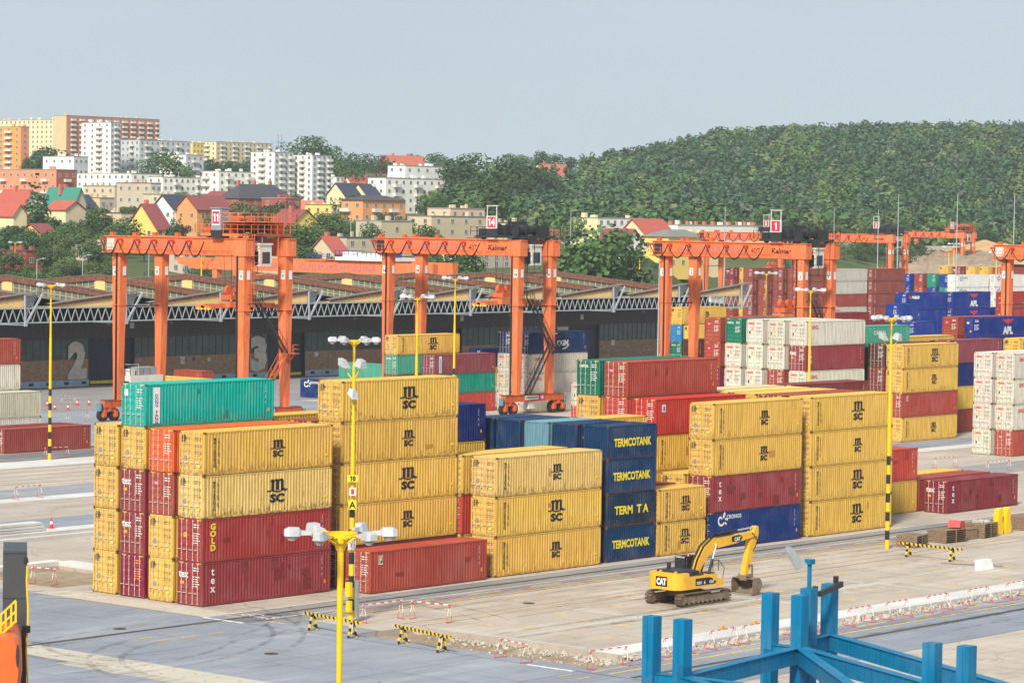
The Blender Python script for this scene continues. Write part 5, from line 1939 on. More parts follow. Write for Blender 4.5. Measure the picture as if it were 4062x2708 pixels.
B_ = building
B_(46, 1420, -25, 52, 292, 'ochre high-rise with balconies cut by the left edge', 'w_ochre', 'w_coral', floors=9, cl=4, cr=1, balc=2)
B_(120, 1650, -20, 128, 276, 'long cream high-rise behind the ochre one', 'w_cream', 'w_white', floors=10, cl=14, cr=1, maxl=200)
B_(150, 1600, 123, 365, 266, 'largest high-rise with red facade and blank beige end wall', 'w_beige', 'w_red', floors=11, cl=0, cr=22, balc=2, maxl=200)
B_(252, 1450, 186, 276, 282, 'white and grey apartment tower left of the lower grey block', 'w_white', 'w_grey', floors=10, cl=4, cr=3, balc=3)
B_(318, 1475, 277, 437, 322, 'long grey apartment block right of the white tower', 'w_grey', 'w_grey', floors=6, cl=4, cr=10, balc=3, maxl=140)
B_(168, 1340, 98, 202, 360, 'low white block in front of the red high-rise', 'w_white', 'w_grey', floors=3, cl=4, cr=3)
B_(425, 1380, 366, 467, 356, 'white block beside the large tree', 'w_white', 'w_grey', floors=4, cl=4, cr=3, balc=3)
B_(440, 1750, 436, 492, 329, 'yellow flats on the ridge', 'w_yellow', 'w_yellow', floors=4, cl=0, cr=6)
B_(494, 1740, 490, 625, 326, 'long grey-cream flats on the ridge right of the yellow ones', 'w_cream', 'w_tan', floors=5, cl=0, cr=14, balc=3, maxl=150)
B_(128, 1180, -30, 176, 390, 'long coral and cream flats at the left edge', 'w_coral', 'w_brick', floors=3, cl=10, cr=3, balc=3, maxl=140)
B_(300, 1260, 176, 371, 399, 'long low white block behind tan houses', 'w_white', 'w_white', floors=3, cl=9, cr=4, maxl=150)
B_(372, 1230, 368, 500, 407, 'white terrace with pairs of windows', 'w_white', 'w_white', floors=3, cl=0, cr=10, balc=4, maxl=140)
B_(500, 1225, 497, 580, 394, 'taller white terrace left of the white towers', 'w_white', 'w_white', floors=4, cl=0, cr=5, balc=3)
B_(628, 1240, 575, 672, 350, 'white tower, left one of the pair', 'w_white', 'w_grey', floors=8, cl=3, cr=4, balc=2)  # white all round; shade on the right wall is painted in as grey
B_(715, 1245, 672, 760, 357, 'white tower with balconies, right one of the pair', 'w_white', 'w_grey', floors=8, cl=3, cr=4, balc=2)  # grey right wall: the white tower's shaded side put into the wall colour
B_(770, 1290, 758, 790, 407, 'narrow white block right of the towers', 'w_white', 'w_white', floors=4, cl=1, cr=2)
B_(884, 1150, 880, 1030, 409, 'white block beside the broadleaf grove', 'w_white', 'w_white', floors=4, cl=0, cr=9, balc=3, maxl=140)
B_(928, 1185, 924, 1030, 381, 'upper storeys of white flats behind the white block', 'w_white', 'w_white', floors=5, cl=0, cr=5, maxl=140)
H_ = dict(roof='gable', cat='house', name='house')
B_(893, 1540, 890, 986, 357, 'large red-roofed house on the ridge', 'w_brick', 'w_stone', rm='r_orange', roofh=7, gable='left', floors=2, cl=0, cr=5, chim=2, **H_)
B_(1248, 1560, 1243, 1316, 380, 'red-roofed manor among trees', 'w_cream', 'w_cream', rm='r_orange', roofh=6, gable='left', floors=3, cl=0, cr=5, chim=2, **H_)
B_(790, 1140, 784, 838, 421, 'terrace house with navy roof, left part', 'w_cream', 'w_cream', rm='r_navy', roofh=4.5, gable='left', floors=2, cl=0, cr=3, chim=1, **H_)
B_(842, 1145, 838, 882, 423, 'terrace house with navy roof, right part', 'w_cream', 'w_stone', rm='r_navy', roofh=4.5, gable='left', floors=2, cl=0, cr=2, chim=1, **H_)
B_(548, 1010, 540, 672, 422, 'big brick house with dark hipped roof', 'w_brick', 'w_brick', roof='hip', rm='r_dark', roofh=5.0, floors=3, cl=2, cr=5, chim=3, cat='house', name='house')
B_(655, 975, 600, 690, 456, 'brick annex in front of the hipped roof', 'w_brick', 'w_brick', floors=3, cl=2, cr=2, cat='house', name='house')
B_(832, 950, 828, 930, 448, 'orange flat-roofed house with terrace railing', 'w_orange', 'w_orange', roof='hip', rm='r_dark', roofh=1.6, floors=3, cl=0, cr=5, balc=2, cat='house', name='house')
B_(760, 1010, 700, 788, 471, 'cream house with low roof behind the maroon roofs', 'w_yellow', 'w_cream', rm='r_grey', floors=2, cl=3, cr=2, cat='house', name='house')
B_(730, 1040, 678, 745, 462, 'white house with orange roof beside the brick house', 'w_cream', 'w_cream', rm='r_orange', roofh=3.0, gable='right', floors=2, cl=2, cr=1, **H_)
B_(262, 1080, 190, 300, 428, 'tan rendered house with blank wall', 'w_tan', 'w_tan', rm='r_grey', floors=3, cl=4, cr=1, cat='house', name='house')
B_(345, 1060, 268, 368, 421, 'grey-beige house with flat maroon roof', 'w_stone', 'w_grey', rm='r_maroon', floors=3, cl=4, cr=2, chim=1, cat='house', name='house')
B_(384, 1000, 328, 408, 447, 'windowless tan house end', 'w_tan', 'w_stone', rm='r_grey', floors=3, cl=1, cr=2, cat='house', name='house')
B_(397, 905, 393, 456, 449, 'white house with navy roof', 'w_white', 'w_white', rm='r_navy', roofh=4, gable='left', floors=2, cl=0, cr=3, **H_)
B_(452, 900, 449, 532, 450, 'orange house with maroon roof beside the navy roof', 'w_orange', 'w_orange', rm='r_maroon', roofh=4, gable='left', floors=2, cl=0, cr=3, **H_)
B_(360, 800, 290, 380, 470, 'bright yellow house with steep maroon gable', 'w_yellow', 'w_yellow', rm='r_maroon', roofh=6.5, gable='left', floors=2, cl=0, cr=2, chim=1, **H_)
B_(278, 850, 258, 300, 490, 'small cream shed-roofed house behind the yellow gable', 'w_tan', 'w_tan', rm='r_dark', floors=2, cl=1, cr=1, cat='house', name='house')
B_(170, 950, 100, 196, 432, 'house with bright green roof', 'w_cream', 'w_stone', rm='r_teal', roofh=5, gable='right', floors=2, cl=2, cr=2, chim=2, **H_)
B_(196, 955, 188, 222, 448, 'dark-roofed house beside the green roof', 'w_stone', 'w_stone', rm='r_navy', roofh=4, gable='left', floors=2, cl=1, cr=1, **H_)
B_(58, 930, -5, 70, 436, 'white house with red roof at the left edge', 'w_white', 'w_white', rm='r_red', roofh=4.5, gable='right', floors=2, cl=2, cr=1, chim=1, **H_)
B_(150, 900, 110, 195, 462, 'low house with pale red roof below the green roof', 'w_cream', 'w_tan', rm='r_red', roofh=2.5, gable='right', floors=1, cl=2, cr=2, **H_)
B_(990, 860, 986, 1116, 497, 'wide tan flat-roofed house', 'w_tan', 'w_tan', rm='r_grey', floors=3, cl=0, cr=4, cat='house', name='house', maxl=100)
B_(1034, 890, 1030, 1112, 479, 'pink flats above the wide tan house', 'w_pink', 'w_pink', rm='r_flat', floors=3, cl=0, cr=4, balc=2, cat='building')
B_(875, 800, 870, 946, 508, 'blank cream cube house', 'w_stone', 'w_tan', rm='r_flat', floors=2, cl=0, cr=1, cat='house', name='house')
B_(662, 860, 654, 742, 482, 'yellow gabled house with maroon roof', 'w_yellow', 'w_yellow', rm='r_maroon', roofh=5, gable='right', floors=2, cl=1, cr=2, chim=1, **H_)
B_(770, 735, 720, 792, 545, 'white house with steep red roof', 'w_tan', 'w_tan', rm='r_red', roofh=4, gable='left', floors=2, cl=2, cr=2, chim=1, **H_)
B_(796, 745, 785, 872, 546, 'flat grey-beige house beside the red roof', 'w_stone', 'w_tan', rm='r_dark', floors=2, cl=1, cr=3, cat='house', name='house')
B_(1082, 715, 1078, 1174, 581, 'pink-grey block behind the middle crane', 'w_pink', 'w_stone', rm='r_flat', floors=2, cl=0, cr=4, cat='building')
B_(530, 800, 490, 575, 516, 'low yellow building with orange roofs', 'w_yellow', 'w_yellow', rm='r_orange', roofh=2.0, gable='right', floors=1, cl=2, cr=3, **H_)
B_(545, 850, 535, 592, 498, 'small red-roofed house above the leftmost crane trolley', 'w_cream', 'w_cream', rm='r_red', roofh=3.0, gable='left', floors=1, cl=1, cr=2, chim=2, **H_)
B_(1372, 890, 1365, 1480, 501, 'long white flats with roof vents at the forest foot', 'w_cream', 'w_white', rm='r_flat', floors=3, cl=1, cr=7, cat='building')
B_(1480, 860, 1468, 1546, 504, 'yellow house with crimson roof', 'w_cream', 'w_yellow', rm='r_red', roofh=4, gable='left', floors=3, cl=2, cr=2, balc=2, **H_)
B_(1432, 790, 1424, 1478, 527, 'white house with maroon roof and balcony', 'w_white', 'w_white', rm='r_maroon', roofh=4, gable='right', floors=3, cl=1, cr=2, **H_)
B_(1535, 800, 1532, 1625, 527, 'yellow hall with low arched roof', 'w_yellow', 'w_yellow', roof='hip', rm='r_grey', roofh=2, floors=2, cl=0, cr=4, cat='house', name='house')
B_(1556, 930, 1545, 1772, 517, 'long low white building with many brick chimneys', 'w_white', 'w_white', rm='r_flat', floors=1, cl=1, cr=12, chim=11, cat='building', maxl=200)
B_(1255, 900, 1250, 1316, 529, 'low white house with red roof at the forest edge', 'w_white', 'w_white', rm='r_red', roofh=2.0, gable='left', floors=1, cl=0, cr=4, **H_)
B_(60, 690, -30, 110, 577, 'low house behind the warehouse roof at the left edge', 'w_brick', 'w_brick', rm='r_dark', floors=1, cl=4, cr=2, cat='house', name='house')
B_(420, 690, 375, 470, 578, 'grey rendered house behind the leftmost crane', 'w_stone', 'w_grey', rm='r_grey', floors=2, cl=2, cr=3, cat='house', name='house')
B_(228, 1000, 205, 262, 455, 'small beige house left of the tan blank wall', 'w_beige', 'w_stone', rm='r_grey', floors=2, cl=2, cr=2, cat='house', name='house')
B_(505, 1060, 470, 545, 440, 'low maroon-roofed house before the white terrace', 'w_stone', 'w_white', rm='r_maroon', roofh=3.0, gable='right', floors=2, cl=2, cr=2, **H_)
B_(470, 980, 440, 520, 463, 'grey rendered gable house behind the orange one', 'w_stone', 'w_grey', rm='r_dark', roofh=3.0, gable='left', floors=2, cl=1, cr=3, **H_)
B_(845, 1010, 800, 880, 468, 'cream terrace with maroon roof behind the orange house', 'w_cream', 'w_stone', rm='r_maroon', roofh=2.5, gable='right', floors=2, cl=2, cr=2, chim=1, **H_)
B_(812, 1320, 800, 880, 408, 'row of small red roofs above the navy terrace', 'w_white', 'w_white', rm='r_red', roofh=4, gable='left', floors=1, cl=0, cr=5, chim=2, **H_)
B_(975, 1330, 930, 1000, 402, 'little red-roofed row beside the white block', 'w_cream', 'w_cream', rm='r_red', roofh=3, gable='left', floors=1, cl=2, cr=3, **H_)
B_(30, 850, -20, 60, 470, 'cream cottage with red roof at the far left', 'w_cream', 'w_cream', rm='r_red', roofh=3.0, gable='right', floors=1, cl=2, cr=2, **H_)
B_(95, 800, 60, 130, 515, 'small yellow cottage with maroon roof among the trees', 'w_yellow', 'w_tan', rm='r_maroon', roofh=2.5, gable='left', floors=1, cl=1, cr=2, **H_)
B_(230, 720, 180, 262, 565, 'pale flat-roofed sheds behind the warehouse', 'w_stone', 'w_stone', rm='r_grey', floors=1, cl=2, cr=2, cat='house', name='house')
B_(640, 690, 615, 668, 585, 'small grey shed right of the leftmost crane', 'w_stone', 'w_tan', rm='r_grey', floors=1, cl=1, cr=2, cat='house', name='house')
B_(1165, 890, 1150, 1215, 512, 'dark-roofed house beside the tall narrow tree', 'w_tan', 'w_stone', rm='r_dark', floors=2, cl=1, cr=3, cat='house', name='house')
B_(1610, 850, 1600, 1665, 540, 'low cream house right of the yellow hall', 'w_cream', 'w_cream', rm='r_grey', floors=1, cl=1, cr=3, cat='house', name='house')
# hoarding letters on the ridge
M['paleblue'] = plain('pale_blue_letters', (0.20, 0.30, 0.50, 1), 0.6)
o = empty('roof_sign', gp(640, 1760, 0), 0, 'blue two-line roof lettering on the ridge', 'sign')
pz = at2(640, 333, 1760)
b = MB()
for q in (-1.5, 1.5):
    b.bar((q, 0, 0), (q, 0, pz.z - o.location.z + 6), 0.3, 0.3)
b.build('post', M['greysteel'], o)
for s, dz in (('INVEST', 1.6), ('KOMFORT', -1.6)):
    mobj('lettering', tmesh(s, 2.4, 'paleblue', 0.0, 11), o, (0, -0.2, pz.z - o.location.z + dz), (math.pi / 2, 0, -0.87))
o = empty('billboard', gp(961, 780, 0), -0.87, 'red billboard beside the blank cream house', 'billboard')
b = MB()
b.box(-3, -0.1, 3.0, 3, 0.1, 6.0)
b.bar((0, 0, 0), (0, 0, 3), 0.4, 0.4)
b.build('panel', M['redink'], o)
b = MB()
b.box(-2.8, -0.13, 3.2, 2.8, -0.11, 4.0)
b.build('poster_text', M['white'], o)

# sand heap, earth bank and concrete wall at the right
M['heap'] = groundmat('yellow_sand', (0.50, 0.33, 0.16, 1), (0.42, 0.27, 0.13, 1), 0.15, 0.3, crack=False)
M['earth'] = groundmat('dug_earth', (0.36, 0.27, 0.19, 1), (0.27, 0.21, 0.15, 1), 0.12, 0.4, crack=False, dust=(0.42, 0.38, 0.33, 1))
r2 = random.Random(9)
for (xc, D, w, ytop, lab) in ((2262, 1060, 26, 551, 'large cone of yellow sand at the right edge'), (2305, 1080, 18, 558, 'smaller sand cone right of the large one')):
    p = gp(xc, D, -1)
    h = at2(xc, ytop, D).z - p.z
    b = MB()
    rings, n = 7, 22
    pts = []
    for i in range(rings + 1):
        f = i / rings
        for k in range(n):
            rr = w * (1 - f) * (1 + 0.10 * math.sin(3 * k) + r2.uniform(-0.06, 0.06)) + 0.6 * f
            pts.append((p.x + math.cos(k * 2 * math.pi / n) * rr, p.y + math.sin(k * 2 * math.pi / n) * rr, p.z + h * f ** 0.92))
    b.faces(pts, [(i * n + k, i * n + (k + 1) % n, (i + 1) * n + (k + 1) % n, (i + 1) * n + k) for i in range(rings) for k in range(n)], 0, True)
    b.face([pts[rings * n + k] for k in range(n)])
    tag(b.build('sand_heap', M['heap']), lab, 'sand heap')
b = MB()
pts = []
nx, ny = 40, 8
for i in range(nx + 1):
    xx = 2060 + (2330 - 2060) * i / nx
    for j in range(ny + 1):
        D = 985 + 9 * j
        f = j / ny
        z0 = gp(xx, D).z
        z = at2(xx, 612 - 42 * f, D).z + r2.uniform(-0.5, 0.5)
        p = gp(xx, D)
        pts.append((p.x, p.y, max(z, z0 + 0.1) if 0 < j < ny and 0 < i < nx else z0 - 1))
b.faces(pts, [(i * (ny + 1) + j, (i + 1) * (ny + 1) + j, (i + 1) * (ny + 1) + j + 1, i * (ny + 1) + j + 1) for i in range(nx) for j in range(ny)])
tag(b.build('earth_bank', M['earth']), 'dug brown earth bank behind the far cranes', None, None, 'structure')
t = empty('concrete_fence', gp(2000, 1070), 0, 'long grey concrete panel fence at the forest foot on the right', 'fence')
for i in range(34):
    xa, xb = 1880 + 9.6 * i, 1880 + 9.6 * (i + 1) - 0.4
    pa, pb = gp(xa, 1070), gp(xb, 1070)
    zt_a = at2(xa, 557, 1070).z
    b = MB()
    o3 = Vector(t.location)
    pa, pb = pa - o3, pb - o3
    b.prism([(pa.x, pa.y, pa.z - 1), (pb.x, pb.y, pb.z - 1), (pb.x, pb.y, max(pb.z + 2.6, zt_a - 1.2 - o3.z)), (pa.x, pa.y, max(pa.z + 2.6, zt_a - 1.2 - o3.z))], (0.15, 0.2, 0))
    b.build('fence_panel', M['offwhite'] if False else M['r_flat'], t)

# ---------------------------------------------------------------- trees
M['leaf_dark'] = leafmat('dark_foliage', (0.024, 0.060, 0.024, 1), (0.046, 0.096, 0.036, 1))
M['leaf_mid'] = leafmat('mid_foliage', (0.038, 0.086, 0.028, 1), (0.074, 0.134, 0.042, 1))
M['leaf_light'] = leafmat('light_foliage', (0.07, 0.11, 0.042, 1), (0.11, 0.15, 0.06, 1))
M['leaf_pine'] = leafmat('pine_foliage', (0.026, 0.064, 0.036, 1), (0.054, 0.106, 0.056, 1))
M['leaf_grey'] = leafmat('grey_green_foliage', (0.062, 0.09, 0.064, 1), (0.095, 0.118, 0.082, 1))
M['bark'] = plain('bark', (0.07, 0.05, 0.035, 1), 0.9, 0, 0.3, 4)


def crown_geom(kind, seed, n, leaf, jit=0.38):
    """leaf-clump faces through a unit crown (height 1, centred on the axis, base at z=0)"""
    r = np.random.RandomState(seed)
    C = []
    if kind == 'round':
        nb = 9
        blobs = [(r.normal(0, 0.17), r.normal(0, 0.17), r.uniform(0.25, 0.8), r.uniform(0.16, 0.28)) for _ in range(nb)] + [(0, 0, 0.5, 0.34)]
    elif kind == 'poplar':
        blobs = [(r.normal(0, 0.03), r.normal(0, 0.03), z, 0.13 * math.sin(math.pi * min(1, z + 0.12)) + 0.04) for z in np.linspace(0.08, 0.93, 12)]
    elif kind == 'cone':
        blobs = [(r.normal(0, 0.02), r.normal(0, 0.02), z, 0.27 * (1 - z) + 0.02) for z in np.linspace(0.05, 0.97, 11)]
    else:   # pine: flat-topped irregular
        blobs = [(r.normal(0, 0.10), r.normal(0, 0.10), r.uniform(0.35, 0.95), r.uniform(0.10, 0.19)) for _ in range(8)] + [(0, 0, 0.6, 0.22)]
    w = np.array([q[3] ** 2 for q in blobs])
    w /= w.sum()
    pick = r.choice(len(blobs), n, p=w)
    V, F = [], []
    for i in pick:
        x, y, z, rad = blobs[i]
        d = r.normal(0, 1, 3)
        d /= np.linalg.norm(d)
        p = np.array([x, y, z]) + d * rad * r.uniform(0.72, 1.05) * np.array([1, 1, 0.85])
        nn = d + r.normal(0, jit, 3)
        nn /= np.linalg.norm(nn)
        a = np.cross(nn, [0.3, 0.2, 1.0])
        a /= np.linalg.norm(a)
        c = np.cross(nn, a)
        s = leaf * r.uniform(0.6, 1.25)
        k = len(V)
        t1, t2 = r.uniform(0.6, 1.2, 2)
        V += [p - a * s - c * s * t1 * 0.6, p + a * s * t2 - c * s * 0.7, p + a * s * 0.6 + c * s, p - a * s * 0.8 + c * s * t1 * 0.8]
        F.append((k, k + 1, k + 2, k + 3))
    return np.array(V), F


_crowns = {}


def crown_mesh(kind, seed, mat):
    k = (kind, seed, mat)
    if k not in _crowns:
        n, leaf = {'round': (1100, 0.027), 'poplar': (800, 0.022), 'cone': (700, 0.026), 'pine': (600, 0.028)}[kind]
        V, F = crown_geom(kind, seed, n, leaf)
        me = bpy.data.meshes.new('crown')
        me.from_pydata([tuple(v) for v in V], [], F)
        me.materials.append(M[mat])
        _crowns[k] = me
    return _crowns[k]


_tb = MB()
_tb.cyl((0, 0, -0.1), (0, 0, 0.35), 0.028, 0.02, 6)
_tb.cyl((0, 0, 0.3), (0.05, 0.03, 0.6), 0.018, 0.008, 5)
_tb.cyl((0, 0, 0.28), (-0.08, 0.05, 0.55), 0.014, 0.006, 5)
_tb.cyl((0, 0, 0.25), (0.03, -0.09, 0.5), 0.012, 0.005, 5)
TRUNK = _tb.mesh('trunk', M['bark'])
KINDW = {'round': ['round leafy', 'broad leafy', 'bushy'], 'poplar': ['tall narrow'], 'cone': ['conical dark'], 'pine': ['pine']}
NTREE = 0
TREES = []
trng = random.Random(33)


_STOP = {'with', 'behind', 'in', 'at', 'on', 'beside', 'left', 'right', 'above', 'below', 'among', 'before', 'of', 'between', 'cut', 'and', 'the', 'a', 'by', 'before', 'many', 'from', 'one'}


def short_name(lab):
    """shortest opening of a building's description that fits no other building"""
    w = lab.split()
    for n in range(2, len(w) + 1):
        if w[n - 1] in _STOP:
            continue
        if n < len(w) and w[n] not in _STOP:
            continue
        p = ' '.join(w[:n])
        if sum(q[2].startswith(p) for q in BLD) == 1:
            return p
    return lab


def near_words(x2, D):
    best = min(BLD, key=lambda q: ((q[0] - x2) / 60.0) ** 2 + ((q[1] - D) / 180.0) ** 2)
    rel = 'left of' if x2 < best[3] else ('right of' if x2 > best[4] else ('in front of' if D < best[1] else 'behind'))
    return f'{rel} the {short_name(best[2])}'


def tree(x2, D, h, kind='round', mat='leaf_mid', wide=1.0, label=None, dz=0.0):
    global NTREE
    NTREE += 1
    p = gp(x2, D, dz)
    tone = {'leaf_dark': 'dark green', 'leaf_mid': 'green', 'leaf_light': 'light green', 'leaf_pine': 'blue-green'}[mat]
    lab = label or f'{tone} {KINDW[kind][0]} tree {near_words(x2, D)}'
    t = empty('tree', p, trng.uniform(0, 6.28), lab, 'tree', 'trees of the town slope')
    TREES.append((x2, t))
    s = h
    mobj('crown', crown_mesh(kind, trng.randint(1, 4), mat), t, (0, 0, 0.10 * h), scale=(s * wide, s * wide, s * 0.92))
    mobj('trunk', TRUNK, t, scale=(s, s, s))
    return t


def tree_px(x2, ytop, D, kind='round', mat='leaf_mid', wide=1.0, label=None):
    p = gp(x2, D)
    h = at2(x2, ytop, D).z - p.z
    return tree(x2, D, max(h, 4.0), kind, mat, wide, label)


TR = [  # column, top row, distance, kind, foliage, width
    (75, 345, 1390, 'round', 'leaf_dark', 1.1), (120, 322, 1400, 'round', 'leaf_dark', 1.2), (150, 345, 1385, 'round', 'leaf_dark', 1.0), (60, 355, 1380, 'cone', 'leaf_dark', 1.0),
    (380, 343, 1300, 'round', 'leaf_mid', 1.15), (345, 365, 1290, 'round', 'leaf_mid', 0.9), (415, 370, 1295, 'round', 'leaf_mid', 0.9), (430, 385, 1285, 'round', 'leaf_mid', 0.7),
    (480, 362, 1450, 'round', 'leaf_dark', 1.1), (505, 365, 1460, 'round', 'leaf_dark', 1.1), (530, 362, 1455, 'round', 'leaf_dark', 1.0), (555, 366, 1450, 'round', 'leaf_dark', 1.1), (470, 375, 1430, 'cone', 'leaf_dark', 1.0),
    (683, 312, 1420, 'round', 'leaf_dark', 0.9), (728, 312, 1425, 'round', 'leaf_mid', 1.0), (752, 322, 1430, 'round', 'leaf_mid', 0.9), (706, 325, 1435, 'round', 'leaf_dark', 0.8),
    (785, 355, 1340, 'round', 'leaf_mid', 1.2), (765, 360, 1350, 'round', 'leaf_dark', 0.9), (800, 350, 1380, 'round', 'leaf_dark', 0.9), (808, 375, 1330, 'round', 'leaf_mid', 1.1),
    (835, 352, 1480, 'round', 'leaf_dark', 1.1), (862, 356, 1490, 'round', 'leaf_dark', 1.2), (885, 362, 1480, 'round', 'leaf_dark', 1.0), (905, 364, 1470, 'cone', 'leaf_dark', 1.2), (945, 346, 1580, 'round', 'leaf_dark', 1.0), (1000, 350, 1500, 'round', 'leaf_dark', 1.3), (1015, 362, 1450, 'round', 'leaf_mid', 1.1),
    (1050, 358, 1180, 'round', 'leaf_dark', 1.0), (1075, 352, 1200, 'round', 'leaf_dark', 1.0), (1110, 350, 1210, 'round', 'leaf_mid', 1.0), (1150, 356, 1220, 'round', 'leaf_dark', 1.0), (1185, 352, 1215, 'round', 'leaf_dark', 1.0), (1215, 362, 1220, 'round', 'leaf_dark', 1.0), (1240, 375, 1210, 'round', 'leaf_dark', 0.9), (1060, 395, 1150, 'round', 'leaf_dark', 1.1), (1200, 395, 1160, 'round', 'leaf_dark', 1.1), (1095, 400, 1140, 'round', 'leaf_mid', 1.1), (1030, 425, 1120, 'round', 'leaf_mid', 1.2), (1000, 455, 1080, 'round', 'leaf_mid', 1.2),
    (1136, 402, 1010, 'poplar', 'leaf_mid', 1.7), (1240, 345, 1640, 'round', 'leaf_dark', 1.0), (1270, 352, 1630, 'round', 'leaf_dark', 1.2), (1300, 352, 1640, 'round', 'leaf_dark', 1.1), (1180, 345, 1660, 'round', 'leaf_mid', 1.2), (1210, 350, 1650, 'round', 'leaf_mid', 1.1),
    (83, 397, 880, 'cone', 'leaf_dark', 1.2), (225, 462, 860, 'round', 'leaf_mid', 0.9), (238, 470, 850, 'poplar', 'leaf_mid', 1.6), (290, 498, 760, 'round', 'leaf_mid', 1.2), (265, 505, 765, 'round', 'leaf_mid', 1.0), (398, 488, 770, 'cone', 'leaf_pine', 1.1), (412, 495, 765, 'cone', 'leaf_pine', 1.0), (494, 480, 840, 'round', 'leaf_mid', 0.9), (540, 462, 900, 'round', 'leaf_light', 1.2), (575, 470, 890, 'round', 'leaf_mid', 1.1), (615, 455, 900, 'round', 'leaf_dark', 1.1), (605, 470, 890, 'round', 'leaf_dark', 1.2), (640, 462, 895, 'round', 'leaf_dark', 1.0),
    (805, 445, 1000, 'round', 'leaf_dark', 1.2), (660, 508, 760, 'round', 'leaf_mid', 1.1), (690, 500, 780, 'round', 'leaf_mid', 1.2), (640, 520, 750, 'round', 'leaf_mid', 1.2), (720, 505, 790, 'round', 'leaf_mid', 1.1), (750, 495, 820, 'round', 'leaf_mid', 1.2), (780, 490, 830, 'round', 'leaf_mid', 1.2), (800, 500, 820, 'round', 'leaf_mid', 1.1), (850, 490, 840, 'round', 'leaf_mid', 1.1), (825, 505, 815, 'round', 'leaf_mid', 1.2), (870, 492, 860, 'round', 'leaf_mid', 1.0), (895, 488, 860, 'round', 'leaf_mid', 1.1), (930, 500, 850, 'round', 'leaf_mid', 1.1), (960, 490, 900, 'round', 'leaf_mid', 1.1), (975, 505, 830, 'round', 'leaf_mid', 1.0), (855, 510, 790, 'round', 'leaf_mid', 1.1),
    (1040, 560, 640, 'round', 'leaf_mid', 1.1), (1015, 575, 645, 'round', 'leaf_mid', 1.0), (1065, 580, 635, 'round', 'leaf_mid', 0.9), (760, 580, 690, 'round', 'leaf_light', 0.9), (690, 555, 700, 'round', 'leaf_mid', 1.2), (660, 560, 690, 'round', 'leaf_mid', 1.1), (720, 570, 695, 'round', 'leaf_mid', 0.9),
    (1375, 512, 640, 'round', 'leaf_mid', 1.05), (1345, 530, 645, 'round', 'leaf_mid', 0.9), (1405, 530, 650, 'round', 'leaf_mid', 0.9), (1320, 565, 650, 'round', 'leaf_dark', 0.9), (1295, 572, 660, 'round', 'leaf_mid', 1.0), (1270, 590, 650, 'round', 'leaf_mid', 0.9), (1335, 590, 640, 'round', 'leaf_mid', 1.0),
    (1300, 505, 870, 'round', 'leaf_light', 0.9), (1325, 495, 880, 'round', 'leaf_mid', 0.9), (1230, 540, 850, 'round', 'leaf_mid', 1.0), (1215, 560, 760, 'round', 'leaf_mid', 1.0),
]
for a in TR:
    tree_px(*a)
r3 = random.Random(77)
for (x0, x1, D0, D1, n, h0, h1) in ((90, 270, 625, 700, 26, 3.5, 6.5), (-20, 270, 860, 925, 18, 4.5, 7), (380, 560, 850, 895, 9, 4, 6), (660, 800, 950, 1000, 8, 5, 7), (560, 700, 930, 965, 6, 4, 6.5), (760, 900, 1040, 1120, 8, 5, 8), (180, 400, 970, 1040, 12, 4, 7), (440, 680, 1150, 1210, 12, 4, 7), (150, 420, 1130, 1180, 12, 4, 7), (-20, 240, 640, 700, 24, 4, 7), (-20, 300, 705, 800, 26, 5, 8.5), (240, 500, 640, 720, 14, 4, 6.5), (20, 240, 820, 900, 12, 4, 6.5), (430, 640, 760, 830, 10, 4, 6), (560, 740, 900, 960, 6, 4, 7), (740, 1000, 860, 930, 10, 5, 8),
                                    (980, 1120, 760, 840, 6, 4, 6), (1440, 1560, 650, 760, 12, 2.5, 5), (1180, 1300, 820, 900, 8, 5, 8), (1900, 2120, 985, 1050, 16, 5, 10), (2120, 2400, 1090, 1140, 16, 5, 9), (1560, 1900, 960, 1040, 16, 6, 10), (2150, 2360, 960, 985, 7, 3, 5)):
    for _ in range(n):
        tree(r3.uniform(x0, x1), r3.uniform(D0, D1), r3.uniform(h0, h1), 'round', r3.choice(['leaf_mid', 'leaf_mid', 'leaf_dark', 'leaf_light']), r3.uniform(0.95, 1.4))

_by = {}
for x2, t in TREES:
    _by.setdefault(t['label'], []).append((x2, t))
_ordw = ['leftmost', 'second from left', 'third from left', 'fourth from left', 'fifth from left', 'sixth from left', 'seventh from left', 'eighth from left', 'ninth from left', 'tenth from left', 'eleventh from left', 'twelfth from left']
for lab, ts in _by.items():
    if len(ts) > 1:
        for k, (x2, t) in enumerate(sorted(ts, key=lambda q: q[0])):
            o_ = _ordw[k] if k < len(_ordw) - 1 else 'towards the right'
            if k == len(ts) - 1:
                o_ = 'rightmost'
            w_ = lab.replace('round leafy tree', 'leafy tree').split()
            t['label'] = ' '.join((w_ + ['-'])[:-1][:16 - len(o_.split())]) + ', ' + o_

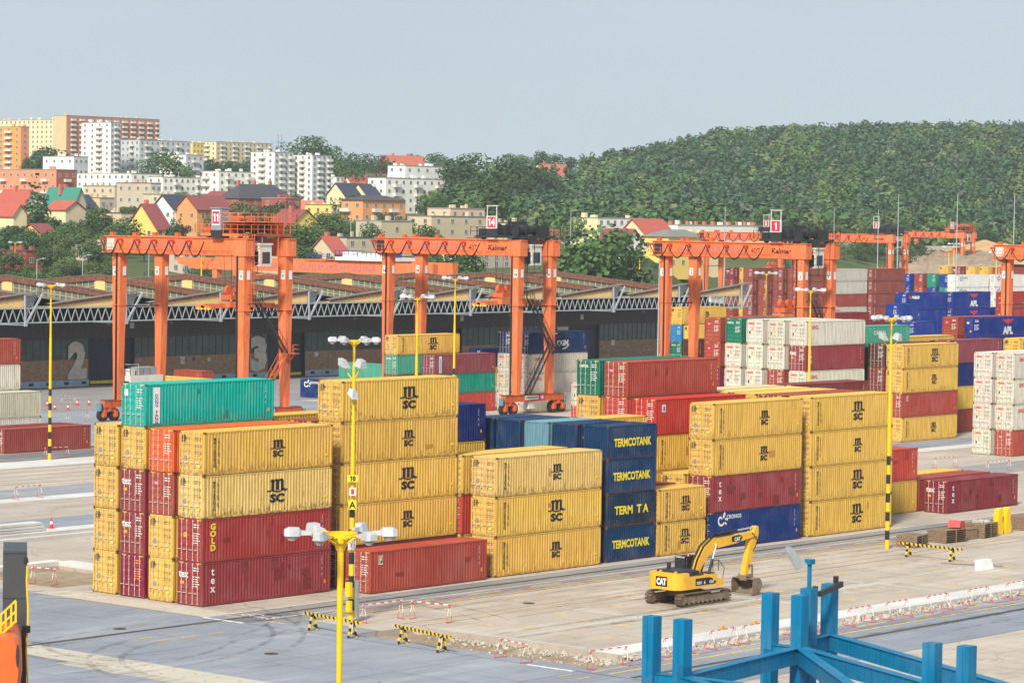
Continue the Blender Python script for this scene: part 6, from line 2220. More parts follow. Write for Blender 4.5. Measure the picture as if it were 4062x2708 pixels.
# the wooded hill: one mass of small trees
def forest():
    rs = np.random.RandomState(4)
    tmpl = []
    for k in range(6):
        kind = ['pine', 'pine', 'round', 'cone', 'pine', 'round'][k]
        V, F = crown_geom(kind, 40 + k, 140, 0.058, 0.18)
        tmpl.append((V, np.array(F)))
    VV, FF, MI = [], [], []
    off = 0
    base = lambda x: np.interp(x, [980, 1170, 1380, 1600, 1900, 2352, 2700], [1120, 1030, 960, 990, 1080, 1110, 1110])
    crest = lambda x: np.interp(x, [980, 1100, 1300, 1500, 1900, 2352, 2700], [1300, 1400, 1660, 1800, 1860, 1860, 1860])
    x = 985.0
    cnt = 0
    D = 950.0
    while D < 1870:
        step = 6.2 + (D - 950) * 0.0024
        px_step = step * FPX / D / S2
        x = 985 + rs.uniform(0, px_step)
        while x < 2440:
            if base(x) < D < crest(x) and not (1225 < x < 1335 and D > 1450):
                xx, dd = x + rs.uniform(-0.4, 0.4) * px_step, D + rs.uniform(-0.45, 0.45) * step
                p = gp(xx, dd)
                mix = math.sin(xx * 0.013 + dd * 0.006) + 0.6 * math.sin(xx * 0.031 - dd * 0.011)
                broad = mix > 0.75 or rs.rand() < 0.15 or dd < base(x) + 25
                k = rs.choice([2, 5]) if broad else rs.choice([0, 1, 4, 3], p=[0.27, 0.27, 0.24, 0.22])
                h = rs.uniform(6.5, 13.5) * (1.12 if broad else 1.0)
                V, F = tmpl[k]
                a = rs.uniform(0, 6.28)
                ca, sa = math.cos(a), math.sin(a)
                w = h * rs.uniform(0.8, 1.3) * (1.1 if broad else 0.95)
                q = np.empty_like(V)
                q[:, 0] = p.x + (V[:, 0] * ca - V[:, 1] * sa) * w
                q[:, 1] = p.y + (V[:, 0] * sa + V[:, 1] * ca) * w
                q[:, 2] = p.z - 0.1 * h + V[:, 2] * h
                VV.append(q)
                FF.append(F + off)
                m = (2 if rs.rand() < 0.3 else (1 if rs.rand() < 0.6 else 3)) if broad else (0 if rs.rand() < 0.72 else (3 if rs.rand() < 0.6 else 4))
                MI.append(np.full(len(F), m))
                off += len(V)
                cnt += 1
            x += px_step
        D += step * 1.15
    V = np.concatenate(VV)
    F = np.concatenate(FF)
    me = bpy.data.meshes.new('forest')
    me.vertices.add(len(V))
    me.vertices.foreach_set('co', V.astype(np.float32).ravel())
    me.loops.add(F.size)
    me.loops.foreach_set('vertex_index', F.ravel().astype(np.int32))
    me.polygons.add(len(F))
    me.polygons.foreach_set('loop_start', np.arange(0, F.size, 4, dtype=np.int32))
    me.polygons.foreach_set('loop_total', np.full(len(F), 4, dtype=np.int32))
    for m in ('leaf_pine', 'leaf_mid', 'leaf_light', 'leaf_dark', 'leaf_grey'):
        me.materials.append(M[m])
    me.polygons.foreach_set('material_index', np.concatenate(MI).astype(np.int32))
    me.update()
    me.validate()
    o = mobj('forest', me)
    tag(o, 'dense mixed pine wood covering the hill', None, None, 'stuff')
    print('forest trees', cnt)


forest()
# ---------------------------------------------------------------- lamp posts and masts
def hazmat(name, c1, c2, period, axis=2, skew=0.0):
    m, nt, b = newmat(name)
    tc = node(nt, 'ShaderNodeTexCoord')
    s = node(nt, 'ShaderNodeSeparateXYZ')
    nt.links.new(tc.outputs['Object'], s.inputs[0])
    v = s.outputs[axis]
    if skew:
        ma = node(nt, 'ShaderNodeMath', operation='MULTIPLY_ADD')
        nt.links.new(s.outputs[(axis + 2) % 3], ma.inputs[0])
        ma.inputs[1].default_value = skew
        nt.links.new(v, ma.inputs[2])
        v = ma.outputs[0]
    d = node(nt, 'ShaderNodeMath', operation='DIVIDE')
    nt.links.new(v, d.inputs[0])
    d.inputs[1].default_value = period
    f = node(nt, 'ShaderNodeMath', operation='FRACT')
    nt.links.new(d.outputs[0], f.inputs[0])
    g = node(nt, 'ShaderNodeMath', operation='GREATER_THAN')
    nt.links.new(f.outputs[0], g.inputs[0])
    g.inputs[1].default_value = 0.5
    c = mixrgb(nt, 'MIX', g.outputs[0], c1, c2)
    nt.links.new(c, b.inputs['Base Color'])
    b.inputs['Roughness'].default_value = 0.5
    return m


YEL, BLK, RED, WHT = (0.78, 0.48, 0.01, 1), (0.015, 0.015, 0.018, 1), (0.55, 0.04, 0.04, 1), (0.72, 0.70, 0.68, 1)
M['stripe_post'] = hazmat('black_yellow_post', YEL, BLK, 1.5)
M['stripe_bar'] = hazmat('black_yellow_bar', YEL, BLK, 0.42, 0, 0.6)
M['stripe_leg'] = hazmat('black_yellow_leg', YEL, BLK, 0.5, 2, 0.6)
M['redwhite_bar'] = hazmat('red_white_bar', RED, WHT, 0.7, 0)
M['redwhite_leg'] = hazmat('red_white_leg', RED, WHT, 0.9, 2)


def lamp_head(parent, a, r, z, k=1.0):
    """one floodlight on its arm, pointing outward at angle a"""
    d = Vector((math.cos(a), math.sin(a), 0))
    s = Vector((-d.y, d.x, 0))
    u = Vector((0, 0, 1))
    b = MB()
    b.cyl(d * 0.10 + u * (z - 0.28), d * r * 0.6 + u * (z - 0.02), 0.035, 0.03, 6)
    b.cyl(d * r * 0.6 + u * (z - 0.02), d * r + u * (z + 0.03), 0.03, 0.03, 6)
    b.build('arm', M['yellow'], parent)
    b = MB()

    def ring(x, w, lo, hi):
        return [d * (r + x * k) - s * w * k + u * (z + lo * k), d * (r + x * k) + s * w * k + u * (z + lo * k), d * (r + x * k) + s * w * 0.75 * k + u * (z + hi * k), d * (r + x * k) - s * w * 0.75 * k + u * (z + hi * k)]
    R = [ring(-0.06, 0.05, -0.02, 0.07), ring(0.2, 0.065, -0.03, 0.10), ring(0.26, 0.13, -0.05, 0.17), ring(0.52, 0.16, -0.05, 0.18), ring(0.64, 0.11, -0.04, 0.12)]
    for p, q in zip(R[:-1], R[1:]):
        b.hexa([p[0], q[0], q[1], p[1], p[3], q[3], q[2], p[2]])
    h = b.build('lamp_head', M['alu'], parent)
    b = MB()
    c0 = d * (r + 0.44 * k) + u * (z - 0.05 * k)
    n = 12
    pr = []
    for rr, dz in ((1.0, 0.0), (0.85, -0.06), (0.5, -0.115)):
        pr += [c0 + (d * 0.17 * math.cos(6.2832 * i / n) + s * 0.135 * math.sin(6.2832 * i / n)) * rr * k + u * dz * k for i in range(n)]
    b.faces(pr, [(m * n + i, m * n + (i + 1) % n, (m + 1) * n + (i + 1) % n, (m + 1) * n + i) for m in range(2) for i in range(n)] + [tuple(range(3 * n - 1, 2 * n - 1, -1))], 0, True)
    b.build('lens', M['lampglass'], h)


def lamp_post(x, y, label, h=18.3, heads=6, r0=0.175, r1=0.075, striped=False, floods=0, boxes=False, number=None, rz=0.3, base_z=0.0, arm=0.82, ringed=True, hk=1.0):
    t = empty('lamp_post', (x, y, base_z), 0, label, 'lamp post', 'yellow yard lamp posts')
    b = MB()
    b.cyl((0, 0, 0), (0, 0, 0.7 * h), r0, r0 * 0.72, 16)
    b.cyl((0, 0, 0.7 * h), (0, 0, h), r0 * 0.62, r1, 16)
    b.cyl((0, 0, 0.7 * h - 0.12), (0, 0, 0.7 * h), r0 * 0.76, r0 * 0.66, 16)
    b.build('pole', M['yellow'], t)
    if striped:
        b = MB()
        b.cyl((0, 0, 0.02), (0, 0, 7.6), r0 + 0.012, r0 * 0.85 + 0.012, 16, cap=False)
        b.build('striped_sleeve', M['stripe_post'], t)
    if ringed:
        b = MB()
        n = 20
        for i in range(n):
            a, c = 6.2832 * i / n, 6.2832 * (i + 1) / n
            P = [(math.cos(q) * rr, math.sin(q) * rr, z) for q in (a, c) for rr in (0.40, 0.44) for z in (h - 0.05, h + 0.05)]
            b.hexa([P[0], P[4], P[6], P[2], P[1], P[5], P[7], P[3]])
        b.cyl((0, 0, h - 0.42), (0, 0, h - 0.22), r1 + 0.015, 0.17, 14)
        b.build('lamp_ring', M['yellow'], t)
    for i in range(heads):
        lamp_head(t, rz + 6.2832 * i / heads, arm, h + 0.02, hk)
    for i in range(floods):
        a = 2.4 + i * 2.2
        d = Vector((math.cos(a), math.sin(a), 0))
        b = MB()
        b.bar((0, 0, h - 2.6), d * 0.75 + Vector((0, 0, h - 1.6)), 0.07, 0.07)
        b.build('flood_bracket', M['yellow'], t)
        b = MB()
        b.hexa([d * 0.6 + Vector((-0.3, -0.3, h - 1.75)), d * 0.6 + Vector((0.3, -0.3, h - 1.75)), d * 0.6 + Vector((0.3, 0.3, h - 1.55)), d * 0.6 + Vector((-0.3, 0.3, h - 1.55)),
                d * 0.75 + Vector((-0.2, -0.2, h - 1.25)), d * 0.75 + Vector((0.2, -0.2, h - 1.25)), d * 0.75 + Vector((0.2, 0.2, h - 1.1)), d * 0.75 + Vector((-0.2, 0.2, h - 1.1))])
        b.build('floodlight', M['alu'], t)
    if boxes:
        b = MB()
        b.box(-0.45, -0.3, 1.7, -0.2, 0.1, 2.6)
        b.box(-0.42, -0.3, 0.7, -0.19, 0.05, 1.4)
        b.build('junction_box', M['yellow'], t)
        b = MB()
        b.box(0.16, -0.4, 0.3, 0.34, -0.1, 2.7)
        b.build('cabinet', M['greysteel'], t)
        b = MB()
        b.box(-0.42, -0.2, 5.2, -0.2, 0.2, 5.8)
        b.cyl((-0.2, -0.35, 4.7), (-0.2, -0.35, 5.6), 0.16, 0.10, 10)
        b.build('siren', M['greysteel'], t)
        for z, w, hh, m in ((7.6, 0.5, 0.6, 'lemon'), (8.45, 0.42, 0.5, 'white'), (5.0, 0.5, 0.55, 'white')):
            mobj('sign', flat_polys('sign', [[(-w / 2, -hh / 2), (w / 2, -hh / 2), (w / 2, hh / 2), (-w / 2, hh / 2)]], m), t, (-0.30, -0.3, z), (math.pi / 2, 0, -0.87))
        mobj('lettering', tmesh('A', 0.45, 'black', 0.02), t, (-0.32, -0.32, 7.6), (math.pi / 2, 0, -0.87))
        for z in (8.45, 5.0):
            mobj('sign', flat_polys('sign', [[(-0.1, -0.17), (0.1, -0.17), (0.1, 0.17), (-0.1, 0.17)]], 'redink'), t, (-0.31, -0.31, z), (math.pi / 2, 0, -0.87))
        mobj('sign', flat_polys('sign', [[(-0.35, -0.22), (0.35, -0.22), (0.35, 0.22), (-0.35, 0.22)]], 'lemon'), t, (-0.30, -0.3, 9.3), (math.pi / 2, 0, -0.87))
        mobj('lettering', num_mesh(number or '10', 0.34, 'black'), t, (-0.32, -0.32, 9.3), (math.pi / 2, 0, -0.87))
        b = MB()
        b.hexa([(-0.75, -0.6, 14.4), (-0.2, -0.65, 14.4), (-0.2, -0.2, 14.75), (-0.75, -0.15, 14.75), (-0.6, -0.5, 14.95), (-0.25, -0.5, 14.95), (-0.25, -0.25, 15.1), (-0.6, -0.2, 15.1)])
        b.build('floodlight', M['alu'], t)
    return t


_p = at(1352, 2120, 76)
lamp_post(_p.x, _p.y, 'nearest yellow lamp post with a ring of six grey floodlights', h=_p.z, heads=6, r0=0.105, r1=0.088, rz=-0.72)
lamp_post(2.1, -11.6, 'yellow lamp post with striped foot and signs in front of the tall stack', h=18.1, heads=6, striped=True, floods=2, boxes=True, number='10', hk=1.35)
lamp_post(64.3, -11.7, 'yellow lamp post with black and yellow foot right of the yellow stacks', h=18.5, heads=6, striped=True, floods=2, boxes=False, hk=1.35)
lamp_post(68.0, 95.0, 'yellow lamp post with striped foot at the far left', h=18.3, heads=4, striped=True, hk=1.4)
for (px, py, D, lab) in ((1656, 1180, 276, 'yellow lamp post in front of the green and yellow column'), (1806, 1105, 362, 'yellow lamp post in front of the plum-red container'),
                         (3216, 1152, 326, 'yellow lamp post in front of the big white stack'), (3040, 1085, 425, 'yellow lamp post in front of the dark block'),
                         (2538, 985, 700, 'distant yellow lamp post beside the white house'), (2240, 965, 660, 'distant yellow lamp post left of the big tree'), (60, 962, 690, 'distant yellow lamp post at the left edge'),
                         (3765, 980, 800, 'distant yellow lamp post near the earth bank'), (3785, 968, 830, 'second distant yellow lamp post near the earth bank'), (3953, 1003, 640, 'yellow lamp post behind the rightmost crane leg'), (800, 985, 620, 'distant yellow lamp post behind the leftmost crane')):
    p = at(px, py, D)
    lamp_post(p.x, p.y, lab, h=p.z, heads=4, striped=(px == 1806), ringed=False, base_z=0.0, r0=0.17 if D < 450 else 0.24, hk=1.5)
for (px, py, D, lab) in ((3565, 770, 620, 'tall pale mast left of the sand heap'), (3799, 770, 560, 'tall pale mast behind the winged logo row'), (4025, 770, 540, 'tall pale mast at the right edge'), (3485, 830, 700, 'pale mast behind crane numbered 3'), (2877, 820, 640, 'thin grey mast behind crane numbered 1'), (3310, 825, 760, 'thin mast among the far cranes'), (2616, 1010, 520, 'short pale mast beside the warehouse end')):
    p = at(px, py, D)
    t = empty('floodlight_mast', (p.x, p.y, 0), 0, lab, 'mast', 'tall masts of the yard')
    b = MB()
    b.cyl((0, 0, 0), (0, 0, p.z), 0.16, 0.06, 8)
    b.build('pole', M['palesteel'], t)
    b = MB()
    b.cyl((0, 0, 0), (0, 0, 0.6), 0.5, 0.4, 8)
    b.build('base', M['greysteel'], t)
for (x2, ytop, D, lab) in ((440, 508, 730, 'street lamp with double arm by the leftmost crane'), (85, 578, 640, 'street lamp behind the warehouse at the left'), (190, 578, 645, 'street lamp right of the first one behind the warehouse'), (342, 575, 650, 'street lamp behind the leftmost crane leg'),
                         (540, 575, 655, 'street lamp between the cranes'), (805, 505, 800, 'double street lamp above the red-roofed house'), (905, 498, 820, 'street lamp near the blank cream house'), (1310, 485, 850, 'street lamp at the forest edge')):
    p = gp(x2, D)
    top = at2(x2, ytop, D)
    t = empty('street_lamp', p, 0, lab, 'street lamp', 'street lamps of the town')
    hh = max(7.0, min(12.0, top.z - p.z))
    b = MB()
    b.cyl((0, 0, 0), (0, 0, hh), 0.12, 0.08, 6)
    b.bar((0, 0, hh), (0.9, -0.9, hh + 0.3), 0.1, 0.1)
    b.build('pole', M['palesteel'], t)
    b = MB()
    b.box(0.7, -1.4, hh + 0.2, 1.3, -0.8, hh + 0.42)
    b.build('lamp_head', M['alu'], t)

# ---------------------------------------------------------------- excavator
M['cat'] = plain('excavator_yellow', (0.74, 0.40, 0.028, 1), 0.38, 0, 0.08, 1.5)
M['track'] = plain('muddy_track_steel', (0.14, 0.10, 0.07, 1), 0.8, 0.2, 0.3, 4)
M['mud'] = plain('muddy_steel', (0.20, 0.15, 0.11, 1), 0.8, 0.1, 0.3, 3)
M['chrome'] = plain('piston_rod', (0.7, 0.7, 0.7, 1), 0.2, 0.9, 0.03, 2)
ex = empty('excavator', (26.0, -20.7, 0.03), math.radians(-1.0), 'yellow tracked excavator standing on the tan slabs, boom to the right', 'excavator')
TL, TRR, TG = 2.35, 0.42, 1.3
shoe = MB()
shoe.box(-0.095, -0.3, -0.03, 0.085, 0.3, 0.0)
shoe.box(0.03, -0.3, 0.0, 0.06, 0.3, 0.035)
SHOE = shoe.mesh('track_shoe', M['track'])
for sgn in (-1, 1):
    yy = sgn * TG
    b = MB()
    b.box(-TL + 0.1, yy - 0.17, 0.22, TL - 0.1, yy + 0.17, 0.66, 0)
    b.cyl((-TL, yy - 0.2, 0.45), (-TL, yy + 0.2, 0.45), 0.33, 0.33, 14)
    b.cyl((TL, yy - 0.2, 0.45), (TL, yy + 0.2, 0.45), 0.33, 0.33, 14)
    for i in range(8):
        b.cyl((-1.75 + 0.5 * i, yy - 0.22, 0.2), (-1.75 + 0.5 * i, yy + 0.22, 0.2), 0.11, 0.11, 8)
    tr = b.build('track_frame', M['mud'], ex)
    per = 2 * 2 * TL + 2 * math.pi * TRR
    n = 49
    for i in range(n):
        s = per * i / n
        if s < 2 * TL:
            p, a = (-TL + s, 0.45 + TRR), 0.0
        elif s < 2 * TL + math.pi * TRR:
            q = (s - 2 * TL) / TRR
            p, a = (TL + TRR * math.sin(q), 0.45 + TRR * math.cos(q)), -q
        elif s < 4 * TL + math.pi * TRR:
            p, a = (TL - (s - 2 * TL - math.pi * TRR), 0.45 - TRR), math.pi
        else:
            q = (s - 4 * TL - math.pi * TRR) / TRR
            p, a = (-TL - TRR * math.sin(q), 0.45 - TRR * math.cos(q)), math.pi - q
        mobj('track_shoe', SHOE, tr, (p[0], yy, p[1]), (0, -a, 0))
b = MB()
b.box(-1.0, -1.2, 0.45, 1.0, 1.2, 0.85)
b.cyl((0, 0, 0.85), (0, 0, 1.1), 0.75, 0.75, 20)
b.build('undercarriage', M['mud'], ex)
# superstructure: counterweight rounded at the back, side boxes, engine hood
def rounded_back(r, w, x0, x1, k=7):
    pts = [(x1, -w)]
    pts += [(x0 + r - r * math.sin(math.pi / 2 * i / k), -w + r - r * math.cos(math.pi / 2 * i / k)) for i in range(k + 1)]
    pts += [(x, -y) for x, y in reversed(pts)]
    return pts


b = MB()
cwp = rounded_back(0.75, 1.45, -2.95, -1.75)
b.prism([(x, y, 1.12) for x, y in cwp], (0, 0, 1.05))
b.prism([(x * 0.985, y * 0.97, 2.17) for x, y in cwp], (0, 0, 0.06))
cw = b.build('counterweight', M['cat'], ex)
b = MB()
b.box(-1.745, -1.44, 1.12, 1.35, -0.42, 2.0)
b.box(1.352, -1.44, 1.12, 2.05, -0.46, 1.62)
b.box(-1.745, 0.42, 1.12, 0.2, 1.44, 2.0)
b.box(-1.745, -0.418, 1.12, 1.9, 0.418, 1.9)
b.box(0.205, 0.42, 1.12, 1.9, 1.42, 1.35)
b.build('upper_body', M['cat'], ex)
b = MB()
b.box(-1.75, -1.42, 2.01, -0.15, 1.42, 2.1, 0)
b.prism([(-2.3, -1.0, 2.24), (-2.3, 1.0, 2.24), (-2.3, 0.9, 2.36), (-2.3, -0.9, 2.36)], (1.9, 0, 0))
b.prism([(-1.7, -1.2, 2.11), (-1.7, 1.2, 2.11), (-1.7, 1.1, 2.3), (-1.7, -1.1, 2.3)], (1.4, 0, 0))
for i in range(9):
    b.box(-1.25 + 0.1 * i, -1.235, 2.12, -1.2 + 0.1 * i, -1.2, 2.28)
b.cyl((-1.3, 0.7, 2.3), (-1.3, 0.7, 2.75), 0.14, 0.16, 10)
b.box(0.5, -1.35, 2.01, 1.2, -0.6, 2.08)
b.build('engine_hood', M['darksteel'], ex)
b = MB()
for q in (-0.9, 0.4):
    b.cyl((-2.5, q, 2.25), (-2.5, q + 0.08, 2.25), 0.13, 0.13, 10)
b.build('lifting_eye', M['cat'], cw)
# cab on the left-hand (far) side
b = MB()
b.box(0.25, 0.48, 1.36, 0.33, 1.42, 3.0)
b.box(1.75, 0.48, 1.36, 1.83, 1.42, 2.1)
b.box(0.25, 0.48, 2.92, 1.72, 1.42, 3.05)
b.box(0.25, 0.48, 1.36, 1.83, 1.42, 1.95)
for (x, y) in ((0.27, 0.49), (0.27, 1.36), (1.0, 0.49), (1.0, 1.36)):
    b.box(x, y, 1.95, x + 0.09, y + 0.06, 2.95)
for y in (0.49, 1.36):
    b.bar((1.79, y + 0.03, 2.0), (1.66, y + 0.03, 2.95), 0.07, 0.09)
cabx = b.build('cab', M['black'], ex)
b = MB()
b.face([(0.245, 0.55, 1.98), (0.245, 1.36, 1.98), (0.245, 1.36, 2.9), (0.245, 0.55, 2.9)])
b.face([(0.36, 0.475, 1.98), (0.99, 0.475, 1.98), (0.99, 0.475, 2.9), (0.36, 0.475, 2.9)])
b.face([(1.1, 0.475, 1.98), (1.74, 0.475, 1.98), (1.64, 0.475, 2.9), (1.1, 0.475, 2.9)])
b.face([(1.8, 0.55, 2.1), (1.8, 1.36, 2.1), (1.68, 1.36, 2.9), (1.68, 0.55, 2.9)])
b.build('cab_glass', M['glass'], cabx)
mobj('lettering', tmesh('CATERPILLAR', 0.11, 'white', 0.03, 0.8), cabx, (0.235, 0.95, 2.99), ROT_END)
b = MB()
b.cyl((0.7, 0.6, 3.05), (0.7, 0.6, 3.22), 0.07, 0.05, 10)
b.build('beacon', M['orangeink'], cabx)
# boom, stick and bucket (in the machine's centre plane)
def plate(b, prof, y0, y1, mi=0):
    b.prism([(x, y0, z) for x, z in prof], (0, y1 - y0, 0), mi)


b = MB()
lower = [(0.75, 1.75), (1.35, 3.35), (1.85, 4.02), (2.5, 4.25), (6.2, 4.85)]
upper = [(6.35, 5.15), (6.1, 5.28), (5.0, 5.15), (2.75, 4.85), (1.9, 4.68), (1.15, 4.05), (0.55, 2.9), (0.35, 1.95)]
pl = list(lower) + list(upper)
for i in range(4):
    a0, a1 = lower[i], lower[i + 1]
ln = [(0.55, 1.75, 1.95), ]
LO = [(0.62, 1.6), (1.25, 2.45), (1.95, 3.12), (2.75, 3.5), (4.8, 3.68), (7.15, 4.02)]
UPp = [(0.38, 1.85), (0.75, 2.75), (1.45, 3.65), (2.45, 4.2), (4.8, 4.28), (7.1, 4.34)]
for i in range(5):
    b.hexa([(LO[i][0], -0.26, LO[i][1]), (LO[i + 1][0], -0.26, LO[i + 1][1]), (LO[i + 1][0], 0.26, LO[i + 1][1]), (LO[i][0], 0.26, LO[i][1]),
            (UPp[i][0], -0.26, UPp[i][1]), (UPp[i + 1][0], -0.26, UPp[i + 1][1]), (UPp[i + 1][0], 0.26, UPp[i + 1][1]), (UPp[i][0], 0.26, UPp[i][1])])
b.cyl((7.1, -0.3, 4.18), (7.1, 0.3, 4.18), 0.2, 0.2, 14)
b.cyl((2.6, -0.33, 3.8), (2.6, 0.33, 3.8), 0.15, 0.15, 12)
boom = b.build('boom', M['cat'], ex)
mobj('sign', flat_polys('sign', [[(-0.62, -0.12), (0.38, -0.22), (0.62, 0.08), (0.3, 0.28), (-0.62, 0.24)]], 'black'), boom, (5.1, -0.268, 3.98), (math.pi / 2, -0.05, 0))
mobj('lettering', tmesh('CAT', 0.28, 'white', 0.05), boom, (5.12, -0.274, 3.99), (math.pi / 2, -0.05, 0))
b = MB()
for k, o in enumerate((-0.20, -0.12, 0.12, 0.2)):
    pts = [(x - 0.05, o, z + 0.09) for x, z in UPp[:5]]
    b.tube(pts, 0.035, 5)
b.tube([(2.3, 0.0, 4.22), (2.7, 0.0, 4.45), (3.1, 0.0, 4.5), (3.5, 0, 4.3)], 0.04, 5)
b.tube([(6.8, -0.3, 4.3), (7.3, -0.36, 3.8), (7.1, -0.36, 3.3), (6.9, -0.3, 3.0)], 0.035, 5)
b.build('hose', M['rubber'], boom)
b = MB()
ST1, ST2 = (6.5, 5.62), (5.15, 1.55)
SK = [(7.62, 4.72), (7.68, 4.2), (7.42, 3.5), (6.62, 1.6), (6.4, 1.3), (6.12, 1.36), (6.62, 3.4), (6.8, 3.9), (7.35, 4.72)]
for quad in ([SK[0], SK[1], SK[7], SK[8]], [SK[1], SK[2], SK[6], SK[7]], [SK[2], SK[3], SK[5], SK[6]], [SK[3], SK[4], SK[5]]):
    plate(b, quad, -0.2, 0.2)
stick = b.build('stick', M['cat'], ex)


def ram(name, a, c, split, r, parent):
    a, c = Vector(a), Vector(c)
    m = a.lerp(c, split)
    b = MB()
    b.cyl(a, m, r, r, 12, 0)
    b.cyl(m, c, r * 0.55, r * 0.55, 10, 1)
    return b.build(name, [M['black'], M['chrome']], parent)


ram('hydraulic_cylinder', (3.0, 0, 4.42), (7.5, 0, 4.66), 0.52, 0.11, boom)
for q in (-0.36, 0.36):
    ram('hydraulic_cylinder', (1.7, q, 1.6), (2.6, q, 3.8), 0.55, 0.10, boom)
ram('hydraulic_cylinder', (7.66, 0, 4.1), (6.95, 0, 1.9), 0.55, 0.09, stick)
b = MB()
b.bar((5.72, -0.28, 2.15), (5.75, -0.28, 1.2), 0.08, 0.14)
b.bar((5.72, 0.28, 2.15), (5.75, 0.28, 1.2), 0.08, 0.14)
b.bar((5.35, -0.25, 2.1), (5.72, -0.25, 2.15), 0.08, 0.12)
b.bar((5.35, 0.25, 2.1), (5.72, 0.25, 2.15), 0.08, 0.12)
b.box(5.0, -0.3, 1.1, 5.8, 0.3, 1.5)
b.cyl((5.2, -0.45, 1.45), (5.2, 0.45, 1.45), 0.12, 0.12, 10)
b.build('linkage', M['mud'], stick).location = (1.13, 0, -0.12)
b = MB()
BP = [(5.0, 1.12), (5.85, 1.1), (6.05, 0.75), (5.9, 0.25), (5.5, 0.0), (5.05, -0.02), (4.95, 0.03)]
W = 0.95
shell = [(4.92, 0.02), (5.35, 0.03), (5.75, 0.18), (5.98, 0.5), (6.0, 0.85), (5.8, 1.12), (5.1, 1.14)]
for (x0, z0), (x1, z1) in zip(shell[:-1], shell[1:]):
    b.hexa([(x0, -W, z0), (x1, -W, z1), (x1, W, z1), (x0, W, z0), (x0 - 0.03, -W, z0 + 0.05), (x1 - 0.03, -W, z1 + 0.05 if z1 < 1 else z1 - 0.04), (x1 - 0.03, W, z1 + 0.05 if z1 < 1 else z1 - 0.04), (x0 - 0.03, W, z0 + 0.05)])
for yy in (-W, W - 0.04):
    plate(b, shell + [(4.95, 0.95)], yy, yy + 0.04)
bk = b.build('bucket', M['mud'], ex, (1.15, 0, 0))
for i in range(9):
    b = MB()
    y = -W + 0.1 + 0.2 * i
    b.prism([(4.95, y, 0.01), (4.95, y + 0.1, 0.01), (4.95, y + 0.1, 0.07), (4.95, y, 0.07)], (-0.14, 0, -0.0))
    b.build('bucket_tooth', M['palesteel'], bk)
mobj('sign', flat_polys('sign', [[(-0.5, -0.34), (0.5, -0.34), (0.5, 0.34), (-0.5, 0.34)]], 'black'), cw, (-2.965, 0.0, 1.66), ROT_END)
mobj('lettering', tmesh('CAT', 0.48, 'white', 0.06, 0.85), cw, (-2.972, 0.0, 1.66), ROT_END)
o = flat_polys('sign', [[(-1.2, -0.24), (0.9, -0.24), (1.15, -0.12), (0.6, 0.2), (0.2, 0.26), (-1.2, 0.26)]], 'black')
mobj('sign', o, ex, (0.15, -1.447, 1.55), ROT_SIDE)
mobj('lettering', tmesh('325D', 0.2, 'white', 0.03), ex, (-0.65, -1.452, 1.5), ROT_SIDE)
mobj('lettering', tmesh('6', 0.26, 'white', 0.03), ex, (-0.05, -1.452, 1.5), ROT_SIDE)
mobj('lettering', tmesh('CAT', 0.22, 'white', 0.05), ex, (0.75, -1.452, 1.5), ROT_SIDE)
b = MB()
b.tube([(2.0, -1.42, 1.6), (2.15, -1.42, 2.3), (1.6, -1.35, 2.9)], 0.025, 5)
b.tube([(0.9, -1.4, 2.2), (0.9, -1.4, 2.9), (1.5, -1.4, 2.9), (1.6, -1.35, 2.2)], 0.025, 5)
b.build('handrail', M['black'], ex)

# ---------------------------------------------------------------- barriers, cones and other loose things
def trestle(x0, y0, x1, y1, label, kind='by', h=1.0, sag=0.0, lamp=False, spread=0.32, hang=False):
    """bar on two A-frames standing at (x0,y0) and (x1,y1)"""
    a, c = Vector((x0, y0, 0)), Vector((x1, y1, 0))
    d = (c - a).normalized()
    L = (c - a).length
    ang = math.atan2(d.y, d.x)
    t = empty('barrier', (x0, y0, 0.03), ang, label, 'barrier', 'barriers on the yard')
    bm, lm = (M['stripe_bar'], M['stripe_leg']) if kind == 'by' else (M['redwhite_bar'], M['redwhite_leg'])
    th = 0.13 if kind == 'by' else 0.042
    ext = 0.9 if kind == 'by' else 0.12
    b = MB()
    b.bar((-ext, 0, h), (L + ext, 0, h - sag), th, th * 1.3)
    b.build('bar', bm, t)
    for xx in (0.0, L):
        b = MB()
        hz = h - sag * xx / L
        if kind == 'by':
            for s in (-1, 1):
                b.bar((xx, s * spread, 0), (xx, s * 0.07, hz), 0.07, 0.16, 0, (1, 0, 0))
            b.bar((xx, -spread * 0.75, 0.25), (xx, spread * 0.75, 0.25), 0.05, 0.12)
        else:
            for s in (-1, 1):
                b.cyl((xx, s * spread, 0), (xx, s * 0.02, hz), 0.020, 0.020, 6)
            b.bar((xx, -spread, 0.03), (xx, spread, 0.03), 0.04, 0.04)
        b.build('leg', lm, t)
    if lamp:
        b = MB()
        b.cyl((L * 0.5, -0.06, h + 0.12), (L * 0.5, 0.06, h + 0.12), 0.12, 0.12, 10)
        b.build('warning_lamp', M['orangeink'], t)
    if hang:
        b = MB()
        for k in range(5):
            b.tube([(L * 0.97 + 0.04 * k, -0.1, h), (L * 0.97 + 0.05 * k - 0.05, -0.12, h - 0.3 - 0.06 * k), (L * 0.97 + 0.06 * k, -0.12, h - 0.75), (L + 0.07 * k - 0.08, -0.1, h - 0.1)], 0.02, 4)
        b.build('rope', M['offwhite'], t)
    return t


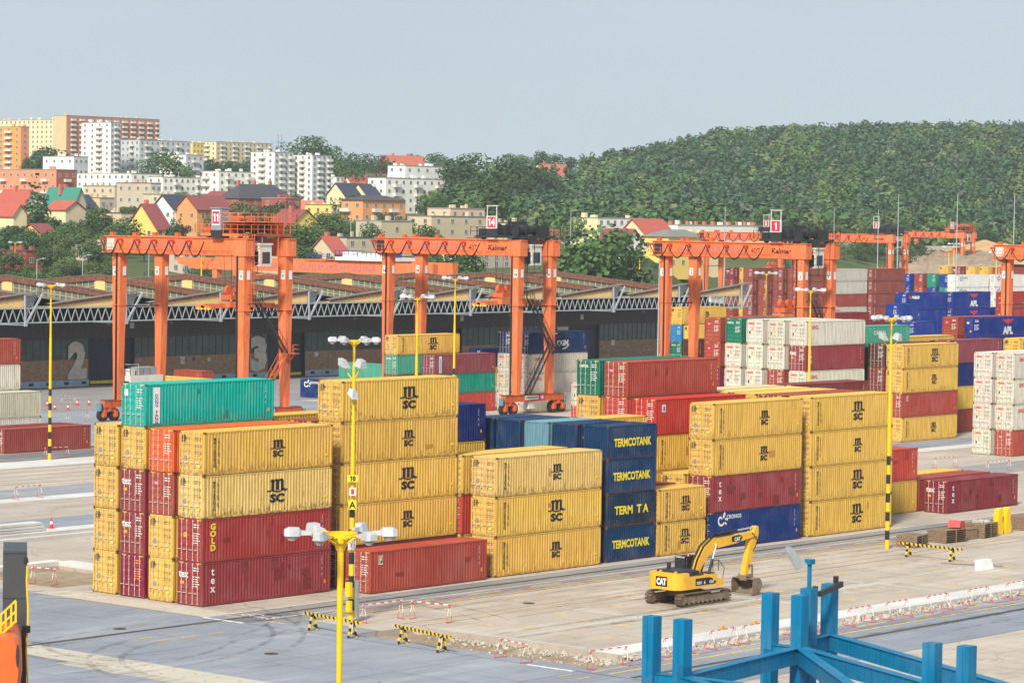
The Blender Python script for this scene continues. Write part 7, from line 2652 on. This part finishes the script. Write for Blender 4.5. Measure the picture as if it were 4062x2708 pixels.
trestle(-2.45, -12.65, -3.1, -16.7, 'black and yellow barrier left of the pit, behind the nearest lamp post', 'by', hang=True)
trestle(-2.65, -20.55, -3.6, -24.6, 'black and yellow barrier with hanging ropes beside the pit', 'by', hang=True)
trestle(60.8, -16.0, 60.5, -20.2, 'black and yellow barrier beside the white block on the slabs', 'by')
trestle(2.25, -12.6, 5.5, -12.85, 'sagging red and white barrier beside the signed lamp post', 'rw', 1.15, -0.05)
trestle(5.95, -13.45, 6.3, -16.35, 'red and white barrier at the corner of the pit', 'rw', 1.15)
trestle(-2.6, -28.4, -3.2, -30.9, 'red and white barrier at the front edge of the pit', 'rw', 1.1, spread=0.45)
trestle(-2.5, -35.2, 0.35, -35.55, 'red and white barrier at the near end of the trench', 'rw', 1.1)
for i, (xa, lampy) in enumerate(((4.6, False), (9.2, True), (12.6, True), (17.8, False), (24.2, False), (28.6, False), (33.6, False), (38.8, False), (43.8, False), (49.0, False))):
    names = ['first', 'second', 'third', 'fourth', 'fifth', 'sixth', 'seventh', 'eighth', 'ninth', 'last']
    trestle(xa, -35.15, xa + 2.5, -35.1, f'red and white barrier along the trench, {names[i]} from the near end' + (' with orange lamp' if lampy else ''), 'rw', 1.1, lamp=lampy, spread=0.5)
trestle(133.7, 27.9, 137.0, 27.4, 'white and red barrier behind the maroon containers', 'rw', 1.1)
trestle(133.7, 21.4, 137.5, 21.0, 'second white and red barrier behind the maroon containers', 'rw', 1.1)
for (px0, py0, px1, py1, lab) in ((62, 1982, 158, 1973, 'red and white barrier on the pale lane at the left'), (180, 1820, 268, 1815, 'red and white barrier beside the left striped pole'), (245, 1606, 295, 1604, 'red and white barrier before the warehouse'), (268, 1680, 345, 1672, 'red and white barrier left of the leftmost crane'), (130, 2315, 215, 2322, 'red and white barrier beside the sandy pit')):
    def gnd(px, py):
        d = FW + RT * ((px - PW / 2) / FPX) - UP * ((py - PH / 2) / FPX)
        return CAM + d * (-CAM.z / d.z)
    a, c = gnd(px0, py0), gnd(px1, py1)
    trestle(a.x, a.y, c.x, c.y, lab, 'rw', 1.15, spread=0.4)
cone = MB()
cone.box(-0.2, -0.2, 0, 0.2, 0.2, 0.05, 0)
for z0, z1, m in ((0.05, 0.3, 0), (0.3, 0.5, 1), (0.5, 0.75, 0)):
    rr = lambda z: 0.16 - 0.16 * z
    cone.cyl((0, 0, z0), (0, 0, z1), rr(z0), rr(z1), 12, m, cap=False)
CONE = cone.mesh('traffic_cone', [M['redplastic'], M['white']])
for (px, py, lab) in ((204, 2095, 'red and white cone alone on the lane at the left'), (270, 1626, 'red and white cone left of the crane, front row left'), (217, 1626, 'red and white cone beside the left pole, front row'), (306, 1608, 'red and white cone before the warehouse, back row left'), (353, 1607, 'red and white cone before the warehouse, back row right'), (188, 1612, 'red and white cone partly behind the left pole')):
    p = gnd(px, py)
    tag(mobj('traffic_cone', CONE, None, (p.x, p.y, 0.03), scale=(1.15, 1.15, 1.15)), lab, 'cone', 'traffic cones')
pallet(67.7, -11.9, 0.03, 6, 'dark pallet stack beside the right striped pole', 2.6, 1.8, 0.2)
pallet(72.6, -12.1, 0.03, 7, 'pallet stack with red plastic on top', 2.8, 2.0, -0.1)
pallet(78.0, -12.0, 0.03, 8, 'pallet stack topped with pale rubble', 2.6, 2.0, 0.1)
pallet(86.3, -11.3, 0.03, 8, 'pallet stack at the right edge', 2.4, 2.0, 0.0)
b = MB()
b.prism([(-0.9, -0.5, 0), (0.9, -0.5, 0), (0.75, -0.5, 0.55), (-0.7, -0.5, 0.6)], (0, 1.0, 0))
tag(b.build('plastic_barrier', M['redplastic'], None, (73.9, -12.2, 1.09), (0, 0.1, 0.3)), 'red plastic block lying on the pallet stack', 'plastic barrier')
b = MB()
b.box(-0.9, -0.7, 0, 0.9, 0.7, 0.85)
b.box(-0.95, -0.75, 0.85, 0.95, 0.75, 0.9)
tag(b.build('crate', M['orangewood'] if 'orangewood' in M else M['wood'], None, (75.5, -12.0, 0.03)), 'small brown crate between two pallet stacks', 'crate')
stones('rubble', [(78 + r2.uniform(-0.6, 0.6), -12 + r2.uniform(-0.5, 0.5), 1.22) for _ in range(16)], M['stone'], 8, 'pale rubble heaped on the pallet stack', 0.15, 0.3)
t = empty('lifting_clamp', (81.2, -12.0, 0.03), 0, 'pair of upright yellow steel clamps on the slabs', 'clamp')
for q in (-0.7, 0.6):
    b = MB()
    b.prism([(q, -0.2, 0), (q + 0.75, -0.2, 0), (q + 0.85, -0.2, 0.5), (q + 0.65, -0.2, 1.2), (q + 0.75, -0.2, 2.0), (q + 0.5, -0.2, 2.2), (q + 0.1, -0.2, 2.0), (q, -0.2, 1.0)], (0, 0.5, 0))
    b.build('clamp_arm', M['yellow'], t)
b = MB()
b.prism([(-0.9, -0.35, 0), (0.9, -0.35, 0), (0.75, -0.2, 0.75), (-0.75, -0.2, 0.75)], (0, 0.55, 0))
tag(b.build('concrete_block', M['white'], None, (57.8, -24.7, 0.03)), 'white trapezoid road block on the slabs', 'road block')
b = MB()
b.box(0, -0.1, 0, 4.8, 0.1, 0.05)
tag(b.build('plank', M['wood'], None, (58.9, -20.2, 0.025), (0, 0, -1.25)), 'loose plank lying on the slabs near the white block', 'plank')
t = empty('slab_stack', (7.0, 42.0, 0.25), 0, 'stack of pale concrete planks at the left edge', 'concrete slabs')
for k in range(4):
    b = MB()
    b.box(-4 + 0.3 * k, -0.6, 0.24 * k, 4 - 0.2 * k, 0.6, 0.24 * k + 0.2)
    b.build('concrete_plank', M['dusty'], t)
t.location = gnd(20, 2125)
b = MB()
b.box(-0.06, -0.03, 0, 0.06, 0.03, 0)
t = marking('road_marking', [(0, 0, 0.01, 0.01, 0)], [M['linewhite']], 0.02)
bpy.data.objects.remove(t)
o = mobj('road_marking', tmesh('STOP', 1.2, 'linewhite', 0.0, 2.8), None, (-0.3, -5.75, 0.033), (0, 0, math.radians(90)), scale=(1, 1, 1))
o['kind'] = 'structure'

# ---------------------------------------------------------------- blue steel rack in the foreground
M['bluesteel'] = streaky('blue_painted_steel', (0.0, 0.17, 0.345, 1), 0.3, 0.5, dirt=0.3)
rack = empty('steel_rack', at(3100, 2600, 113), 0, 'large blue steel rack of square posts and braced beams', 'steel rack')
rack.location.z = 0
R0 = Vector(rack.location)
POSTS = [(2587, 2442, 109.0), (2709, 2455, 108.4), (3057, 2350, 116.8), (3174, 2360, 116.2), (3210, 2332, 118.2), (3292, 2314, 120.0), (3699, 2548, 103.3), (3835, 2560, 102.6)]
TOPZ, BZ = 11.55, 9.45
PP = []
for px, py, D in POSTS:
    p = at(px, py, D) - R0
    PP.append(Vector((p.x, p.y, 0)))
    b = MB()
    w = 0.255
    b.box(p.x - w, p.y - w, 0.02, p.x + w, p.y + w, p.z)
    b.box(p.x - w + 0.02, p.y - w + 0.02, p.z, p.x + w - 0.02, p.y + w - 0.02, p.z + 0.012)
    b.build('post', M['bluesteel'], rack)


def rbeam(a, c, z=BZ, h=0.62, w=0.34, m='bluesteel'):
    b = MB()
    b.bar(Vector((a.x, a.y, z - h / 2)), Vector((c.x, c.y, z - h / 2)), w, h)
    b.bar(Vector((a.x, a.y, z + 0.012)), Vector((c.x, c.y, z + 0.012)), w + 0.1, 0.024)
    return b.build('beam', M[m], rack)


_n = (PP[7] - PP[6]).normalized()
far_r = PP[5] + (PP[7] - PP[1]) * 1.25
nearcorner = PP[1] + (PP[7] - PP[3]) * 1.1
rbeam(PP[0], PP[1])
rbeam(PP[1], PP[3], BZ - 0.001)
rbeam(PP[2], PP[3], BZ + 0.003)
rbeam(PP[3], PP[4], BZ + 0.005)
rbeam(PP[4], PP[5], BZ + 0.007)
q = at(4200, 2612, 104.5) - R0
rbeam(PP[5], Vector((q.x, q.y, 0)), BZ + 0.009)
q = at(4200, 2662, 100.0) - R0
rbeam(PP[3], Vector((q.x, q.y, 0)), BZ + 0.011)
q = at(3560, 2735, 100.0) - R0
rbeam(PP[3], Vector((q.x, q.y, 0)), BZ - 0.003)
q = at(4200, 2679, 99.0) - R0
q2 = at(2790, 2676, 106.0) - R0
rbeam(PP[1], Vector((q.x, q.y, 0)), BZ - 0.009)
q = at(3120, 2720, 102) - R0
rbeam(PP[1], Vector((q.x, q.y, 0)), BZ - 0.011)
for a, c in ((PP[0], PP[1]), (PP[2], PP[3]), (PP[4], PP[5]), (PP[6], PP[7])):
    rbeam(a, c, 4.0)
b = MB()
c0 = PP[4] + Vector((0.3, -0.3, TOPZ - 0.25))
c1 = PP[5] + Vector((0.35, -0.35, TOPZ - 0.05))
b.bar(c0, c1, 0.14, 0.22)
b.bar(PP[5] + Vector((0.28, -0.1, TOPZ - 0.3)), PP[5] + Vector((0.28, -0.1, TOPZ + 0.25)), 0.16, 0.16)
b.bar(PP[4] + Vector((0.28, -0.1, TOPZ - 0.5)), PP[4] + Vector((0.28, -0.1, TOPZ + 0.05)), 0.16, 0.16)
b.build('clamp_bar', M['darksteel'], rack)
M['bluepatch'] = streaky('repainted_blue_steel', (0.0, 0.12, 0.265, 1), 0.3, 0.5, dirt=0.3)
rp = random.Random(15)
for k, p in enumerate(PP):
    zt2 = at(*POSTS[k]).z
    b = MB()
    z0 = zt2 - rp.uniform(1.5, 2.3)
    b.box(p.x - 0.262, p.y - 0.262, 3.0, p.x - 0.256, p.y + 0.24 - rp.uniform(0, 0.2), z0)
    b.box(p.x - 0.25, p.y - 0.262, 3.0, p.x + 0.24, p.y - 0.256, z0 - rp.uniform(0.1, 0.6))
    b.build('repaint_patch', M['bluepatch'], rack)
    b = MB()
    b.box(p.x - 0.259, p.y - 0.02, 3.0, p.x - 0.2555, p.y + 0.02, zt2 - 0.05)
    b.build('weld_seam', M['bluepatch'], rack)
    b = MB()
    for q in (-1, 1):
        b.box(p.x - 0.33, p.y + 0.2 * q - 0.02, BZ - 0.75, p.x + 0.33, p.y + 0.2 * q + 0.02, BZ - 0.6)
    b.build('gusset_plate', M['bluesteel'], rack)
fl = empty('floodlight', PP[4] + R0 + Vector((0, 0, TOPZ)), 0, 'grey floodlight on a short blue pole on the rack', 'floodlight')
b = MB()
b.cyl((0, 0, 0), (0, 0, 1.05), 0.09, 0.09, 10)
b.box(-0.16, -0.16, 0.95, 0.16, 0.16, 1.15)
b.build('pole', M['bluesteel'], fl)
b = MB()
d = Vector((-0.65, 0.76, 0))
u = Vector((0, 0, 1))
s = Vector((0.76, 0.65, 0))
prof = [(0.12, 1.0), (0.36, 0.80), (0.5, 0.72), (1.0, 1.55), (0.92, 1.64), (0.74, 1.62), (0.5, 1.35), (0.3, 1.05)]
poly = [d * a + u * h - s * 0.22 for a, h in prof]
b.prism(poly, s * 0.44)
b.build('lamp_head', M['greysteel'], fl)
b = MB()
b.prism([d * a + u * h - s * 0.21 for a, h in ((0.52, 0.70), (1.02, 1.53), (1.05, 1.51), (0.55, 0.68))], s * 0.42)
b.build('lens', M['lampglass'], fl)
b = MB()
b.bar((0, 0, 1.1), d * 0.35 + u * 1.05, 0.08, 0.12)
b.build('bracket', M['greysteel'], fl)

# ---------------------------------------------------------------- ship's side with lifeboat, cut by the left edge
M['boat'] = plain('lifeboat_orange', (0.62, 0.115, 0.022, 1), 0.4, 0, 0.12, 2)
M['shipgrey'] = plain('dark_ship_grey', (0.045, 0.052, 0.062, 1), 0.5, 0, 0.2, 1.2)
DS = 60.0
o0 = at(60, 2440, DS)
sd = empty('davit_column', (o0.x, o0.y, 0), 0, 'dark grey steel davit column with yellow edge behind the lifeboat', 'davit column')
xr, up_ = RT.normalized(), Vector((0, 0, 1))
fwd = Vector((o0.x - CAM.x, o0.y - CAM.y, 0)).normalized()
rgt = Vector((fwd.y, -fwd.x, 0))


def lp(px, D=DS):
    p = at(px, 2440, D)
    return Vector((p.x - o0.x, p.y - o0.y, 0))


ztop = at(60, 2182, DS).z
b = MB()
a, c = lp(10), lp(106)
for (za, zb, g) in ((0.0, ztop - 1.95, 0.0), (ztop - 1.94, ztop - 0.98, 0.004), (ztop - 0.97, ztop - 0.05, 0.0)):
    b.hexa([a + up_ * za - fwd * g, c + up_ * za - fwd * g, c + fwd * 1.6 + up_ * za, a + fwd * 1.6 + up_ * za, a + up_ * zb - fwd * g, c + up_ * zb - fwd * g, c + fwd * 1.6 + up_ * zb, a + fwd * 1.6 + up_ * zb])
b.hexa([a + up_ * (ztop - 0.05) - fwd * 0.02, c + up_ * (ztop - 0.05) - fwd * 0.02, c + fwd * 1.62 + up_ * (ztop - 0.05), a + fwd * 1.62 + up_ * (ztop - 0.05), a + up_ * ztop - fwd * 0.02, c + up_ * ztop - fwd * 0.02, c + fwd * 1.62 + up_ * ztop, a + fwd * 1.62 + up_ * ztop])
b.build('column', M['shipgrey'], sd)
b = MB()
e = lp(106)
pts = [e + rgt * (0.012 + 0.018 * math.sin(k * 1.3)) - fwd * 0.01 + up_ * (12 + k * (ztop - 12.3) / 24) for k in range(25)]
b.tube(pts, 0.022, 6)
b.build('edge_seal', M['yellow'], sd)
b = MB()
q = at(104, 2496, DS - 0.1) - o0
q.z += o0.z
b.box(q.x - 0.06, q.y - 0.06, q.z - 0.06, q.x + 0.06, q.y + 0.06, q.z + 0.08)
q = at(104, 2220, DS - 0.05) - o0
q.z += o0.z
b.cyl((q.x, q.y, q.z - 0.06), (q.x, q.y, q.z + 0.06), 0.05, 0.03, 8)
b.build('fitting', M['black'], sd)
lb = empty('lifeboat', (o0.x, o0.y, 0), 0, 'orange lifeboat with yellow railing cut by the left edge', 'lifeboat')
b = MB()
DB = 58.5
prof = [(-340, 2720), (-340, 2540), (-60, 2512), (10, 2500), (48, 2500), (72, 2512), (84, 2540), (88, 2640), (80, 2700), (30, 2780), (-340, 2800)]
poly = []
for px, py in prof:
    p = at(px, py, DB)
    poly.append(Vector((p.x - o0.x, p.y - o0.y, p.z)))
n = len(poly)
cen = sum(poly, Vector()) / n
rows_ = []
for t_, sc in ((0.0, 0.90), (0.12, 0.97), (0.4, 1.0), (2.2, 1.0), (2.6, 0.9)):
    rows_.append([cen + (q - cen) * sc + fwd * (t_ - 0.9) for q in poly])
pts = [q for r_ in rows_ for q in r_]
b.faces(pts, [(i * n + k, i * n + (k + 1) % n, (i + 1) * n + (k + 1) % n, (i + 1) * n + k) for i in range(len(rows_) - 1) for k in range(n)], 0, True)
b.face(list(reversed(rows_[0])))
b.face(rows_[-1])
b.build('hull', M['boat'], lb)
b = MB()
p = at(70, 2600, DB - 0.93)
cx = Vector((p.x - o0.x, p.y - o0.y, p.z))
b.face([cx + rgt * 0.035 * math.cos(k * 0.5236) + up_ * 0.23 * math.sin(k * 0.5236) - fwd * 0.01 for k in range(12)])
b.build('porthole', M['glass'], lb)
b = MB()
for k, px in enumerate((2, 22, 44, 62)):
    a_ = at(px, 2524 - px * 0.9, DB - 0.3 + 0.0)
    c_ = at(px, 2440 - px * 0.95 if px else 2440, DB - 0.3)
    a_ = Vector((a_.x - o0.x, a_.y - o0.y, a_.z))
    c_ = Vector((c_.x - o0.x, c_.y - o0.y, c_.z))
    b.bar(a_, c_, 0.035, 0.035)
for off in (0, 42, 80):
    a_ = at(-160, 2440 + off + 150, DB - 0.3)
    c_ = at(63, 2380 + off, DB - 0.3)
    b.bar(Vector((a_.x - o0.x, a_.y - o0.y, a_.z)), Vector((c_.x - o0.x, c_.y - o0.y, c_.z)), 0.035, 0.035)
b.build('railing', M['yellow'], lb)
b = MB()
q = cen.copy()
b.box(q.x - 0.3, q.y - 0.3, 0.0, q.x + 0.3, q.y + 0.3, q.z - 0.6)
b.build('cradle', M['shipgrey'], lb)

# ---------------------------------------------------------------- hazy summer air
m = bpy.data.materials.new('haze')
m.use_nodes = True
nt = m.node_tree
nt.nodes.remove(nt.nodes['Principled BSDF'])
pv = nt.nodes.new('ShaderNodeVolumePrincipled')
pv.inputs['Color'].default_value = (0.86, 0.93, 1.0, 1.0)
pv.inputs['Density'].default_value = 0.00007
pv.inputs['Anisotropy'].default_value = 0.0
nt.links.new(pv.outputs[0], nt.nodes['Material Output'].inputs['Volume'])
b = MB()
b.box(-450, -450, -3.0, 5600, 5600, 135.0)
o = b.build('haze', m)
tag(o, 'pale summer haze filling the air', None, None, 'stuff')
